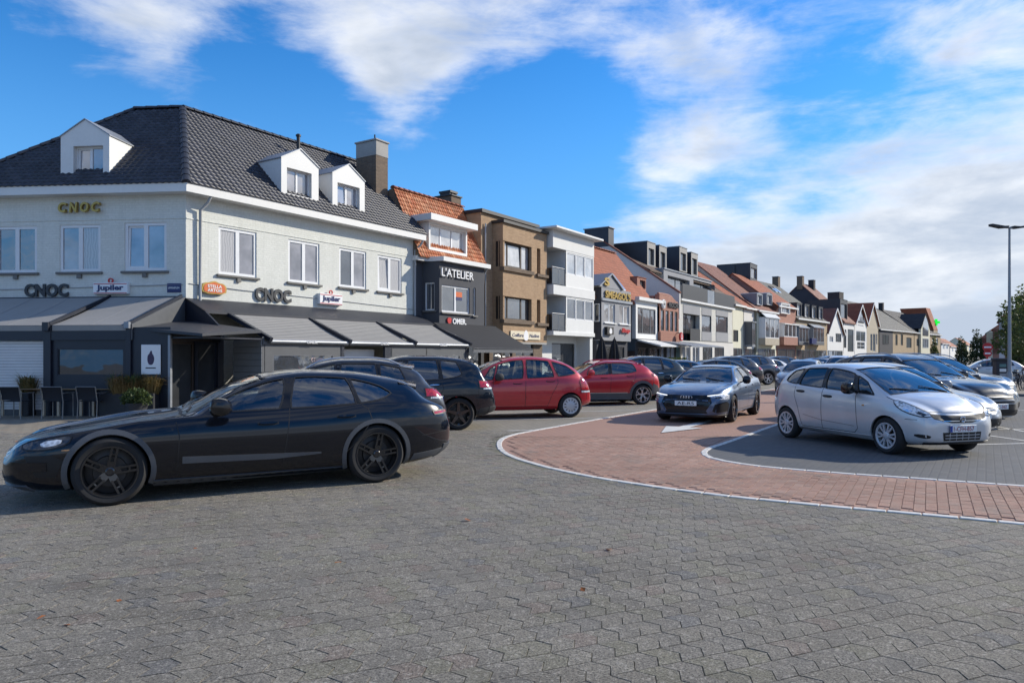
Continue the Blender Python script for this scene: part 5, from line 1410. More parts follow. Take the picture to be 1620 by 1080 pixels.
def tile_roof(parent, plane, tw, th, tones, mat, name='roof_tile', n_single=300, seed=5, fr=None, thick=.022, wave=.028):
    """plane: (outline of 3D points, eaves direction, up-slope direction) in the parent's frame; interlocking pantiles in courses"""
    rg = random.Random(seed); pcs = []
    n_ac = 7; prof = [(tw * (k / (n_ac - 1) - .5) * 1.06, wave * (math.sin(2 * math.pi * (k / (n_ac - 1)) * 1.0 + .5) * .5 + .5)) for k in range(n_ac)]
    base = [(x, -th * .55, z + thick * 1.25) for x, z in prof] + [(x, th * .60, z - .004) for x, z in prof] + [(x, -th * .55, z - .012) for x, z in prof]
    F = [(k, k + 1, n_ac + k + 1, n_ac + k) for k in range(n_ac - 1)] + [(2 * n_ac + k, 2 * n_ac + k + 1, k + 1, k) for k in range(n_ac - 1)]
    Bs = np.array(base)
    for (P, e, u) in plane:
        P = [Vector(p) for p in P]; e = Vector(e).normalized(); u = Vector(u); u = (u - e * u.dot(e)).normalized(); n = e.cross(u); O = P[0]
        Q = [((p - O).dot(e), (p - O).dot(u)) for p in P]
        x0, x1 = min(q[0] for q in Q), max(q[0] for q in Q); y0, y1 = min(q[1] for q in Q), max(q[1] for q in Q)
        j = 0; y = y0 + th * .42
        while y < y1:
            x = x0 + tw * .5
            while x < x1:
                if inside((x, y), Q): pcs.append((O + e * x + u * y + n * .012, Matrix((e, u, n)).transposed()))
                x += tw
            y += th; j += 1
    def tone():
        f = rg.uniform(.75, 1.25); c = rg.choice(tones); return tuple(k * f for k in c)
    W_ = (fr if fr is not None else Matrix.Identity(4))
    base_w = parent.matrix_basis @ W_
    pcs.sort(key=lambda q: (base_w @ q[0]).length)
    variants = [tone_mesh(name, [Bs], F, [tone()], mat, len(base)) for _ in range(14)]
    for v in variants: v.shade_smooth()
    for p, m in pcs[:n_single]:
        o = link(name, rg.choice(variants), parent); o.matrix_local = W_ @ Matrix.Translation(p) @ m.to_4x4() @ Matrix.Rotation(rg.gauss(0, .008), 4, 'Z')
    V, T_ = [], []
    for p, m in pcs[n_single:]:
        A = np.array(m @ Matrix.Rotation(rg.gauss(0, .008), 3, 'Z')); V.append(Bs @ A.T + np.array(p)); T_.append(tone())
    if V:
        me = tone_mesh(name, V, F, T_, mat, len(base)); me.shade_smooth(); o = link(name, me, parent); o.matrix_local = W_; tag(o, kind='stuff')
    return len(pcs)

def sign_board(name, label, row, px0, px1, py0, py1, mat, y=-.06, th=.06, cat='sign', bevel=.01, group=None):
    """a board on a house front, given by its measured place on that front"""
    t0, t1 = row.t(px0, y), row.t(px1, y); pm = (px0 + px1) / 2
    z1, z0 = row.z(pm, py0, y), row.z(pm, py1, y); p = row.at((t0 + t1) / 2, y)
    r = thing(name, label, cat, (p.x, p.y, (z0 + z1) / 2), row.rz, group)
    w, h = t1 - t0, z1 - z0
    if mat: MB().box(-w / 2, w / 2, 0, th, -h / 2, h / 2).build('board', mat, r, bevel=bevel)
    return r, w, h

# ------------------------------------------------------------------ the corner cafe
P0 = (-9.78, 21.8)
RA = Row_(P0, (.546, .838))
uL = Vector((.995, -.098)).normalized(); LL = 7.4
RL = Row_(Vector(P0) - uL * LL, uL)
cafe = House('corner_cafe', 'white painted brick corner cafe with dark tiled hipped roof and three white dormers', RA, t0=0.0)
rootM = Matrix.Translation((P0[0], P0[1], 0)) @ Matrix.Rotation(RA.rz, 4, 'Z')
leftM = rootM.inverted() @ Matrix.Translation((RL.P.x, RL.P.y, 0)) @ Matrix.Rotation(RL.rz, 4, 'Z')
def loc(w): return rootM.inverted() @ Vector(w)             # world point -> cafe frame
def corner(a, b):
    """point a behind the right wall's plane and b behind the left wall's plane"""
    n1, n2 = RA.n, RL.n; det = n1.x * n2.y - n1.y * n2.x
    return Vector((P0[0] + (a * n2.y - b * n1.y) / det, P0[1] + (n1.x * b - n2.x * a) / det))
h = cafe; W = h.X(656); ZE = 6.44; ZR = 10.2; OV = .42
wr = [(h.X(a), h.X(b), h.Z((a + b) / 2, q), h.Z((a + b) / 2, p), kw) for (a, b, p, q, kw) in ((345.8, 406, 363, 436.5, dict(pane=('pane_curtain', 'pane_sky'))), (456, 505.4, 382, 448, {}), (536.7, 579.3, 395, 455.5, dict(pane=('pane', 'pane_sky'))), (597.4, 635.4, 406, 462, dict(tilt=0, pane=('pane_curtain', 'pane_sky'))))]
h.front(0, W, 0, ZE, 'painted_brick', wr, rev=.16, fr='white_frame', pane='pane_sky', sill='bluestone', back=.06, depth=8.0, fw=.09)
for w in wr: h.put('sill_bracket', MB().box((w[0] + w[1]) / 2 - .07, (w[0] + w[1]) / 2 + .07, -.07, .01, w[2] - .2, w[2] - .077), 'bluestone')
h.put('string_course', MB().box(.01, W, -.018, .05, 5.72, 5.75), 'painted_brick'); 
h.put('cable', MB().tube([(.1, -.02, 3.78), (2.0, -.025, 3.72), (W * .55, -.02, 3.66), (W - .1, -.02, 3.55)], .012, 5), 'pipe_grey')
h.fr = leftM
wl = [(RL.t(a), RL.t(b), RL.z((a + b) / 2, q), RL.z((a + b) / 2, p), kw) for (a, b, p, q, kw) in ((-6, 58.5, 358, 431.5, dict(pane='pane')), (94.4, 159, 355.5, 430, dict(pane=('pane_sky', 'pane_curtain'))), (197, 263.5, 352, 428.5, dict(tilt=0)))]
h.front(0, LL - .002, 0, ZE, 'painted_brick', wl, rev=.16, fr='white_frame', pane='pane_sky', sill='bluestone', back=.06, depth=6.0, fw=.09)
for w in wl: h.put('sill_bracket', MB().box((w[0] + w[1]) / 2 - .07, (w[0] + w[1]) / 2 + .07, -.07, .01, w[2] - .2, w[2] - .077), 'bluestone')
h.put('string_course', MB().box(.0, LL - .03, -.018, .05, 5.72, 5.75), 'painted_brick')
h.put('cable', MB().tube([(.1, -.02, 3.62), (3.0, -.025, 3.66), (LL - .1, -.02, 3.74)], .012, 5), 'pipe_grey')
h.fr = None
# eaves: a deep white fascia round the corner, its soffit below
E0, I0 = corner(-OV, -OV), corner(-OV + .10, -OV + .10)
ELw = RL.P - uL * .4; EL = ELw - RL.n * OV
ERw = RA.at(W + .25); ER = ERw - RA.n * OV
def wp(v, z): return loc((v.x, v.y, z))
for nm, a, c, n in (('fascia', E0, ER, RA.n), ('fascia', EL, E0, RL.n)):
    d = (c - a).normalized()
    b = MB(); i = n * .5
    P = [wp(a, ZE), wp(c, ZE), wp(c, ZE + .28), wp(a, ZE + .28)]
    if nm == 'fascia':
        c2 = c + n * OV if c is ER else I0 + (E0 - I0) * 0
    b.quad(*P)
    ia = (I0 if a is E0 else a + n * (OV + .02)); ic = (I0 if c is E0 else c + n * (OV + .02))
    if a is E0: ia = corner(.02, .02)
    if c is E0: ic = corner(.02, .02)
    b.quad(wp(a, ZE), wp(ia, ZE), wp(ic, ZE), wp(c, ZE)); b.quad(wp(a, ZE + .28), wp(c, ZE + .28), wp(ic, ZE + .28), wp(ia, ZE + .28))
    b.quad(wp(c, ZE), wp(ic, ZE), wp(ic, ZE + .28), wp(c, ZE + .28)); b.quad(wp(ia, ZE), wp(a, ZE), wp(a, ZE + .28), wp(ia, ZE + .28))
    h.put('fascia', b, 'white_board')
# hipped roof
DR = 3.25
Q = corner(DR, DR); QL = Q - uL * 1.75; QR = RA.at(W + .12, DR)
ez = ZE + .26
BKR = RA.at(W + .12, 2 * DR + OV); BK = corner(2 * DR + OV, 2 * DR + OV); BKL = RL.P - uL * .4 + RL.n * (2 * DR + OV)
def rp(v, z=None): return wp(v, z)
faces = [[rp(E0, ez), rp(ER, ez), rp(QR, ZR), rp(Q, ZR)], [rp(EL, ez), rp(E0, ez), rp(Q, ZR), rp(QL, ZR)], [rp(BKL, ez), rp(EL, ez), rp(QL, ZR)], [rp(QL, ZR), rp(Q, ZR), rp(BK, ez), rp(BKL, ez)], [rp(Q, ZR), rp(QR, ZR), rp(BKR, ez), rp(BK, ez)], [rp(ER, ez), rp(BKR, ez), rp(QR, ZR)]]
rb = MB()
for f in faces: rb.poly(f)
roof = h.put('roof', rb, 'tiles_dark', fix=True)
def lv(v): return (rootM.inverted().to_3x3() @ Vector((v.x, v.y, 0)))
up = lambda a, b: b - a
TONES = [(.03, .033, .046), (.038, .041, .056), (.025, .028, .04), (.044, .047, .062)]
tile_roof(cafe.root, [(faces[0], lv(RA.u), faces[0][3] - faces[0][0]), (faces[1], lv(uL), faces[1][2] - faces[1][1])], .20, .20, TONES, 'slate_tile')
# ridge and hip caps
def caps(a, b, step, r, name, mat, root, tilt=.02):
    a, b = Vector(a), Vector(b); n = max(1, int((b - a).length / step)); d = (b - a) / n
    me = None; L_ = d.length
    prof = [(r * math.cos(R(x)), r * math.sin(R(x))) for x in (0, 36, 72, 108, 144, 180)]
    dd = d.normalized(); e = dd.cross(Vector((0, 0, 1))).normalized(); g = e.cross(dd)
    bm_ = MB(); P = []
    for k, s_ in ((0, 1.12), (1, .94)):
        for x, y in prof: P.append(dd * (L_ * (k * 1.10 - .02)) + e * x * s_ + g * y * s_ * .8)
    m = len(prof); bm_.add(P, [(i, i + 1, m + i + 1, m + i) for i in range(m - 1)] + [tuple(range(m - 1, -1, -1))])
    me = bm_.mesh(name, mat, 50)
    for k in range(n): o = link(name, me, root); o.location = a + d * k
caps(rp(Q, ZR), rp(QR, ZR), .36, .13, 'ridge_cap', 'slate_metal', cafe.root)
caps(rp(QL, ZR), rp(Q, ZR), .36, .13, 'ridge_cap', 'slate_metal', cafe.root)
caps(rp(E0, ez), rp(Q, ZR), .36, .12, 'hip_cap', 'slate_metal', cafe.root)
caps(rp(EL, ez), rp(QL, ZR), .36, .12, 'hip_cap', 'slate_metal', cafe.root)
# dormers (three): white boxes with pointed heads
slope = (ZR - ez) / (DR + OV)
def ydor(z): return (z - ez) / slope - OV + .02
def dorm(row, fr, p0, p1, pb, ps, pk, yf, wx0, wx1, wz0, wz1, tilt):
    h.fr = fr
    x0, x1 = row.t(p0, yf), row.t(p1, yf); pm = (p0 + p1) / 2
    z0, zs_, zk = (row.z(pm, q, yf) for q in (pb, ps, pk))
    hole = (row.t(wx0, yf), row.t(wx1, yf), row.z(pm, wz0, yf), row.z(pm, wz1, yf))
    d = h.dormer(x0, x1, yf, z0, zs_, zk, ydor(zk) - yf + .1, 'white_board', 'zinc', hole, dict(cols=2, pane='pane_sky', tilt=tilt, fw=.05))
    h.fr = None
dorm(RL, leftM, 96, 173, 281.5, 215, 189, .02, 116, 163, 277, 231, 0)
dorm(RA, None, 445, 504, 314, 257, 236, .02, 454, 493, 314 - 4, 270, None)
dorm(RA, None, 526, 577, 333, 280, 260, .02, 534, 569, 333 - 4, 293, 0)
# chimney and flue on the right end
def chimney(h, x, y, z0, z1, wx, wy, mat, cap, capz=.0, name='chimney', pots=0):
    c = h.put(name, MB().box(x - wx / 2, x + wx / 2, y - wy / 2, y + wy / 2, z0, z1 - capz), mat)
    b = MB()
    if capz: b.box(x - wx / 2 - .015, x + wx / 2 + .015, y - wy / 2 - .015, y + wy / 2 + .015, z1 - capz, z1)
    b.box(x - wx / 2 - .06, x + wx / 2 + .06, y - wy / 2 - .06, y + wy / 2 + .06, z1, z1 + .07)
    h.put('chimney_cap', b, cap, c, bevel=.01)
    for k in range(pots): h.put('chimney_pot', MB().lathe([(.09, 0), (.085, .25), (.10, .27), (.07, .27)], 12, 'z', (x + (k - (pots - 1) / 2) * .3, y, z1 + .07)), 'red_brick', c, smooth=40)
    return c
xc_ = h.X(590, 1.9); chimney(h, xc_, 1.95, 7.5, h.Z(590, 228, 1.9), .72, 1.15, 'brown_brick', 'concrete', .62)
h.put('flue', MB().tube([(h.X(472, 2.2), 2.2, 8.8), (h.X(472, 2.2), 2.2, h.Z(472, 213, 2.2))], .07, 10).lathe([(.10, 0), (.10, .06), (.04, .1)], 10, 'z', (h.X(472, 2.2), 2.2, h.Z(472, 216, 2.2))), 'lead_cap', smooth=40)
h.put('flue', MB().tube([(xc_ - .2, 1.6, h.Z(590, 228, 1.9)), (xc_ - .2, 1.6, h.Z(590, 217, 1.9))], .03, 8), 'lead_cap')
# downpipes
for x in (.42, W - .07):
    h.put('downpipe', MB().tube([(x + .18, -OV + .05, ZE + .02), (x + .12, -.30, ZE - .18), (x, -.09, ZE - .42), (x, -.075, 4), (x, -.075, .1)], .045, 10), 'pipe_grey', smooth=50)

# ---- veranda and awnings along the right-hand front
YV = -2.75
zf = lambda px, py: RA.z(px, py, YV)
ztop, zmid, zfr = 3.34, 2.92, h.Z(480, 541, YV) + .03
xa, xb = h.X(417, YV), h.X(742, YV)
h.slab('veranda_roof', [(-.02, .0, ztop), (xb + .1, .0, ztop), (xb + .1, -.95, zmid), (-.02, -.95, zmid)], .07, 'slate_metal')
xs_ = [h.X(425, YV), h.X(551, YV), h.X(655, YV), h.X(742, YV)]
for i in range(3):
    a, b_ = xs_[i] + .08, xs_[i + 1] - .08; n = 15
    P = []
    for k in range(n + 1):
        q = k / n; sag = -.035 * math.sin(math.pi * q)
        P += [(a, -.95 + (YV + .95) * q, zmid - .07 + (zfr - zmid + .07) * q + sag), (b_, -.95 + (YV + .95) * q, zmid - .07 + (zfr - zmid + .07) * q + sag)]
    m = MB().add(P, [(2 * k + 1, 2 * k, 2 * k + 2, 2 * k + 3) for k in range(n)])
    aw = h.put('awning', m, 'awning_grey', smooth=60)
    for k in range(1, 14): h.put('awning_stripe', MB().bar((a + .01, P[2 * k][1], P[2 * k][2] + .004), (b_ - .01, P[2 * k][1], P[2 * k][2] + .004), .035, .004), 'zinc', aw)
    h.put('awning_bar', MB().tube([(a - .05, YV - .02, zfr - .03), (b_ + .05, YV - .02, zfr - .03)], .06, 10), 'zinc', smooth=40)
for x in xs_[1:] + [xs_[0]]:
    h.put('awning_arm', MB().bar((x, -.7, zmid + .02), (x, YV - .12, zfr + .02), .11, .11), 'veranda_navy')
h.put('veranda_cheek', MB().prism([(-.02, -.0, 2.0), (-.02, -.0, ztop), (-.02, -.95, zmid), (-.02, YV * .62, 2.42), (-.02, YV * .62, 2.0)], (.06, 0, 0)), 'veranda_navy')
for t_, px in (('OMER.', 491), ('CNOC', 606), ('OMER.', 699)):
    o = lettering(t_, cafe.root, (h.X(px, YV), YV - .085, zfr - .03), (.42, .085), 'sign_white', .006, 'awning_lettering', bold=.02)
# veranda front below the bar
zt_ = zfr - .12
def vbox(nm, p0, p1, z0, z1, mat, y0=YV + .03, y1=YV + .12, parent=None): return h.put(nm, MB().box(h.X(p0, YV), h.X(p1, YV), y0, y1, z0, z1), mat, parent, bevel=.006)
vbox('veranda_beam', 417, 742, zt_, zt_ + .10, 'veranda_grey', YV + .02, YV + .16)
for a, b_, c in ((421, 541, (433, 530)), (622, 676, (630, 668)), (677, 739, (684, 730))):
    H_ = [(h.X(c[0], YV), h.X(c[1], YV), .95, zt_ - .28)]
    h.wall(h.X(a, YV), h.X(b_, YV), 0, zt_, 'veranda_grey', YV + .05, H_, .06, name='veranda_panel')
    w = h.window(*H_[0], y=YV + .02, cols=1, fr='grey_frame', pane='pane', fw=.05, back=.06)
vs_ = vbox('door_blind', 546, 609, 0, zt_ - .1, 'shutter_white', YV + .5, YV + .56)
vbox('post', 541, 546, 0, zt_, 'veranda_navy'); vbox('post', 610, 621, 0, zt_, 'veranda_navy'); vbox('post', 738, 743, 0, zt_ + .1, 'veranda_navy')
# boarded end wall towards the entrance
nb = 11; ye = YV + 1.35
for k in range(nb):
    z0 = .02 + k * .185
    h.put('cladding_board', MB().box(xa - .03, xa + .0, YV + .06, ye, z0, z0 + .178), 'board_grey', bevel=.006)
h.put('end_wall', MB().box(xa + .002, xa + .08, YV + .06, ye, 0, 2.15), 'veranda_grey')
# ---- veranda along the left-hand front
h.fr = leftM
YL = -2.6
lx = lambda px: RL.t(px, YL)
lz = lambda px, py: RL.z(px, py, YL)
zt0, zf0 = RL.z(150, 471), lz(150, 514)
h.put('awning_cassette', MB().box(-2, LL - .22, -.18, -.01, zt0 - .22, zt0 + .02), 'veranda_navy')
for a, b_ in ((lx(-180), lx(76)), (lx(82), lx(203))):
    n = 10; P = []
    for k in range(n + 1):
        q = k / n; sag = -.06 * math.sin(math.pi * q)
        for x in (a, b_): P.append((x, -.15 + (YL + .15) * q, zt0 + (zf0 - zt0) * q + sag))
    aw = h.put('awning', MB().add(P, [(2 * k + 1, 2 * k, 2 * k + 2, 2 * k + 3) for k in range(n)]), 'awning_grey', smooth=60)
    m = max(2, int((b_ - a) / 1.1))
    for i in range(1, m):
        x = a + (b_ - a) * i / m
        h.put('awning_seam', MB().tube([(x, P[2 * k][1], P[2 * k][2] + .002) for k in range(n + 1)], .006, 5), 'zinc', aw)
    h.put('valance', MB().box(a + .02, b_ - .02, YL - .012, YL - .004, zf0 - .15, zf0 - .01), 'awning_grey', aw)
for px in (79, 205): h.put('awning_arm', MB().bar((lx(px), -.1, zt0 + .03), (lx(px), YL - .03, zf0 + .03), .06, .09), 'veranda_navy')
h.put('awning_arm_bracket', MB().box(lx(199), lx(207), YL - .10, YL, zf0 - .10, zf0 + .08), 'zinc', bevel=.01)
h.put('awning_arm_bracket', MB().box(lx(70), lx(80), YL - .10, YL, zf0 - .16, zf0 + .08), 'veranda_navy', bevel=.01)
h.put('veranda_beam', MB().box(lx(-180), lx(207), YL, YL + .15, zf0 - .40, zf0 - .03), 'veranda_navy')
h.put('veranda_cheek', MB().prism([(lx(206), -.02, zt0), (lx(206), YL, zf0 + .02), (lx(206), YL, zf0 - .4), (lx(206), -.02, zf0 - .4)], (.05, 0, 0)), 'veranda_grey')
# roller shutter of slats, dark glazed panel, posts
zs0 = zf0 - .42
sl = 24
for k in range(sl):
    z = zs0 - (k + 1) * .077
    h.put('shutter_slat', MB().box(lx(-180), lx(69), YL + .10, YL + .125, z, z + .071), 'shutter_white', bevel=.006)
h.put('shutter_guide', MB().box(lx(-180), lx(69), YL + .13, YL + .16, 0, zs0), 'veranda_grey')
h.put('post', MB().box(lx(69), lx(80.5), YL - .02, YL + .14, 0, zf0 - .0), 'veranda_navy', bevel=.006)
H_ = [(lx(88), lx(194), lz(140, 594), lz(140, 551))]
h.wall(lx(80.6), lx(199), 0, zf0 - .402, 'veranda_navy', YL + .05, H_, .05, name='veranda_panel')
h.window(*H_[0], y=YL + .03, cols=1, fr='veranda_navy', pane='pane_dark', fw=.03, back=.06)
h.put('post', MB().box(lx(199.2), lx(207), YL - .02, YL + .14, 0, zf0 - .1), 'veranda_navy', bevel=.006)
h.wall(lx(207.2), lx(268), 0, zf0 - .06, 'veranda_navy', YL + .05, (), .05, name='veranda_panel')
h.put('post', MB().box(lx(266), lx(270), YL - .02, YL + .08, 0, 2.15), 'zinc', bevel=.006)
h.fr = None
# entrance between the two verandas
A_ = RL.at(lx(268), YL + .08); B_ = RA.at(xa - .05, ye - .05)
d_ = (B_ - A_); ln = d_.length; rz = math.atan2(d_.y, d_.x)
h.fr = rootM.inverted() @ Matrix.Translation((A_.x, A_.y, 0)) @ Matrix.Rotation(rz, 4, 'Z')
h.front(0, ln, 0, 2.2, 'veranda_navy', [(ln * .12, ln * .52, .05, 2.0, dict(fr='brown_frame')), (ln * .56, ln * .9, .05, 2.0, {})], y=.35, cols=1, fr='veranda_navy', pane='pane_dark', fw=.07)
h.put('door_header', MB().box(ln * .05, ln * .95, .28, .34, 2.02, 2.14), 'brown_frame')
h.fr = None
cz = 2.36
C_ = [RL.at(lx(206), YL + .2), Vector((-7.86, 18.45)), RA.at(xa - .1, YV - .05), RA.at(.1, -.6), RL.at(LL - .5, -.6)]
h.put('entrance_canopy', MB().prism([loc((C_[0].x, C_[0].y, cz)), loc((C_[1].x, C_[1].y, 2.17)), loc((C_[2].x, C_[2].y, 2.33)), loc((C_[3].x, C_[3].y, 2.62)), loc((C_[4].x, C_[4].y, 2.62))], (0, 0, -.07)), 'slate_metal')
h.put('entrance_ceiling', MB().prism([loc((p.x, p.y, 2.10)) for p in (C_[0] + Vector((.1, .1)), Vector((-8.0, 18.8)), C_[2], C_[3], C_[4])], (0, 0, -.04)), 'veranda_navy')

# ---- lettering and signs on the cafe
def text_sign(name, label, row, px0, px1, py0, py1, s, mat, y=-.03, depth=.05, **kw):
    r, w, hh = sign_board(name, label, row, px0, px1, py0, py1, None, y)
    n = len(s); tot = 0
    lettering(s, r, (0, 0, 0), (w, hh), mat, depth, **kw)
    return r
text_sign('letter_sign', 'dark grey cutout cafe letters between two white brewery boxes over the grey awnings', RA, 403, 460, 456.5, 477.5, 'CNOC', 'sign_dark', -.02, .05, bold=.042)
text_sign('letter_sign', 'black cutout cafe letters on the shaded wall above the left awning', RL, 40, 109, 449, 469.5, 'CNOC', 'sign_dark', -.02, .05, bold=.042)
r, w_, h_ = sign_board('letter_sign', 'raised gold cafe letters high under the eaves of the shaded wall', RL, 91, 157, 319.5, 335.5, None, -.16)
for k, ch in enumerate('CNOC'): lettering(ch, r, ((k - 1.5) * w_ * .265, .10, 0), (w_ * .2, h_), 'gold', .10, 'letter', bold=.03, shear=.15)
for row, a, b_, p, q, lab in ((RL, 147, 201.5, 447, 465, 'white brewery light box with red crown mark on the shaded wall above the awning'), (RA, 506, 542, 465, 482, 'white brewery light box standing out from the sunlit cafe wall')):
    r, w_, h_ = sign_board('brewery_sign', lab, row, a, b_, p, q, 'sign_white', -.14, .14)
    lettering('Jupiler', r, (0, -.004, 0), (w_ * .78, h_ * .62), 'sign_blue', .01, bold=.03)
    MB().box(-w_ * .48, w_ * .48, -.006, .0, h_ * .36, h_ * .42).box(-w_ * .48, w_ * .48, -.006, .0, -h_ * .44, -h_ * .38).build('red_stripe', 'sign_red', r)
    MB().lathe([(.05, -.02), (.085, -.02), (.085, .02), (.05, .02), (.05, -.02)], 14, 'y', (0, .03, h_ * .5 + .06)).build('crown_mark', 'sign_red', r)
r, w_, h_ = sign_board('brewery_sign', 'orange cartouche shaped beer sign with gold edge beside the corner downpipe', RA, 320.5, 358, 444, 468, None, -.12)
o = chaikin([(-.5, -.38), (.5, -.38), (.54, .1), (.4, .34), (.2, .36), (0, .5), (-.2, .36), (-.4, .34), (-.54, .1)], 1)
MB().prism([(x * w_ * .98, 0, z * h_) for x, z in o], (0, .1, 0)).build('board', 'gold', r)
MB().prism([(x * w_ * .86, -.012, z * h_ * .84) for x, z in o], (0, .012, 0)).build('face', 'sign_orange', r)
lettering('STELLA', r, (0, -.014, h_ * .12), (w_ * .6, h_ * .2), 'sign_white', .006, bold=.02); lettering('ARTOIS', r, (0, -.014, -h_ * .14), (w_ * .62, h_ * .2), 'sign_white', .006, bold=.02)
r, w_, h_ = sign_board('street_name_sign', 'small blue street name plate near the corner of the shaded wall', RL, 264, 286, 448, 462.5, 'sign_blue', -.03, .03)
lettering('LIPPENSPLEIN', r, (0, -.003, 0), (w_ * .8, h_ * .22), 'sign_white', .003, bold=.01)
r, w_, h_ = sign_board('poster', 'white poster with a dark figure print on the navy veranda panel', Row_(RL.at(0, YL + .04), uL), 223, 254, 545, 592, 'sign_white', -.025, .02)
mat_plain('print_violet', (.06, .045, .09), .7, var=.5, bump=0, scale=30)
MB().prism([(x * w_ * .2, -.003, z * h_ * .24 + h_ * .06) for x, z in chaikin([(-.5, -1), (.5, -1), (.95, -.3), (.75, .35), (.35, .55), (.3, 1), (-.1, .95), (-.35, .55), (-.8, .35), (-.9, -.4)], 2)], (0, .003, 0)).build('printed_figure', 'print_violet', r)
MB().box(-w_ * .26, w_ * .26, -.003, 0, -h_ * .30, -h_ * .265).build('printed_line', 'ink', r)

# ------------------------------------------------------------------ dark house with orange mansard
h = House('mansard_house', 'narrow dark grey plastered house with orange mansard roof and white dormer', RA, 656)
b2 = h; W = h.X(762); YB = -.8
xa, xb = h.X(668), h.X(766, YB); x1 = h.X(695, YB)
zg = h.Z(700, 412, YB) - .02; zb_ = 2.9
Zc = lambda px, py: h.Z(px, py, YB)
h.wall(0, W, 0, zg, 'plaster_dark', .0, (), depth=7.5)
# bay: slanted side with a narrow window, broad front
h.front(x1, xb, zb_, zg, 'plaster_dark', [(h.X(699, YB), h.X(743, YB), Zc(720, 495), Zc(720, 452.5), dict(cols=2)), (h.X(748, YB), h.X(752.5, YB), Zc(750, 499), Zc(750, 455), dict(cols=1, fw=.04))], y=YB, pane='pane', sill='bluestone', depth=.78)
d_ = Vector((x1 - xa, YB)); ln = d_.length
old = h.fr; h.fr = Matrix.Translation((xa, 0, 0)) @ Matrix.Rotation(math.atan2(d_.y, d_.x), 4, 'Z')
h.front(0, ln - .004, zb_, zg, 'plaster_dark', [(ln * .16, ln * .74, h.Z(680, 492), h.Z(680, 449), dict(cols=1, fw=.05))], pane='pane', sill='bluestone')
h.fr = None
g = [(-.12, -.28), (xa + .0, -.30), (x1 + .02, YB - .22), (xb + .22, YB - .22)]
gz0, gz1 = zg - .02, zg + .17
for a, c in zip(g[:-1], g[1:]):
    q = [(a[0], a[1]), (c[0], c[1]), (c[0], .3), (a[0], .3)]
    h.put('gutter', MB().prism([(x, y, gz0) for x, y in q], (0, 0, gz1 - gz0)), 'white_board')
ye, zr2 = -.35, 8.8; yr = 1.15; e0 = gz1 - .04
fc = [(-.1, ye, e0), (W + .05, ye, e0), (W + .05, yr, zr2), (-.1, yr, zr2)]
h.put('roof', MB().poly(fc).poly([(-.1, yr, zr2), (W + .05, yr, zr2), (W + .05, 7, 6.8), (-.1, 7, 6.8)]).poly([(-.1, ye, e0), (-.1, yr, zr2), (-.1, 7, 6.8), (-.1, 7, e0)][::-1]).poly([(W + .05, ye, e0), (W + .05, yr, zr2), (W + .05, 7, 6.8), (W + .05, 7, e0)]), ['brown_brick'])
tile_roof(h.root, [(fc, (1, 0, 0), Vector(fc[3]) - Vector(fc[0]))], .17, .23, [(.50, .155, .06), (.58, .20, .085), (.42, .115, .045), (.55, .24, .12)], 'clay_tile', seed=8)
caps(fc[3], fc[2], .33, .12, 'ridge_cap', 'tiles_red', h.root)
yd = -.22
dx0, dx1 = h.X(681, yd), h.X(737, yd); dz0, dz1 = h.Z(709, 396, yd), h.Z(709, 361, yd)
d = h.dormer(dx0 - .1, dx1 + .1, yd, dz0 - .12, dz1 + .12, dz1 + .12, 1.6, 'white_board', 'white_board', (dx0, dx1, dz0, dz1), dict(cols=3, pane='pane_pale', fw=.06))
h.put('dormer_fascia', MB().box(dx0 - .42, dx1 + .42, yd - .38, yd + 1.1, dz1 + .10, dz1 + .38), 'white_board', d, bevel=.01)
chimney(h, h.X(712, 1.6), 1.7, 7.8, 9.25, .75, .95, 'brown_brick', 'lead_cap', .0)
h.put('chimney_cowl', MB().box(h.X(712, 1.6) - .3, h.X(712, 1.6) + .3, 1.35, 2.05, 9.45, 9.55).box(h.X(712, 1.6) - .28, h.X(712, 1.6) - .2, 1.4, 2.0, 9.3, 9.45).box(h.X(712, 1.6) + .2, h.X(712, 1.6) + .28, 1.4, 2.0, 9.3, 9.45), 'lead_cap')
h.put('downpipe', MB().tube([(xb + .12, YB - .1, zg), (xb + .1, YB + .1, zg - .3), (xb + .08, YB + .2, 2.6)], .04, 8), 'pipe_grey', smooth=50)
text_sign('letter_sign', 'pale letters on a dark strip below the gutter of the dark grey house', Row_(RA.at(0, YB), RA.u), 698, 748, 427, 440, "L'ATELIER", 'sign_white', -.04, .05, bold=.005)
r, w_, h_ = sign_board('brewery_sign', 'red and white beer lettering under the window of the dark grey house', Row_(RA.at(0, YB), RA.u), 707, 737, 502.5, 514, None, -.06)
lettering('OMER.', r, (w_ * .13, 0, 0), (w_ * .72, h_ * .8), 'sign_white', .04, bold=.03)
MB().prism([(x * w_ * .12 - w_ * .36, -.0, z * h_ * .5) for x, z in chaikin([(-.8, .9), (.8, .9), (.9, -.2), (0, -1), (-.9, -.2)], 1)], (0, .05, 0)).build('emblem', 'sign_red', r)
r, w_, h_ = sign_board('paper_notice', 'orange and blue paper notice inside the window of the dark grey house', Row_(RA.at(0, YB), RA.u), 721, 731, 462, 475, 'sign_orange', .055, .006, bevel=0)
MB().box(-w_ / 2, w_ / 2, -.004, 0, -h_ / 2, -h_ * .12).build('lower_print', 'sign_blue', r)
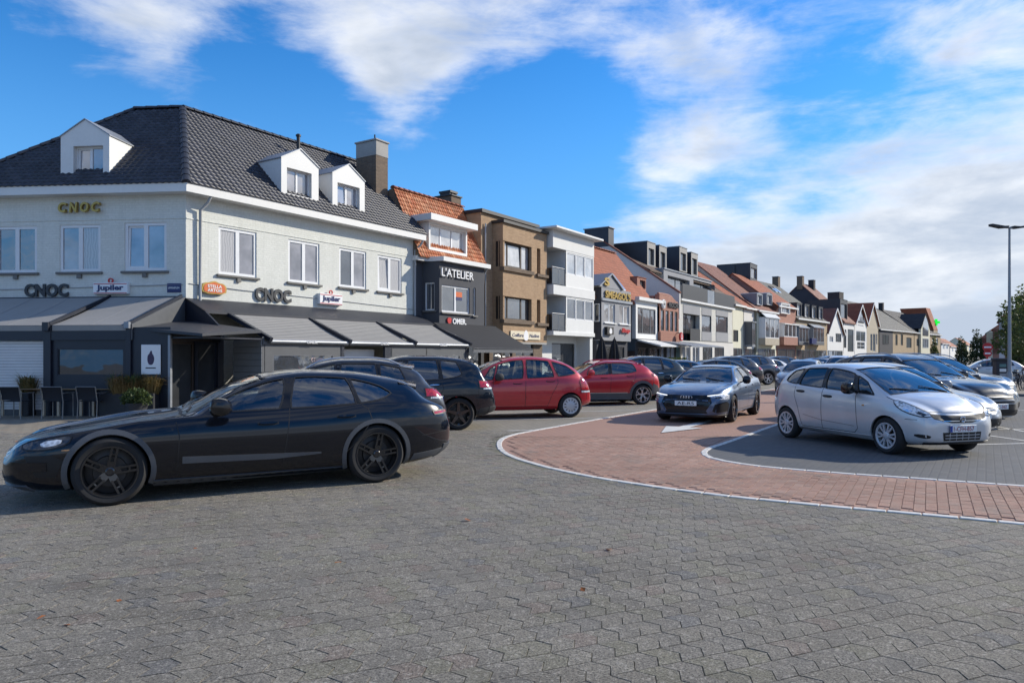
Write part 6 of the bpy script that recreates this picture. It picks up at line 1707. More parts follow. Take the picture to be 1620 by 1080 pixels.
# black awning over its ground floor
ya = -2.9
ax0, ax1 = h.X(748, ya), h.X(842, ya); az = h.Z(795, 552, ya); at = 3.0
P = []
for k in range(9):
    q = k / 8
    for x in (ax0, ax1): P.append((x - .0, YB - .06 + (ya - YB) * q, at + (az - at) * q - .03 * math.sin(math.pi * q)))
aw = h.put('awning', MB().add(P, [(2 * k + 1, 2 * k, 2 * k + 2, 2 * k + 3) for k in range(8)]), 'awning_black', smooth=60)
h.put('valance', MB().box(ax0, ax1, ya - .03, ya + .0, az - .16, az + .03), 'grey_frame', aw)
for x in (ax0 + .3, ax1 - .3): h.put('awning_arm', MB().bar((x, YB - .05, at - .3), (x + .5, (YB + ya) / 2, at - .7), .05).bar((x + .5, (YB + ya) / 2, at - .7), (x, ya, az - .05), .05), 'awning_black', aw)
h.front(.3, xb, 0, zb_, 'plaster_dark', [(1.2, 2.4, .6, 2.4, {}), (2.7, 3.7, .2, 2.4, {})], y=YB + .02, pane='pane_dark', fr='dark_frame', cols=1)

# ------------------------------------------------------------------ tan brick flats
h = House('brick_flats', 'three storey tan brick flats with flat roof and dark corner windows', RA, 761)
YB = -.6; W = RA.t(865, YB) - h.t0; xb0 = h.X(779.5)
zm = h.Z(762, 336); zbay = h.Z(796, 352, YB)
h.wall(0, W, 0, zm, 'tan_brick', 0, (), depth=8)
h.put('roof_edge', MB().box(-.1, W + .05, -.14, 8, zm, zm + .16), 'lead_cap')
h.put('bay_roof', MB().box(xb0 - .1, W + .02, YB - .12, 0, zbay, zbay + .14), 'lead_cap')
up0, up1 = h.Z(818, 425, YB), h.Z(818, 385.5, YB); lo0, lo1 = h.Z(818, 506, YB), h.Z(818, 470.5, YB)
wx0, wx1 = h.X(795.5, YB), h.X(841, YB); sx0, sx1 = h.X(849.5, YB), h.X(855, YB)
bz0 = h.Z(830, 541, YB)
o = dict(cols=[1, 2.2, 1.2], fr='brown_frame', fw=.07)
h.front(xb0, W, bz0, zbay, 'tan_brick', [(wx0, wx1, up0, up1, dict(o, pane='pane_pale', tilt=1)), (wx0, wx1, lo0, lo1, dict(o, pane='pane')), (sx0, sx1, up0 - .05, up1 + .02, dict(cols=1, fw=.03, pane='pane_dark')), (sx0, sx1, lo0 - .05, lo1 + .02, dict(cols=1, fw=.03, pane='pane_dark'))], y=YB, rev=.28, back=.2, fr='brown_frame')
h.fr = Matrix.Translation((xb0, 0, 0)) @ Matrix.Rotation(-math.pi / 2, 4, 'Z')
h.front(0, -YB - .003, bz0, zbay, 'tan_brick', [(.16, .56, up0, up1, {}), (.16, .56, lo0, lo1, {})], cols=1, rows=2, fr='brown_frame', pane='pane_dark', rev=.2)
h.fr = None
h.put('bay_floor', MB().box(xb0, W, YB + .002, 0, bz0 - .1, bz0), 'concrete')
for z in (up0, lo0): h.put('sill', MB().box(xb0 - .08, wx1 + .1, YB - .12, YB + .15, z - .2, z - .02), 'brown_brick'); h.put('sill', MB().box(sx0 - .1, W + .02, YB - .12, YB + .15, z - .22, z - .07), 'brown_brick')
h.put('downpipe', MB().tube([(h.X(770) - .2, -.07, zm - .5), (h.X(766), -.07, zm - .9), (h.X(766), -.07, 2.5)], .04, 8), 'pipe_grey', smooth=50)
h.front(.2, W - .05, 0, bz0 - .1, 'brown_brick', [(.5, 2.2, .1, 2.3, dict(fr='brown_frame')), (2.5, 4.2, .5, 2.3, dict(fr='dark_frame'))], y=YB + .25, pane='pane_dark', cols=2)
r, w_, h_ = sign_board('shop_sign', 'pale panel with blue lettering above the ground floor of the tan brick flats', Row_(RA.at(0, YB), RA.u), 808, 855, 524, 537, 'sign_cream', -.06, .05)
lettering('Coiffure', r, (-w_ * .27, -.004, 0), (w_ * .36, h_ * .42), 'sign_blue', .006, bold=.01, shear=.2); lettering('Nadine', r, (w_ * .28, -.004, 0), (w_ * .34, h_ * .42), 'sign_blue', .006, bold=.01, shear=.2)
MB().prism([(x * .28, -.006, z * h_ * .62) for x, z in chaikin([(-.8, -1), (.8, -1), (.7, .5), (0, 1.2), (-.7, .5)], 2)], (0, .01, 0)).build('emblem', 'sign_white', r)

# ------------------------------------------------------------------ white flats with balconies
h = House('white_flats', 'white three storey flats with glazed loggias and corner balconies', RA, t0=RA.t(865, -.6) + .02)
YB = -.9; W = h.X(940, YB); xg = h.X(896, YB); xl = h.X(880, YB)
ztp = h.Z(883, 365, YB); zp = h.Z(880, 392, YB); zs1 = h.Z(880, 450.5, YB); zs1b = h.Z(880, 466, YB); zs2 = h.Z(896, 524.5, YB); zs2b = zs2 - .22
h.wall(0, W, 0, ztp, 'plaster_white', .35, [(.15, .55, zs1 + .05, zp - .2), (.7, 1.25, zs1 + .05, zp - .1), (.15, .55, zs2 + .05, zs1b - .2), (.7, 1.25, zs2 + .05, zs1b - .1)], depth=8)
for z0, z1 in ((zs1, zp), (zs2, zs1b)):
    h.window(.15, .55, z0 + .05, z1 - .2, y=.35, cols=1, pane='pane', fw=.06); h.window(.7, 1.25, z0 + .05, z1 - .1, y=.35, cols=1, pane='pane', fw=.07)
h.put('parapet', MB().box(xl - .35, W, YB, .349, zp, ztp), 'plaster_white', bevel=.01)
h.put('roof_slab', MB().box(xl - .75, W + .35, YB - .45, 7.5, ztp, ztp + .12), 'white_board', bevel=.02)
for z0, z1, nm in ((zs1b, zs1, 'balcony_slab'), (zs2b, zs2, 'balcony_slab')): h.put(nm, MB().box(xl - .35, W + .04, YB - .03, .349, z0, z1), 'plaster_white', bevel=.01)
for z0, z1, pn in ((zs1, zp, 'pane_pale'), (zs2, zs1b, 'pane')):
    mid = z0 + (z1 - z0) * .36
    hs = [(xg + .1 + k * (W - xg - .15) / 3, xg + .1 + (k + 1) * (W - xg - .15) / 3 - .06, mid, z1 - .08) for k in range(3)]
    h.front(xg, W - .02, z0, z1, 'white_board', [q + ({},) for q in hs], y=YB + .02, cols=1, fr='white_frame', pane=pn, rev=.06, back=.05, fw=.06)
    h.put('loggia_cheek', MB().box(xg, xg + .08, YB + .08, .349, z0, z1), 'white_board')
    rail = MB(); zr_ = z0 + .95
    rail.tube([(xl - .28, .3, zr_), (xl - .28, YB + .08, zr_), (xg, YB + .08, zr_)], .022, 6)
    for x in (xl - .28, xl + .35, xg - .03): rail.tube([(x, YB + .08, z0), (x, YB + .08, zr_)], .018, 6)
    b_ = h.put('balcony_rail', rail, 'pipe_grey')
    h.put('rail_glass', MB().box(xl - .26, xg - .05, YB + .075, YB + .085, z0 + .06, zr_ - .05).box(xl - .285, xl - .275, YB + .1, .28, z0 + .06, zr_ - .05), 'pane_dark', b_)
h.front(0, W, 0, zs2b, 'plaster_white', [(h.X(873, .1), h.X(909, .1), .05, h.Z(890, 543, .1), dict(fr='dark_frame', pane='pane_dark', cols=1, fw=.05))], y=.1, rev=.2)
h.put('pier', MB().box(W - .35, W - .02, YB + .1, .1, 0, zs2b), 'plaster_white')

# ------------------------------------------------------------------ grey gabled cafe and its neighbour under one red roof
h = House('gabled_cafe', 'grey boarded cafe front with small gable and gold lettering under a red roof', RA, 936)
YB = -.6; W = h.X(998, YB); xb0 = .12
Zc = lambda px, py: h.Z(px, py, YB)
ztp = Zc(975, 458); zb0 = Zc(975, 538)
h.wall(0, W, 0, 5.6, 'plaster_navy', 0, (), depth=7)
h.put('bay_side', MB().box(xb0, xb0 + .1, YB + .002, 0, zb0, ztp + .15), 'plaster_navy')
h.fr = Matrix.Translation((xb0, 0, 0)) @ Matrix.Rotation(-math.pi / 2, 4, 'Z'); h.window(.14, .50, Zc(957, 509), Zc(957, 481), y=-.12, cols=1, pane='pane_dark', fw=.05); h.fr = None
wn = [(h.X(956, YB), h.X(973, YB), Zc(965, 510.5), Zc(965, 480.5), {}), (h.X(979.5, YB), h.X(995, YB), Zc(987, 512.5), Zc(987, 484), {})]
h.front(xb0, W, zb0, ztp, 'plaster_grey', wn, y=YB, cols=2, pane='pane_pale', fw=.06, sill='white_board')
gx0, gx1, gp = -.25, h.X(984, YB), Zc(959, 434)
h.put('gable_front', MB().prism([(gx0, YB - .02, ztp), (gx1, YB - .02, ztp), ((gx0 + gx1) / 2, YB - .02, gp)], (0, 1.6, 0)), 'plaster_grey')
k_ = (gp - ztp) / ((gx1 - gx0) / 2)
for sg, xx in ((-1, gx0), (1, gx1)):
    h.put('gable_verge', MB().prism([(xx, YB - .12, ztp + .02), ((gx0 + gx1) / 2, YB - .12, gp + .04), ((gx0 + gx1) / 2, YB - .12, gp + .14), (xx + sg * .08, YB - .12, ztp + .06)], (0, 1.9, 0)), 'zinc')
h.put('cornice', MB().box(xb0 - .05, W + .05, YB - .1, YB, Zc(975, 478) - .02, Zc(975, 476) + .06), 'zinc')
text_sign('letter_sign', 'gold capital letters across the grey boarded gabled cafe', Row_(RA.at(0, YB), RA.u), 957, 997, 462, 474, "SMEAGOL'S", 'gold', -.05, .06, bold=.03)
text_sign('letter_sign', 'gold monogram in the small gable of the grey cafe', Row_(RA.at(0, YB), RA.u), 955.5, 963.5, 439, 452, 'S', 'gold', -.06, .06, bold=.03)
r, w_, h_ = sign_board('light_box', 'black wall box with a white lit shape on the grey gabled cafe', Row_(RA.at(0, YB), RA.u), 961, 971, 517, 529, 'ink', -.2, .2)
MB().prism([(x * w_ * .3, -.01, z * h_ * .4) for x, z in chaikin([(-.7, -1), (.7, -1), (.8, .2), (.2, 1), (-.5, .6)], 1)], (0, .01, 0)).build('face', 'sign_white', r)
r, w_, h_ = sign_board('neon_sign', 'small red script sign on the grey gabled cafe', Row_(RA.at(0, YB), RA.u), 983, 996, 519, 528, None, -.1)
lettering('Stop', r, (0, 0, 0), (w_, h_), 'sign_red', .05, bold=.04, shear=.2)
h.front(.0, W, 0, zb0 - .05, 'plaster_navy', [(.8, 2.2, .1, 2.2, {}), (2.6, 4.0, .6, 2.2, {})], y=-.35, cols=2, fr='dark_frame', pane='pane_dark', depth=.3)
h.put('bay_floor', MB().box(xb0, W, YB + .002, 0, zb0 - .05, zb0), 'plaster_grey')
xe = h.X(1034)
roofo = h.gable_roof(-.05, xe, 5.55, 9.25, 3.0, 'tiles_red', ov=.25, gable='plaster_grey')
caps((-.1, 3.0, 9.25), (xe, 3.0, 9.25), .4, .12, 'ridge_cap', 'tiles_red', h.root)
x0, x1 = h.X(1008, .9), h.X(1022, .9)
h.dormer(x0, x1, .9, 6.4, 7.3, 7.3, 1.6, 'pink_brick', 'tiles_red', (x0 + .5, x1 - .1, 6.55, 7.15), dict(cols=2, pane='pane', fr='dark_frame'))
h.put('roof_window', MB().prism([(h.X(966, 1), .3, 6.02), (h.X(975, 1), .3, 6.02), (h.X(975, 1), 1.2, 7.13), (h.X(966, 1), 1.2, 7.13)], (0, 0, .08)), 'pane_sky')

h = House('shopfront_house', 'white house with one wide shop window upstairs beside the red brick curved gable', RA, 999)
W = h.X(1033.5)
wz0, wz1 = h.Z(1015, 528.5), h.Z(1015, 488)
h.front(0, W, 2.8, 5.4, 'plaster_white', [(.3, W - .35, wz0, wz1, dict(cols=[1.2, 2, 1], fr='grey_frame', pane='pane'))], y=-.32, depth=.3)
h.put('gutter', MB().box(-.1, W + .9, -.62, -.3, 5.4, 5.62), 'white_board')
h.put('shop_canopy', MB().prism([(.2, -.35, 2.75), (W + .3, -.35, 2.75), (W + .3, -2.0, 2.35), (.2, -2.0, 2.35)], (0, 0, -.1)), 'white_board')
h.front(0, W, 0, 2.6, 'plaster_navy', [(.5, 2.2, .4, 2.2, {}), (2.5, 4.4, .4, 2.2, {})], y=-.25, cols=2, fr='dark_frame', pane='pane_dark')

# ------------------------------------------------------------------ red brick front with curved gable
h = House('curved_gable_house', 'red brick front with curved gable and narrow upright windows', RA, 1034)
YB = -.45; W = h.X(1073.5, YB)
Zc = lambda px, py: h.Z(px, py, YB)
z0, z1, z2 = Zc(1050, 541), Zc(1050, 487), Zc(1036, 463.5)
ww = W / 4.4
h.front(0, W, z0, z1 + .1, 'pink_brick', [(.25 + k * ww * 1.05, .25 + k * ww * 1.05 + ww * .72, Zc(1050, 523), z1 - .15, {}) for k in range(4)], y=YB, cols=1, fr='brown_frame', pane='pane', fw=.07, rev=.1, back=.06)
g_ = [(0, z1 + .1), (W, z1 + .1), (W, z1 + .5), (W * .9, z1 + .55), (W * .78, z2 - .25), (W * .62, z2), (W * .2, z2 + .02), (0, z2)]
h.put('curved_gable', MB().prism([(x, YB, z) for x, z in g_], (0, .35, 0)), 'pink_brick')
cp = g_[2:]
h.put('gable_coping', MB().tube([(x, YB + .12, z + .04) for x, z in chaikin(cp, 1, False)], .09, 6), 'pink_brick')
h.put('boarded_sill', MB().box(-.02, W + .02, YB - .1, YB + .1, z0 - .02, Zc(1050, 524) - .05), 'wood_clad')
h.wall(0, W, 0, z2 - .1, 'pink_brick', 0.0, (), depth=6)
h.front(.1, W, 0, z0 - .1, 'plaster_navy', [(.4, 2.0, .4, 2.3, {}), (2.3, 4.2, .3, 2.3, {})], y=-.12, cols=2, fr='grey_frame', pane='pane')
h.put('terrace_roof', MB().prism([(-.5, -.3, 2.75), (W + 3, -.3, 2.75), (W + 3, -3.0, 2.35), (-.5, -3.0, 2.35)], (0, 0, -.08)), 'zinc')
r, w_, h_ = sign_board('round_sign', 'round white medallion sign on the red brick curved gable', Row_(RA.at(0, YB), RA.u), 1046, 1055, 473.5, 488.5, None, -.12)
MB().lathe([(.001, -.04), (.3, -.04), (.34, .0), (.34, .08)], 24, 'y').build('disc', 'sign_white', r, smooth=30); MB().lathe([(.22, -.05), (.26, -.05), (.26, -.03)], 24, 'y').build('ring', 'sign_dark', r); MB().lathe([(.001, -.05), (.12, -.05), (.12, -.03)], 12, 'y').build('mark', 'sign_dark', r)
text_sign('letter_sign', 'dark bronze letters beside the medallion on the curved brick gable', Row_(RA.at(0, YB), RA.u), 1057.5, 1073, 479, 487, 'PINOCCHIO', 'sign_dark', -.06, .06, bold=.03)
r, w_, h_ = sign_board('hanging_sign', 'red octagonal hanging sign with a white mark beside the curved brick gable', Row_(RA.at(0, -.9), RA.u), 1073.5, 1081.5, 525.5, 539.5, None, 0)
MB().lathe([(.001, -.06), (h_ * .5, -.06), (h_ * .5, .06), (.001, .06)], 8, 'y').build('board', 'sign_red', r); MB().box(-.06, .06, -.075, -.06, -.16, .2).box(-.16, .16, -.075, -.06, -.2, -.12).build('mark', 'sign_white', r)
MB().bar((0, 0, h_ * .5 - .05), (0, .9, h_ * .5 - .05), .05).build('bracket', 'dark_frame', r)

# ------------------------------------------------------------------ modern flats with box dormers
h = House('modern_flats', 'modern pale stone flats with dark balconies and four tall box dormers', RA, 1074)
W = h.X(1158.5); zs_ = h.Z(1078, 476); 
wy = .0
w1 = (h.X(1080.5), h.X(1107), h.Z(1094, 541), h.Z(1094, 497)); w2 = (h.X(1110), h.X(1125.5), h.Z(1118, 525), h.Z(1118, 499)); w3 = (h.X(1132.5), h.X(1151.5), h.Z(1142, 526), h.Z(1142, 500.5))
h.front(0, W, 2.9, zs_, 'stone_clad', [w1 + (dict(cols=[1, 1.2], fr='dark_frame', pane='pane_dark', back=.4),), w2 + (dict(cols=1, fr='dark_frame', pane='pane'),), w3 + (dict(cols=1, fr='dark_frame', pane='pane'),)], rev=.45, depth=8)
for a, b_, q0, q1 in ((w2[0], w2[1], w2[3], zs_ - .25), (w3[0], w3[1], w3[3], zs_ - .25), (w2[0], w2[1], 2.95, w2[2]), (w3[0], w3[1], 2.95, w3[2]), (w1[0], w1[1], w1[3], zs_ - .25)):
    h.put('grey_panel', MB().box(a, b_, -.03, .02, q0, q1), 'plaster_grey')
h.put('loggia_rail', MB().box((w1[0] + w1[1]) / 2 - .4, w1[1], -.04, .0, w1[2], w1[2] + 1.1), 'dark_frame')
h.put('balcony_slab', MB().box(0, W + .1, -.25, 2.2, zs_, zs_ + .16), 'white_board')
h.put('balcony_front', MB().box(.2, W * .44, -.22, -.17, zs_ + .16, zs_ + 1.35), 'dark_frame'); h.put('balcony_front', MB().box(W * .58, W, -.22, -.17, zs_ + .16, zs_ + 1.3), 'dark_frame')
h.put('balcony_glass', MB().box(W * .445, W * .575, -.21, -.18, zs_ + .18, zs_ + 1.32), 'pane')
ys = 2.0; z3 = h.Z(1060, 428, ys); xs0 = -1.6
hs = [(h.X(1055, ys) + .2, h.X(1091, ys), zs_ + .16, h.Z(1075, 440, ys)), (h.X(1097, ys), h.X(1131, ys), zs_ + .16, h.Z(1115, 447, ys))]
h.front(h.X(1050, ys), W, zs_ + .16, z3, 'plaster_grey', [q + (dict(cols=[1.2, 1], fr='dark_frame', pane='pane'),) for q in hs], y=ys, rev=.5, back=.45, depth=6)
h.put('roof_edge', MB().box(h.X(1050, ys) - .05, W + .05, ys - .08, ys + 6, z3, z3 + .1), 'zinc')
# roof behind with the four dormers, party wall and chimney on its left
yr = 7.0; zr_ = h.Z(988, 391, 6.2)
h.put('roof', MB().prism([(-.6, 2.1, z3 - .3), (W, 2.1, z3 - .3), (W, yr, zr_), (-.6, yr, zr_)], (0, 0, -.1)).prism([(-.6, yr, zr_), (W, yr, zr_), (W, 12, 6), (-.6, 12, 6)], (0, 0, -.1)), 'tiles_brown')
h.put('party_wall', MB().prism([(-.7, -.3, 4.5), (-.7, -.3, zs_ + .5), (-.7, yr - .5, zr_ + .12), (-.7, yr + .5, zr_ + .12), (-.7, 12, 6.2), (-.7, 12, 4.5)], (.25, 0, 0)), 'plaster_pale')
h.put('verge', MB().bar((-.6, -.35, zs_ + .55), (-.6, yr - .5, zr_ + .2), .34, .12), 'tiles_brownred')
c = h.put('chimney', MB().box(-.72, .3, yr - 1.3, yr + .9, zr_ - .5, zr_ + 1.05), 'slate_metal'); h.put('chimney_cap', MB().box(-.8, .38, yr - 1.4, yr + 1.0, zr_ + 1.05, zr_ + 1.12), 'zinc', c)
for (a, b_, pt, pb) in ((1024, 1037, 384, 421), (1043, 1054.6, 390, 426.5), (1075, 1087, 392, 430), (1093.5, 1104, 401, 436)):
    yd = 3.4; x0, x1 = h.X(a, yd), h.X(b_, yd); zt1, zb1 = h.Z((a + b_) / 2, pt, yd), h.Z((a + b_) / 2, pb, yd)
    h.dormer(x0, x1, yd, zb1, zt1, zt1, 4.0, 'concrete', 'zinc', (x0 + .28, x1 - .28, zb1 + .1, zt1 - .5), dict(cols=1, fr='dark_frame', pane='pane_dark', fw=.05), cheek='slate_metal')
h.front(0, W, 0, 2.85, 'plaster_pale', [(.5, 2.4, .4, 2.4, dict(fr='white_frame')), (2.9, 4.6, .1, 2.4, dict(fr='white_frame')), (5.4, 8.0, .1, 2.4, dict(fr='grey_frame')), (8.6, 11.4, .3, 2.4, dict(fr='dark_frame'))], y=-.1, cols=2, pane='pane')

# ------------------------------------------------------------------ houses farther along the street
tB = RA.t(1180); pB = RA.at(tB); RB = Row_(pB, (.612, .791)); tC = RB.t(1390); pC = RB.at(tC); RC = Row_(pC, (.670, .742))
def far_house(name, label, row, p0, p1, ye, wall, roof, ridge=None, yr=4.0, wins=(), gable=None, front_gable=False, ground=None, ov=.25, gutter='white_board', eave_px=None, rev=.12):
    """ye: eaves row, ridge: ridge row measured at the left end; wins: (p0, p1, q0, q1, options) on the front"""
    h = House(name, label, row, p0); W = h.X(p1); pm = (p0 + p1) / 2
    ze = h.Z(eave_px or pm, ye)
    ws = [(h.X(a), h.X(b), h.Z((a + b) / 2, d), h.Z((a + b) / 2, c), o) for a, b, c, d, o in wins]
    h.front(0, W, 0, ze, wall, ws, depth=8, rev=rev, back=rev * .7)
    h.W, h.ze = W, ze
    if ridge is not None:
        if front_gable:
            zr_ = h.Z(pm, ridge); xm = W / 2; b = MB(); k = (zr_ - ze) / xm
            h.put('gable_front', MB().prism([(0, 0, ze), (W, 0, ze), (xm, 0, zr_)], (0, .2, 0)), gable or wall)
            for sg, xx in ((-1, 0), (1, W)): b.prism([(xx + sg * .25, -.25, ze - .25 * k), (xm, -.25, zr_ + .02), (xm, 8, zr_ + .02), (xx + sg * .25, 8, ze - .25 * k)], (0, 0, .14))
            h.put('roof', b, roof)
            for sg, xx in ((-1, 0), (1, W)): h.put('barge_board', MB().bar((xx + sg * .28, -.27, ze - .25 * k + .02), (xm, -.27, zr_ + .05), .05, .24), gutter)
        else:
            zr_ = row.z(p0, ridge, yr) if False else CAM_H + (HORZ - ridge) * row.at(h.t0, yr).y / FPX
            h.gable_roof(0, W, ze, zr_, yr, roof, ov=ov, gable=gable or wall); h.zr = zr_; h.yr = yr
            if gutter: h.put('gutter', MB().box(-.02, W + .02, -ov - .1, -ov + .06, ze - .28, ze - .1), gutter)
    if ground: ground(h)
    return h
def shop(h, mat='grey_frame', pane='pane', top=2.6):
    W = h.W; n = max(2, int(W / 2.6)); b = []
    for k in range(n):
        x0 = .3 + (W - .6) * k / n; x1 = x0 + (W - .6) / n - .35
        h.window(x0, x1, .15 + (.5 if k % 2 else 0), top - .2, y=-.12, cols=2 if k % 2 else 1, fr=mat, pane=pane)
def bay(h, x0, x1, z0, z1, out, mat, cols, roof='zinc', frm='white_frame', pane='pane', rh=.25, solid=.35):
    """projecting bay window on the front"""
    zs_ = z0 + (z1 - z0) * solid; y = -out; b = MB()
    h.put('bay_base', MB().box(x0, x1, y, -.002, z0, zs_), mat)
    w = (x1 - x0)
    h.window(x0 + .04, x1 - .04, zs_, z1, y=y - .02, cols=cols, fr=frm, pane=pane, fw=.09, back=.06); o = h.last
    for sx in (x0, x1 - .08): h.put('bay_cheek', MB().box(sx, sx + .08, y + .08, -.002, zs_, z1), frm)
    h.put('bay_glass', MB().box(x0 + .02, x0 + .05, y + .12, -.1, zs_ + .1, z1 - .1), pane, o)
    h.put('bay_roof', MB().prism([(x0 - .08, y - .1, z1), (x1 + .08, y - .1, z1), (x1 + .02, 0, z1 + rh), (x0 - .02, 0, z1 + rh)], (0, 0, -.1)), roof)

h = far_house('cream_house', 'narrow cream plastered house with brown tiled roof and one dark window', RA, 1158.6, 1176, 481, 'plaster_cream', 'tiles_brown', 419, 6.0, [(1160, 1168, 522, 540.5, dict(cols=1, fr='dark_frame', pane='pane_dark'))], ground=shop)
for a, b_ in ((.5, 1.4), (1.9, 2.8)):
    h.put('roof_window', MB().prism([(a, 4.1, h.ze + (h.zr - h.ze) * 4.1 / 6 + .05), (b_, 4.1, h.ze + (h.zr - h.ze) * 4.1 / 6 + .05), (b_, 5.1, h.ze + (h.zr - h.ze) * 5.1 / 6 + .05), (a, 5.1, h.ze + (h.zr - h.ze) * 5.1 / 6 + .05)], (0, 0, .08)), 'pane_sky')
h = far_house('box_bay_house', 'pale house with a tall grey framed box bay and dark party wall', RA, 1176.3, 1197, 486, 'plaster_pale', 'tiles_red', 413, 7.0, gable='plaster_navy', ground=shop)
bay(h, .25, h.X(1196, -.8) - .2, h.Z(1186, 549), h.Z(1186, 510), .8, 'zinc', 2, frm='grey_frame', pane='pane', rh=.05, solid=.08)
x0, x1 = h.X(1187, 3.2), h.X(1198, 3.2); h.dormer(x0, x1, 3.2, h.Z(1192, 447, 3.2), h.Z(1192, 418, 3.2), h.Z(1192, 418, 3.2), 4.0, 'slate_metal', 'slate_metal', (x0 + .25, x1 - .25, h.Z(1192, 440, 3.2), h.Z(1192, 424, 3.2)), dict(cols=2, pane='pane'))
h.put('flue', MB().tube([(x0, 5, h.zr - 1), (x0, 5, h.zr + .9)], .09, 8), 'lead_cap')
h = far_house('round_bay_house', 'cream house with two small zinc dormers and a round roofed bay', RB, 1197, 1228, 491, 'plaster_cream', 'tiles_brownred', 412, 7.0, ground=shop)
bay(h, .6, h.W * .82, h.Z(1212, 546), h.Z(1212, 503), .7, 'beige_brick', 3, roof='zinc', frm='white_frame', rh=.75, solid=.25)
for a, b_ in ((1197.5, 1206.5), (1213, 1222)):
    x0, x1 = h.X(a, .4), h.X(b_, .4); h.dormer(x0, x1, .4, h.Z(a, 482, .4), h.Z(a, 464, .4), h.Z(a, 462, .4), 2.5, 'zinc', 'zinc', (x0 + .2, x1 - .2, h.Z(a, 481, .4), h.Z(a, 466, .4)), dict(cols=2, pane='pane'))
h = far_house('brick_bay_house', 'red brick house with stacked white bay windows', RB, 1228.5, 1259, 484, 'pink_brick', 'tiles_red', 432, 5.0, ground=shop)
bay(h, .7, h.W - .3, h.Z(1245, 546), h.Z(1245, 513), .6, 'pink_brick', 4, roof='white_board', rh=.12, solid=.38)
x0, x1 = h.X(1236, -.3), h.X(1250, -.3); h.dormer(x0, x1, -.3, h.Z(1243, 497), h.Z(1243, 481), h.Z(1243, 481), 3.0, 'white_board', 'white_board', (x0 + .2, x1 - .2, h.Z(1243, 496), h.Z(1243, 483)), dict(cols=3, pane='pane'))
h = far_house('twin_bay_house', 'tan yellow brick twin house with two glazed bays and four bright roof windows', RB, 1259.3, 1308.5, 505, 'yellow_brick', 'tiles_grey', 438, 6.5, ground=shop)
for a, b_ in ((1264, 1280), (1287, 1304)): bay(h, h.X(a, -.7), h.X(b_, -.7), h.Z(a + 8, 546), h.Z(a + 8, 519), .7, 'grey_frame', 3, roof='zinc', frm='zinc', rh=.45, solid=.15)
for k in range(4):
    x0 = .9 + k * (h.W - 1.2) / 4; h.dormer(x0, x0 + 1.9, .15, h.ze + .15, h.ze + 1.75, h.ze + 1.75, 2.5, 'slate_metal', 'slate_metal', (x0 + .2, x0 + 1.7, h.ze + .25, h.ze + 1.6), dict(cols=1, pane='pane_pale', fw=.1))
for a in (3.0, 7.0, 8.4):
    q = lambda y: h.ze + (h.zr - h.ze) * y / 6.5 + .06
    h.put('roof_window', MB().prism([(a, 4.6, q(4.6)), (a + .9, 4.6, q(4.6)), (a + .9, 5.6, q(5.6)), (a, 5.6, q(5.6))], (0, 0, .08)), 'pane_sky')
r, w_, h_ = sign_board('hanging_sign', 'dark blue hanging sign between the two bays of the yellow brick house', Row_(RB.at(0, -1.4), RB.u), 1284.5, 1292, 535, 544, 'sign_blue', 0, .3)
MB().bar((0, .3, h_ * .3), (0, 1.4, h_ * .3), .06).build('bracket', 'dark_frame', r)
chimney(h, h.W * .96, 6.5, h.zr - 1, h.zr + 1.1, .9, .8, 'brown_brick', 'zinc', 0)
h = far_house('white_gable_house', 'small white plastered house with red tiled roof and white pointed gable', RB, 1309, 1334, 527, 'plaster_white', 'tiles_brownred', 489, wins=[(1312, 1318, 532, 541, dict(cols=2)), (1322, 1331, 527.5, 541, dict(cols=3, fr='grey_frame'))], front_gable=True, ground=shop)
h = far_house('dark_mansard_house', 'white house with dark boarded mansard storey and tall end chimney', RB, 1334.3, 1352, 508, 'plaster_white', 'tiles_brownred', 447, 6.0, [(1334.8, 1339, 521, 550, dict(cols=1, fr='dark_frame', pane='pane_dark')), (1341, 1350.5, 521, 556, dict(cols=1, fr='dark_frame', pane='pane'))], gable='plaster_navy', ground=None, gutter=None)
x0, x1 = h.X(1327, .3), h.X(1339, .3); h.dormer(x0 + .6, x1 + .4, .25, h.ze, h.ze + 3.0, h.ze + 3.0, 4.5, 'slate_metal', 'slate_metal', (x0 + 1.0, x1 + .1, h.ze + .2, h.ze + 2.4), dict(cols=1, pane='pane_dark', fr='grey_frame'))
chimney(h, .3, 6.0, h.zr - 1, h.zr + .9, .9, .8, 'brown_brick', 'zinc', 0); chimney(h, h.W * .6, 5.4, h.zr - 1.5, h.zr + .6, .9, .8, 'dark_brick', 'zinc', 0)
h = far_house('arched_gable_house', 'white house with tall arched gable window under a red roof', RB, 1352.3, 1371, 513, 'plaster_white', 'tiles_red', 483, wins=[(1354.5, 1369, 524, 540, dict(cols=2)), (1356, 1368, 541, 552, dict(cols=2, rows=2)), (1357, 1366, 514, 516, dict(cols=1))], front_gable=True, gable='plaster_white')
h.put('gable_window', MB().prism([(h.W * .25, -.04, h.ze + .2), (h.W * .75, -.04, h.ze + .2), (h.W * .75, -.04, h.ze + 1.6), (h.W * .5, -.04, h.ze + 2.6), (h.W * .25, -.04, h.ze + 1.6)], (0, .04, 0)), 'pane')
h = far_house('beige_gable_house', 'beige brick house with steep red roof and small attic window', RB, 1371.3, 1389.5, 514, 'beige_brick', 'tiles_red', 480, wins=[(1376, 1379, 502, 503, dict(cols=1)), (1377, 1380, 528, 555, dict(cols=1)), (1381, 1385, 528, 556, dict(cols=1, fr='white_frame')), (1386, 1388, 528, 545, dict(cols=1))], front_gable=True)
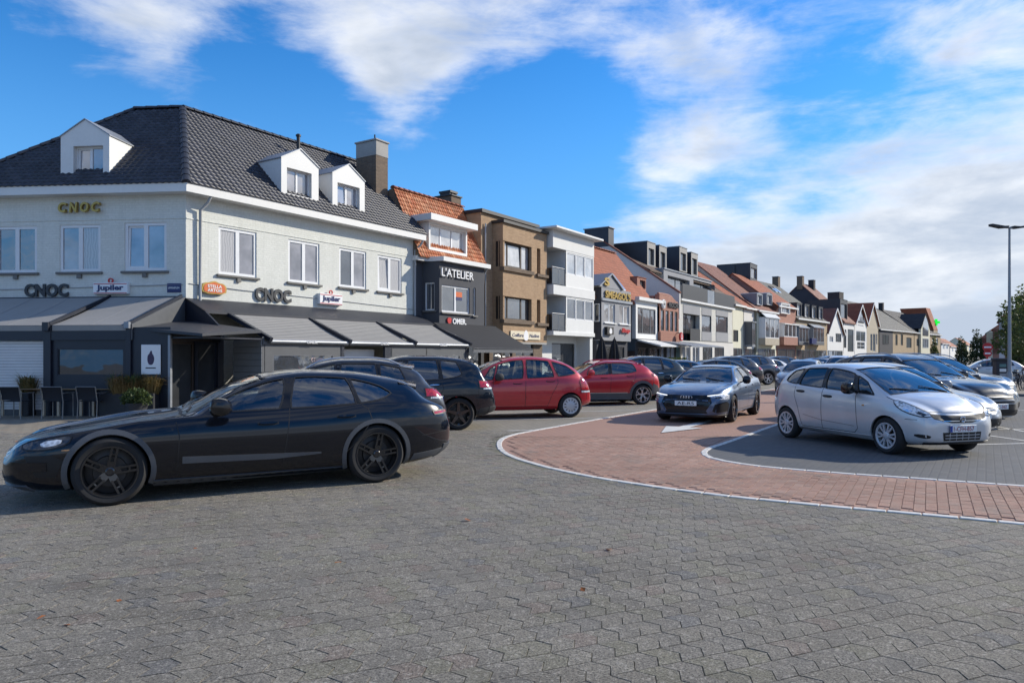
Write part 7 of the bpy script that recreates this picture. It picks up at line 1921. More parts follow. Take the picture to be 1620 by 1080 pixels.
h = far_house('long_roof_house', 'yellow brick house with long grey roof, dark side wall and broad chimney stack', RC, 1390.5, 1446, 522, 'yellow_brick', 'tiles_grey', 472, 7.5, wins=[(1416.5, 1420, 529, 546, dict(cols=1, fr='dark_frame', pane='pane_dark')), (1425, 1428.5, 529, 546, dict(cols=1, fr='dark_frame', pane='pane_dark')), (1434, 1442, 534, 550, dict(cols=1, fr='dark_frame', pane='pane'))], gable='plaster_navy', ground=None)
h.put('dark_front', MB().box(0, h.X(1412), -.06, -.003, 0, h.ze - .1), 'plaster_navy'); h.window(h.X(1396), h.X(1405), h.Z(1400, 544), h.Z(1400, 529), y=-.16, cols=2, fr='dark_frame', pane='pane_dark')
chimney(h, .6, 7.2, h.zr - 1.5, h.zr + 1.0, 2.2, 2.0, 'dark_brick', 'zinc', 0)
for a in (3.5, 6.0, 8.5):
    q = lambda y: h.ze + (h.zr - h.ze) * y / 7.5 + .06
    h.put('roof_window', MB().prism([(a, 4.4, q(4.4)), (a + 1.1, 4.4, q(4.4)), (a + 1.1, 5.8, q(5.8)), (a, 5.8, q(5.8))], (0, 0, .1)), 'pane_sky')
h = far_house('arch_window_house', 'yellow brick house with dark roof and a pale gable holding an arched window', RC, 1446.5, 1488, 527, 'yellow_brick', 'tiles_dark', 489, 6.0, wins=[(1450, 1455, 536, 547, dict(cols=1, fr='dark_frame')), (1475, 1478, 535, 546, dict(cols=1)), (1481, 1484, 535, 546, dict(cols=1))], ground=None)
xg0, xg1, zg_ = h.X(1457, -.4), h.X(1471, -.4), h.Z(1464, 497, -.4)
h.put('pale_gable', MB().prism([(xg0, -.4, 0), (xg1, -.4, 0), (xg1, -.4, h.ze + .8), ((xg0 + xg1) / 2, -.4, zg_), (xg0, -.4, h.ze + .8)], (0, .4, 0)), 'plaster_cream')
for sg, xx in ((-1, xg0), (1, xg1)): h.put('gable_slope', MB().prism([(xx + sg * .15, -.5, h.ze + .7), ((xg0 + xg1) / 2, -.5, zg_ + .05), ((xg0 + xg1) / 2, 4, zg_ + .05), (xx + sg * .15, 4, h.ze + .7)], (0, 0, .12)), 'tiles_dark')
aw_ = (xg1 - xg0) * .32; xm = (xg0 + xg1) / 2
h.put('arched_window', MB().prism([(xm - aw_, -.44, h.ze - .6)] + [(xm + aw_, -.44, h.ze - .6)] + [(xm + aw_ * math.cos(R(a)), -.44, h.ze + .8 + aw_ * math.sin(R(a))) for a in range(0, 181, 30)], (0, .04, 0)), 'pane')
h.window(xm - aw_, xm + aw_, h.ze - 3.0, h.ze - 1.1, y=-.5, cols=3, pane='pane')
chimney(h, .5, 6, h.zr - 1, h.zr + 1.2, .8, .8, 'dark_brick', 'lead_cap', 0)
x0 = h.X(1468, 1.6); h.put('tall_roof', MB().prism([(x0, .5, h.ze + .9), (h.W + .1, .5, h.ze + .9), (h.W + .1, 2.0, h.Z(1486, 490, 1.5)), (x0, 2.0, h.Z(1486, 490, 1.5))], (0, 5, 0)), 'tiles_red')
h.put('tall_wall', MB().box(x0 + .1, h.W + .05, .55, 7, 0, h.ze + .95), 'yellow_brick')
# pharmacy cross
mat_emit('lit_green', (.02, .75, .06), .9)
p = RC.at(RC.t(1490) - .4, .6); zc_ = RC.z(1492, 511, .6)
r = thing('pharmacy_sign', 'lit green cross sign projecting from the yellow brick end house', 'sign', (p.x - .45, p.y, zc_), RC.rz - math.pi / 2)
MB().box(-.7, .7, -.12, .12, -.25, .25).box(-.25, .25, -.125, .125, -.7, .7).build('cross', 'lit_green', r)
MB().bar((-.6, 0, 0), (-1.6, 0, 0), .12).build('bracket', 'dark_frame', r)
# the far end of the street and its right-hand side
tD = RC.t(1489); RD = Row_(RC.at(tD, 6), (.62, .785))
far_house('white_corner_house', 'small white house with red roof beyond the pharmacy cross', RD, 1489, 1502, 543, 'plaster_white', 'tiles_brownred', 527, 5, wins=[(1491, 1494, 545, 552, dict(cols=1)), (1496, 1500, 545, 552, dict(cols=2))])
RE = Row_(RD.at(RD.t(1502) + 6, 4), (.60, .80))
far_house('distant_house', 'far white gabled house with orange red roof at the end of the street', RE, 1503, 1516, 548, 'plaster_white', 'tiles_red', 534, 4, wins=[(1506, 1508, 551, 556, dict(cols=1)), (1511, 1513, 551, 556, dict(cols=1))])
far_house('distant_house', 'far cream house behind the slim street trees with bright red roof', RE, 1530, 1540, 546, 'plaster_cream', 'tiles_red', 534, 4, wins=[(1533, 1535, 549, 555, dict(cols=1))])
def right_house(px, dist, w, ze, zr_, wall, roof, label, dep=9.0):
    """houses across the street, fronts facing left"""
    x = (px - 810) / FPX * dist; d = Vector((.60, .80)).normalized(); row = Row_((x, dist), -d)
    h = House('terraced_house', label, row, t0=0.0); n = max(2, int(w / 2.4)); ws = []
    for k in range(n):
        for z in (1.0, 3.9):
            if z + 1.6 < ze: ws.append((.5 + k * (w - .6) / n, .5 + k * (w - .6) / n + 1.1, z, z + 1.6, {}))
    h.front(0, w, 0, ze, wall, ws, depth=dep, cols=2, pane='pane'); h.gable_roof(0, w, ze, zr_, dep / 2, roof, gable=wall)
    chimney(h, w * .2, dep / 2, zr_ - .8, zr_ + 1.1, .7, .7, 'red_brick', 'lead_cap')
    return h
for a in ((1596, 88, 8.5, 6.3, 9.4, 'red_brick', 'tiles_red', 'red brick terraced house right of the street behind the leafy tree'), (1586, 108, 8, 6.6, 9.6, 'plaster_white', 'tiles_brownred', 'white terraced house across the street beside the red brick one'), (1576, 132, 9, 6.4, 9.6, 'pink_brick', 'tiles_red', 'pink brick terraced house beyond the white one across the street'), (1566, 165, 10, 6.8, 10.2, 'plaster_cream', 'tiles_dark', 'cream terraced house with dark roof across the street'), (1556, 215, 13, 6.8, 10.4, 'red_brick', 'tiles_red', 'last red brick terraced house across the street')): right_house(*a)

# ================================================================== cars in the square
def repaint(o, old, new):
    for c in [o] + KIDS(o) + [g for k in KIDS(o) for g in KIDS(k)]:
        if c.type != 'MESH': continue
        for sl in c.material_slots:
            if sl.material and sl.material.name == old: sl.link = 'OBJECT'; sl.material = M(new)
BAYH = (-.968, -.25)                                # heading of the cars in the slanted bays
GL = 'cars nose-in along the house side of the lane'; GR = 'cars parked across the lane from the houses'
porsche = heading(make_car(T_porsche(), 'parked_car', 'long low navy black estate car with black wheels parked across the paved square'), -3.33, 9.23, -.876, -.483, .010)
jazz = heading(make_car(T_jazz(), 'parked_car', 'small silver hatchback with white front number plate and silver wheel covers', GR), 6.52, 13.11, .282, -.959, .003)
audi = heading(make_car(T_audi(), 'driving_car', 'blue grey saloon with lit headlights and black grille driving on the red lane'), 5.27, 19.2, -.50, -.866, .006)
picasso = heading(make_car(T_picasso(), 'parked_car', 'rounded dark red people carrier with silver hubcaps', GL), -.125, 19.33, *BAYH)
kona = heading(make_car(T_kona(), 'parked_car', 'red crossover with grey wheel arches parked beside the rounded red people carrier', GL), 2.75, 24.33, *BAYH)
merc = heading(make_car(suv(4.46, 1.83, 1.62, .35, 'paint_dark_blue', 'five', 'black_alloy', belt=1.03, hood=1.04, box=.5), 'parked_car', 'dark blue SUV with black star shaped wheels beside the red people carrier', GL), -2.69, 16.1, *BAYH)
cross = heading(make_car(suv(4.40, 1.80, 1.56, .335, 'paint_dark_grey', 'ten', 'alloy', clad='black_plastic', belt=.98, hood=.98, rails='silver_plastic', glass=('car_glass', 'car_glass_tinted'), arch_w=.06), 'parked_car', 'dark grey crossover with roof rails half hidden behind the navy estate car', GL), -3.5, 13.45, *BAYH)
bmw = heading(make_car(suv(4.45, 1.84, 1.62, .35, 'paint_dark_green', 'ten', 'alloy', belt=1.04, hood=1.04), 'parked_car', 'black green SUV parked beside the red crossover', GL), 4.34, 26.95, *BAYH)
rav = heading(make_car(suv(4.60, 1.86, 1.68, .365, 'paint_grey', 'y5', 'alloy', clad='black_plastic', belt=1.06, hood=1.06, rails='black_plastic', arch_w=.08, box=.4), 'parked_car', 'slate grey SUV with black arches and silver black wheels farther down the bays', GL), 12.75, 41.2, *BAYH)
peug = heading(make_car(suv(4.50, 1.85, 1.66, .355, 'paint_black', 'y5', 'alloy', belt=1.06, hood=1.08, rails='silver_plastic', glass=('car_glass', 'car_glass_tinted'), box=.8, plate='1-TLC-362'), 'parked_car', 'black SUV with roof rails and chrome grille second behind the silver hatchback', GR), 9.85, 17.9, .282, -.959)
hatch = heading(make_car(T_hatch('paint_mid_grey'), 'parked_car', 'grey hatchback directly behind the small silver hatchback', GR), 8.05, 15.55, .282, -.959)
def another(src, x, y, hd, old, new, label, group, name='parked_car'):
    o = copy_tree(src); o.name = name; o['label'] = label
    if group: o['group'] = group
    elif 'group' in o: del o['group']
    repaint(o, old, new); return heading(o, x, y, *hd)
another(hatch, 11.75, 20.35, (.282, -.959), 'paint_mid_grey', 'paint_black', 'black hatchback third behind the small silver hatchback', GR)
another(peug, 13.3, 22.9, (.282, -.959), 'paint_black', 'paint_dark_grey', 'dark grey SUV beside the black hatchback in the right hand bays', GR)
another(hatch, 14.9, 25.6, (.282, -.959), 'paint_mid_grey', 'paint_dark_blue', 'dark blue hatchback near the lamp post in the right hand bays', GR)
another(hatch, 12.9, 32.2, (-.53, -.85), 'paint_mid_grey', 'paint_mid_grey', 'grey hatchback following the blue grey saloon along the red lane', None, 'driving_car')
another(peug, 22.3, 49.5, (-.53, -.85), 'paint_black', 'paint_white', 'white SUV far back on the red lane', None, 'driving_car')
another(hatch, 6.1, 29.6, BAYH, 'paint_mid_grey', 'paint_steel_blue', 'steel blue hatchback beside the black green SUV', GL)
another(hatch, 8.7, 33.0, BAYH, 'paint_mid_grey', 'paint_black', 'black hatchback behind the blue grey saloon', GL)
another(bmw, 10.4, 36.8, BAYH, 'paint_dark_green', 'paint_dark_grey', 'dark grey SUV between the black hatchback and the slate grey SUV', GL)
for k, (src, old, new, lab) in enumerate(((hatch, 'paint_mid_grey', 'paint_white', 'white hatchback next beyond the slate grey SUV'), (bmw, 'paint_dark_green', 'paint_black', 'black SUV beyond the white hatchback in the far bays'), (hatch, 'paint_mid_grey', 'paint_grey', 'dark grey hatchback in the far bays in front of the brick bay house'), (kona, 'paint_red2', 'paint_steel_blue', 'blue crossover in the far bays in front of the yellow twin house'), (hatch, 'paint_mid_grey', 'paint_silver', 'silver hatchback at the far end of the bays'), (peug, 'paint_black', 'paint_grey', 'grey SUV last in the far bays'))):
    q = k if k < 3 else k + 2
    another(src, 12.75 + 1.72 * (q + 1.3), 41.2 + 2.62 * (q + 1.3), BAYH, old, new, lab, GL)
for k, (x, y, src, old, new, lab) in enumerate(((33.2, 51.0, hatch, 'paint_mid_grey', 'paint_white', 'white hatchback parked by the street behind the ticket machine'), (30.3, 46.5, hatch, 'paint_mid_grey', 'paint_silver', 'silver hatchback parked behind the lamp post'), (50, 86, bmw, 'paint_dark_green', 'paint_white', 'white SUV far along the street beyond the red road sign'), (46, 79, hatch, 'paint_mid_grey', 'paint_dark_grey', 'dark hatchback far along the street near the slim trees'))):
    another(src, x, y, (-.5, -.86) if k > 1 else (-.9, .4), old, new, lab, 'cars along the far street')

# ================================================================== terrace furniture, planting, street furniture
mat_plain('woven_black', (.012, .014, .02), .8, var=.2, bump=.5, scale=40)
mat_plain('alu', (.25, .25, .25), .4, .6, var=.1, bump=0)
mat_plain('table_wood', (.30, .19, .10), .6, var=.25, bump=.2, scale=14)
mat_plain('pale_wood', (.55, .45, .32), .6, var=.15, bump=.2, scale=14)
mat_plain('planter_dark', (.02, .022, .026), .6, var=.2, bump=.2)
mat_plain('post_steel', (.30, .31, .32), .5, .3, var=.04, bump=0)
mat_plain('bark', (.07, .055, .042), .9, var=.3, bump=.8, scale=12)
def mat_leaf(name, c1, c2, c3):
    t = NT(name); p = t.pos(); oi = t.n('ShaderNodeTexCoord')
    n = t.noise(p, 1.6, 3, .6); n2 = t.noise(p, 23, 2, .6)
    c = t.mix(t.rng(n, .35, .65), c1, c2); c = t.mix(t.math('MULTIPLY', t.rng(n2, .5, .8), .7), c, c3)
    d = t.pr(c, .55, 0, .35); tr = t.n('ShaderNodeBsdfTranslucent'); t.l(c, tr.inputs[0])
    mx = t.n('ShaderNodeMixShader'); mx.inputs[0].default_value = .3; t.l(d, mx.inputs[1]); t.l(tr.outputs[0], mx.inputs[2]); t.done(mx.outputs[0])
mat_leaf('leaf_green', (.075, .11, .03), (.12, .15, .05), (.20, .19, .06))
mat_leaf('leaf_dark', (.035, .058, .022), (.06, .085, .03), (.10, .10, .04))
mat_leaf('grass_straw', (.28, .17, .075), (.20, .16, .06), (.36, .24, .11))
mat_leaf('leaf_fresh', (.045, .075, .022), (.07, .10, .03), (.11, .12, .045))
mat_leaf('leaf_orange', (.42, .12, .03), (.35, .16, .05), (.25, .08, .03))

def leaves(n, size, fn, rg, fold=.3):
    """leaf quads, bent along the middle; fn gives a spot and the way out of the crown"""
    V = []; F = []
    for _ in range(n):
        p, out = fn(); s = size * rg.uniform(.6, 1.35)
        d = (out + Vector((rg.gauss(0, .7), rg.gauss(0, .7), rg.gauss(-.15, .6)))).normalized()
        e = d.cross(Vector((rg.gauss(0, 1), rg.gauss(0, 1), rg.gauss(0, 1))))
        if e.length < .01: continue
        e.normalize(); g = d.cross(e) * fold
        b = len(V); V += [p, p + d * s * .5 + e * s * .34 + g * s * .4, p + d * s, p + d * s * .5 - e * s * .34 + g * s * .4]; F += [(b, b + 1, b + 2), (b, b + 2, b + 3)]
    return V, F
def crown_fn(rg, lobes):
    tot = [l[1] ** 2 for l in lobes]
    def f():
        c, r, sq = rg.choices(lobes, tot)[0]
        while True:
            q = Vector((rg.uniform(-1, 1), rg.uniform(-1, 1), rg.uniform(-1, 1)))
            if .25 < q.length < 1: break
        q = q * (q.length ** -.45)
        return Vector(c) + Vector((q.x * r, q.y * r, q.z * r * sq)), q.normalized()
    return f
def tree(name, label, x, y, hgt, trunk_r, lobes, n, size, mat, seed, clear, group=None):
    rg = random.Random(seed); r = thing(name, label, 'tree', (x, y, 0), group=group)
    b = MB(); top = hgt * .8; pts = [(0, 0, -.05), (.02, .01, clear * .5), (-.03, .03, clear), (.03, -.03, (clear + top) / 2), (0, 0, top)]
    b.tube(pts, [trunk_r * 1.25, trunk_r, trunk_r * .85, trunk_r * .5, trunk_r * .15], 9)
    for c, rr, sq in lobes:
        z0 = max(clear * .9, min(c[2] - rr * .6, top * .8)); b.tube([(0, 0, z0), (c[0] * .5, c[1] * .5, (z0 + c[2]) / 2 + .1), tuple(c)], [trunk_r * .45, trunk_r * .3, trunk_r * .1], 6)
    b.build('trunk', 'bark', r, 50)
    V, F = leaves(n, size, crown_fn(rg, lobes), rg)
    tag(MB().add(V, F).build('crown', mat, r), kind='stuff'); return r

# ---- terrace in front of the cafe
def make_chair():
    r = thing('terrace_chair', '', 'chair')
    MB().box(-.235, .235, -.22, .23, .425, .45).build('seat', 'woven_black', r, bevel=.01)
    b = MB(); n = 6
    P = []
    for k in range(n + 1):
        q = k / n
        for x in (-.235, .235): P.append((x, -.235 - .09 * q * q, .47 + .33 * q))
    b.add(P, [(2 * k, 2 * k + 1, 2 * k + 3, 2 * k + 2) for k in range(n)])
    b.add([(p[0], p[1] - .018, p[2]) for p in P], [(2 * k + 2, 2 * k + 3, 2 * k + 1, 2 * k) for k in range(n)])
    b.build('backrest', 'woven_black', r)
    for sx in (-1, 1):
        x = sx * .255
        MB().tube([(x, -.27, 0), (x, -.245, .42), (x, -.33, .81)], .014, 7).build('leg', 'alu', r, 50); MB().tube([(x, .23, 0), (x, .225, .42), (x, .21, .63)], .014, 7).build('leg', 'alu', r, 50)
        MB().box(x - .024, x + .024, -.28, .26, .63, .652).build('armrest', 'alu', r, bevel=.006)
    MB().tube([(-.255, -.33, .805), (.255, -.33, .805)], .013, 7).build('top_rail', 'alu', r, 50)
    return r
ch = make_chair()
spots = [(28, 661, 0, 'black woven terrace chair at the table beside the white roller shutter'), (92, 661, .06, 'black woven terrace chair in front of the post beside the shutter'), (148, 660.5, -.05, 'black woven terrace chair nearest the large grass planter'), (-34, 662, .1, 'black woven terrace chair in front of the white roller shutter'), ]
for k, (px, py, a, lab) in enumerate(spots):
    o = ch if k == 0 else copy_tree(ch); x, y = G(px, py); o.location = (x, y, .006); o.rotation_euler = (0, 0, a); o['label'] = lab; o['group'] = 'terrace chairs outside the cafe'
for px, lab in ((32, 'black woven chair on the far side of the table by the shutter'),):
    o = copy_tree(ch); x, y = G(px, 660); o.location = (x + .1, y + 1.15, .006); o.rotation_euler = (0, 0, math.pi); o['label'] = lab; o['group'] = 'terrace chairs outside the cafe'
def make_table():
    r = thing('terrace_table', '', 'table')
    for k in range(5): MB().box(-.36, .36, -.36 + k * .145, -.225 + k * .145, .70, .725).build('top_slat', 'table_wood', r, bevel=.004)
    for x in (-.3, .3): MB().box(x - .03, x + .03, -.3, -.24, 0, .70).build('leg', 'pale_wood', r); MB().box(x - .03, x + .03, .24, .3, 0, .70).build('leg', 'pale_wood', r)
    MB().box(-.3, .3, -.03, .03, .66, .70).build('crossbar', 'pale_wood', r)
    return r
tb = make_table()
for k, (px, lab) in enumerate(((44, 'wooden slatted terrace table beside the roller shutter'), (104, 'wooden slatted terrace table in front of the dark glazed panel'), (160, 'wooden slatted terrace table nearest the large grass planter'), (-22, 'wooden slatted terrace table in front of the white shutter'))):
    o = tb if k == 0 else copy_tree(tb); x, y = G(px, 659); o.location = (x, y + .45, .006); o['label'] = lab; o['group'] = 'terrace tables outside the cafe'
def grass_clump(b, rg, x, y, z, n, hgt, spread):
    for _ in range(n):
        a = rg.uniform(0, 6.28); r0 = rg.uniform(0, spread * .4); p = Vector((x + r0 * math.cos(a), y + r0 * math.sin(a), z)); hh = hgt * rg.uniform(.6, 1.15); s = spread * rg.uniform(.5, 1.3)
        m = p + Vector((math.cos(a) * s * .35, math.sin(a) * s * .35, hh * .75)); e = p + Vector((math.cos(a) * s, math.sin(a) * s, hh * rg.uniform(.55, 1.05))); w = Vector((-math.sin(a), math.cos(a), 0)) * .008
        b.add([p - w, p + w, m + w, m - w, e], [(0, 1, 2, 3), (3, 2, 4)])
rg = random.Random(4)
for px0, px1, py, hh, lab in ((172, 256, 658, .62, 'long dark planter of straw coloured grasses under the poster'), (48, 62, 656, .62, 'small dark planter with a tuft of grass beside the shutter post')):
    x0, y0 = G(px0, py); x1, _ = G(px1, py); y0 += .0; w = x1 - x0
    r = thing('planter', lab, 'planter', ((x0 + x1) / 2, y0 - .25, .004))
    MB().box(-w / 2, w / 2, -.2, .2, 0, hh).build('trough', 'planter_dark', r, bevel=.015)
    b = MB()
    for k in range(max(2, int(w * 5))): grass_clump(b, rg, -w / 2 + .1 + (w - .2) * rg.random(), rg.uniform(-.1, .1), hh - .03, 150, .52, .36)
    tag(b.build('grass', 'grass_straw', r), kind='stuff')
    b = MB()
    for k in range(max(1, int(w * 4))): grass_clump(b, rg, -w / 2 + .05 + (w - .1) * rg.random(), rg.uniform(-.1, .1), hh + .02, 60, .52, .28)
    tag(b.build('green_grass', 'leaf_green', r), kind='stuff')
x, y = G(226, 662); r = thing('pot_plant', 'fresh green leafy plant in a dark tub below the grasses', 'plant', (x, y - .3, .004))
MB().lathe([(.001, 0), (.2, 0), (.26, .42), (.23, .42), (.2, .36), (.001, .36)], 18).build('tub', 'planter_dark', r, 40)
V, F = leaves(900, .075, crown_fn(rg, [((0, 0, .55), .27, .75), ((.15, 0, .5), .2, .8), ((-.17, .03, .52), .2, .8)]), rg); tag(MB().add(V, F).build('foliage', 'leaf_fresh', r), kind='stuff')
# hedge boxes and folded parasols at the cafes down the row
for px, lab in ((1068, 'clipped green hedge box at the terrace of the curved brick gable'),):
    t0 = RA.t(px, -2.6); p = RA.at(t0, -2.6); r = thing('hedge_box', lab, 'hedge', (p.x, p.y, 0), RA.rz)
    MB().box(-1.6, 1.6, -.2, .2, 0, .7).build('trough', 'planter_dark', r)
    V, F = leaves(1500, .10, lambda: (Vector((rg.uniform(-1.6, 1.6), rg.uniform(-.25, .25), rg.uniform(.7, 1.5))), Vector((0, -1, .3))), rg); tag(MB().add(V, F).build('foliage', 'leaf_fresh', r), kind='stuff')
def parasol(x, y, lab):
    r = thing('folded_parasol', lab, 'parasol', (x, y, 0), group='folded parasols outside the grey gabled cafe')
    MB().tube([(0, 0, 0), (0, 0, 2.7)], .03, 8).build('pole', 'dark_frame', r, 50); MB().box(-.35, .35, -.35, .35, 0, .08).build('base', 'concrete', r, bevel=.01)
    b = MB(); n = 16; V = []
    for z, rr in ((.95, .20), (1.2, .30), (1.6, .27), (2.1, .19), (2.5, .09), (2.62, .03)):
        V += [(rr * (1 + .22 * math.cos(8 * 2 * math.pi * k / n)) * math.cos(2 * math.pi * k / n), rr * (1 + .22 * math.cos(8 * 2 * math.pi * k / n)) * math.sin(2 * math.pi * k / n), z) for k in range(n)]
    b.add(V, [(i * n + k, i * n + (k + 1) % n, (i + 1) * n + (k + 1) % n, (i + 1) * n + k) for i in range(5) for k in range(n)]); b.build('folded_canopy', 'awning_black', r, 40)
for px, yy in ((952, -2.4), (972, -2.4)):
    p = RA.at(RA.t(px, yy), yy); parasol(p.x, p.y, 'black folded parasol next to the white flats before the grey gabled cafe' if px < 960 else 'black folded parasol under the black wall box of the grey gabled cafe')
# ---- street lamp with two flat heads
x, y = G(1597, 625); r = thing('street_lamp', 'tall grey lamp post with two flat dark lamp heads', 'street lamp', (x, y, 0), R(8))
zt_ = CAM_H + (HORZ - 361) * y / FPX
MB().tube([(0, 0, 0), (0, 0, 1.2), (0, 0, zt_)], [.08, .07, .04], 14).build('post', 'post_steel', r, 50); MB().lathe([(.105, 0), (.105, .9), (.08, .95)], 14).build('post_base', 'post_steel', r, 50)
for sg in (-1, 1):
    q = MB().prism([(sg * .12, -.13, zt_ + .01), (sg * .35, -.16, zt_ + .0), (sg * .86, -.12, zt_ + .07), (sg * .88, 0, zt_ + .075), (sg * .86, .12, zt_ + .07), (sg * .35, .16, zt_ + .0), (sg * .12, .13, zt_ + .01)], (0, 0, .07)).build('lamp_head', 'lead_cap', r, bevel=.01)
MB().tube([(-.2, 0, zt_ + .02), (.2, 0, zt_ + .02)], .035, 8).build('arm', 'post_steel', r)
# ---- ticket machine
x, y = G(1583, 622.5); r = thing('ticket_machine', 'dark blue ticket machine with a column of small pale panels', 'ticket machine', (x, y, 0), R(-8))
MB().box(-.24, .24, -.18, .18, 0, 1.42).build('cabinet', 'veranda_navy', r, bevel=.02); MB().box(-.3, .3, -.24, .22, 1.42, 1.52).build('hood', 'sign_dark', r, bevel=.02)
mat_plain('screen_teal', (.10, .22, .22), .3, var=.2, bump=0)
for k, m_ in enumerate(('screen_teal', 'plate_white', 'zinc', 'zinc')): MB().box(-.13, .13, -.195, -.178, 1.14 - k * .2, 1.27 - k * .2).build('panel', m_, r, bevel=.004)
# ---- no entry sign, boxes
x, y = G(1562, 601); r = thing('road_sign', 'red round road signs stacked on a red post', 'road sign', (x, y, 0), R(-20))
zz = CAM_H + (HORZ - 549) * y / FPX
MB().tube([(0, 0, 0), (0, 0, zz + .3)], .05, 8).build('post', 'sign_red', r, 50)
for dz, rr in ((0, .30), (-.42, .24)): MB().lathe([(.001, -.09), (rr, -.09), (rr, -.06), (.001, -.06)], 24, 'y', (0, 0, zz + dz)).build('sign_disc', 'sign_red', r, 30); MB().box(-rr * .7, rr * .7, -.1, -.09, zz + dz - .05, zz + dz + .05).build('white_bar', 'sign_white', r)
for px, py, w, hh, m_, lab in ((1571, 600, .9, 1.15, 'plaster_grey', 'grey cabinet beside the red road sign'), (1553, 596, .8, 1.1, 'zinc', 'pale utility cabinet behind the slim street tree')):
    x, y = G(px, py); r = thing('utility_cabinet', lab, 'cabinet', (x, y, 0), R(-15)); MB().box(-w / 2, w / 2, -.25, .25, .08, hh).build('housing', m_, r, bevel=.02); MB().box(-w / 2 + .05, w / 2 - .05, -.2, .2, 0, .08).build('plinth', 'concrete', r); MB().box(-w / 2 - .03, w / 2 + .03, -.28, .28, hh, hh + .06).build('lid', m_, r, bevel=.01); MB().box(-.01, .01, -.256, -.25, .15, hh - .06).build('door_gap', 'dark_trim', r)
# ---- pavement island with bicycles
isl = [G(1570, 626), G(1700, 629), G(1720, 606), G(1580, 606)]
tri = flat_sheet('pavement', isl, 'terrace_tiles', .10); tag(tri, kind='structure')
kb = MB()
for a, c in zip(isl, isl[1:] + isl[:1]): kb.bar((a[0], a[1], .05), (c[0], c[1], .05), .16, .112)
kb.build('kerb', 'bluestone', tri)
def bicycle(x, y, rz, lab):
    r = thing('bicycle', lab, 'bicycle', (x, y, .10), rz, 'bicycles by the ticket machine')
    for cx in (-.52, .52):
        w = MB(); w.tube([(cx + .33 * math.cos(a), 0, .34 + .33 * math.sin(a)) for a in [2 * math.pi * k / 28 for k in range(29)]], .02, 6, cap=False); o = w.build('wheel', 'tyre', r, 50)
        s_ = MB()
        for k in range(10): a = math.pi * 2 * k / 10; s_.bar((cx, 0, .34), (cx + .32 * math.cos(a), 0, .34 + .32 * math.sin(a)), .006)
        s_.tube([(cx + .31 * math.cos(a), 0, .34 + .31 * math.sin(a)) for a in [2 * math.pi * k / 28 for k in range(29)]], .011, 5, cap=False); s_.build('spokes', 'alu', o)
    f = MB(); bb, st, hd = (-.08, 0, .29), (-.2, 0, .80), (.36, 0, .83)
    for a, c in ((bb, st), (bb, (.40, 0, .66)), ((-.19, 0, .74), hd), (bb, (-.52, 0, .34)), ((-.19, 0, .74), (-.52, 0, .34)), (hd, (.52, 0, .34))): f.tube([a, c], .017, 7)
    f.build('frame', 'veranda_navy', r, 50)
    MB().prism([(-.36, -.07, .86), (-.36, .07, .86), (-.10, .025, .87), (-.10, -.025, .87)], (0, 0, .05)).build('saddle', 'ink', r, bevel=.015); MB().tube([(-.2, 0, .78), (-.22, 0, .87)], .013, 6).build('seat_post', 'alu', r)
    MB().tube([(.36, 0, .83), (.34, 0, .98)], .015, 6).tube([(.22, -.28, 1.0), (.34, -.24, 1.0), (.36, 0, .98), (.34, .24, 1.0), (.22, .28, 1.0)], .012, 6).build('handlebar', 'alu', r, 50)
    MB().lathe([(.02, -.02), (.09, -.02), (.09, .0), (.02, .0)], 14, 'y', (-.08, -.03, .29)).build('chainring', 'alu', r)
x, y = G(1611, 622)
for k, lab in ((0, 'dark bicycle leaning right beside the lamp post'), (1, 'second dark bicycle, behind the first, beside the leafy tree')): bicycle(x + .3 + k * .55, y + .4 + k * .3, R(35), lab)
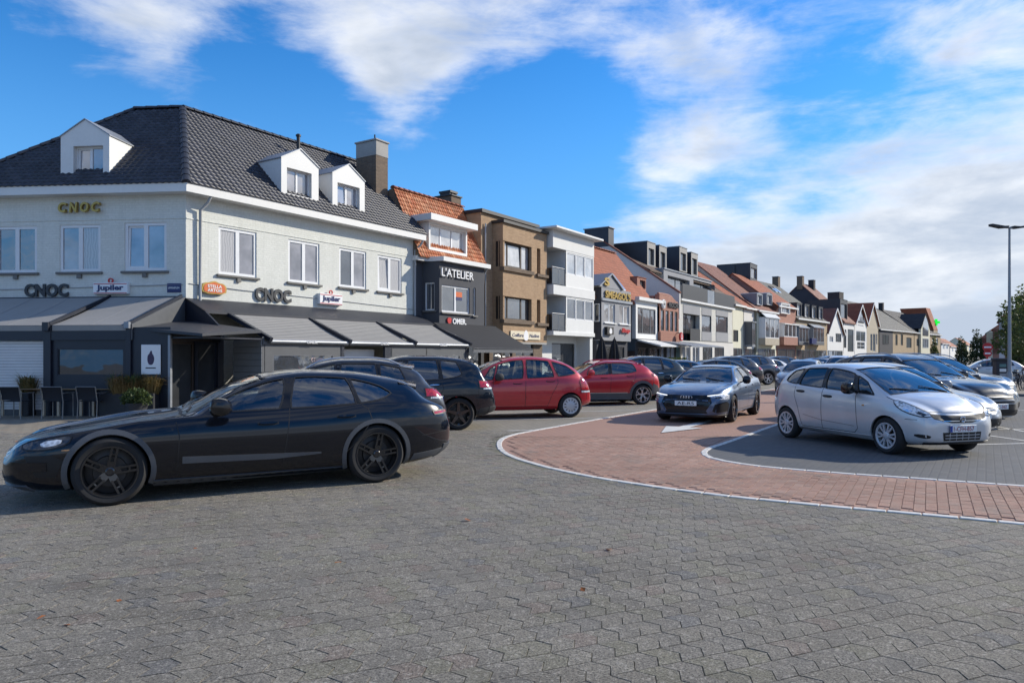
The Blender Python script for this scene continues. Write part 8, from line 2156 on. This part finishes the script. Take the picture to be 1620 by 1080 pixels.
# ---- trees
x, y = G(1618, 618)
tree('street_tree', 'broad leafy green tree behind the lamp post', x + 1.45, y + 1.5, 5.4, .11, [((0, 0, 2.6), .95, .9), ((-.45, .2, 3.4), .6, 1.1), ((.5, -.1, 3.6), .75, 1.1), ((0, .1, 4.3), .55, 1.2), ((-.75, .1, 2.3), .5, .9), ((.8, .2, 2.3), .7, .9), ((-.45, 0, 4.6), .25, 1.6), ((.3, 0, 4.9), .25, 1.6)], 2300, .14, 'leaf_green', 11, 1.2)
tree('street_tree', 'second leafy tree beyond the bicycles', x + 3.2, y + 4.0, 5.6, .11, [((0, 0, 3.0), 1.2, 1.0), ((-.7, 0, 3.8), .8, 1.0), ((.5, .2, 4.2), .9, 1.0), ((-.9, .1, 2.4), .8, .9)], 3200, .17, 'leaf_green', 12, 1.2)
def slim(px, py, top, lab, seed, mat='leaf_dark', wd=.7):
    x, y = G(px, py); hh = CAM_H + (HORZ - top) * y / FPX; ls = []
    for k in range(6):
        q = k / 5; z = hh * (.28 + .66 * q); ls.append(((.12 * math.sin(k * 2.1), .1 * math.cos(k * 1.7), z), wd * (1.0 - .72 * q) * (1 if k else .9), 1.35))
    tree('slim_street_tree', lab, x, y, hh, .10, ls, 1700, .2, mat, seed, hh * .16, 'slim street trees')
slim(1545, 588, 521, 'taller slim dark tree in front of the far terraced houses', 21, wd=.75)
slim(1521, 583, 533, 'slim dark tree beside the far white gabled house', 22, wd=.8)
slim(1478, 580, 531, 'slim green tree in front of the arched window house', 23, 'leaf_green', wd=.6)
slim(1612, 600, 520, 'slim green tree beyond the lamp post in front of the terraced houses', 24, 'leaf_green', wd=.8)
# ---- fallen leaves on the paving
lf = []
for k in range(3):
    V, F = leaves(1, .06, lambda: (Vector((0, 0, 0)), Vector((1, 0, .15))), random.Random(k + 40), .12); me = MB().add([(p[0], p[1] * 1.2, abs(p[2]) * .5) for p in V], F).mesh('fallen_leaf', 'leaf_orange'); lf.append(me)
for (px, py) in ((925, 938), (57, 982), (100, 991), (960, 870), (190, 950), (310, 868), (540, 890), (745, 825), (65, 705), (40, 715), (30, 700), (85, 690), (20, 722)):
    x, y = G(px, py); o = link('fallen_leaf', rnd.choice(lf)); o.location = (x, y, .013 if y < 15 else .012); o.rotation_euler = (rnd.uniform(-.2, .2), rnd.uniform(-.2, .2), rnd.uniform(0, 6)); o.scale = (rnd.uniform(.7, 1.5),) * 3
    tag(o, 'small orange brown leaf lying on the paving', 'leaf', 'fallen leaves on the square')
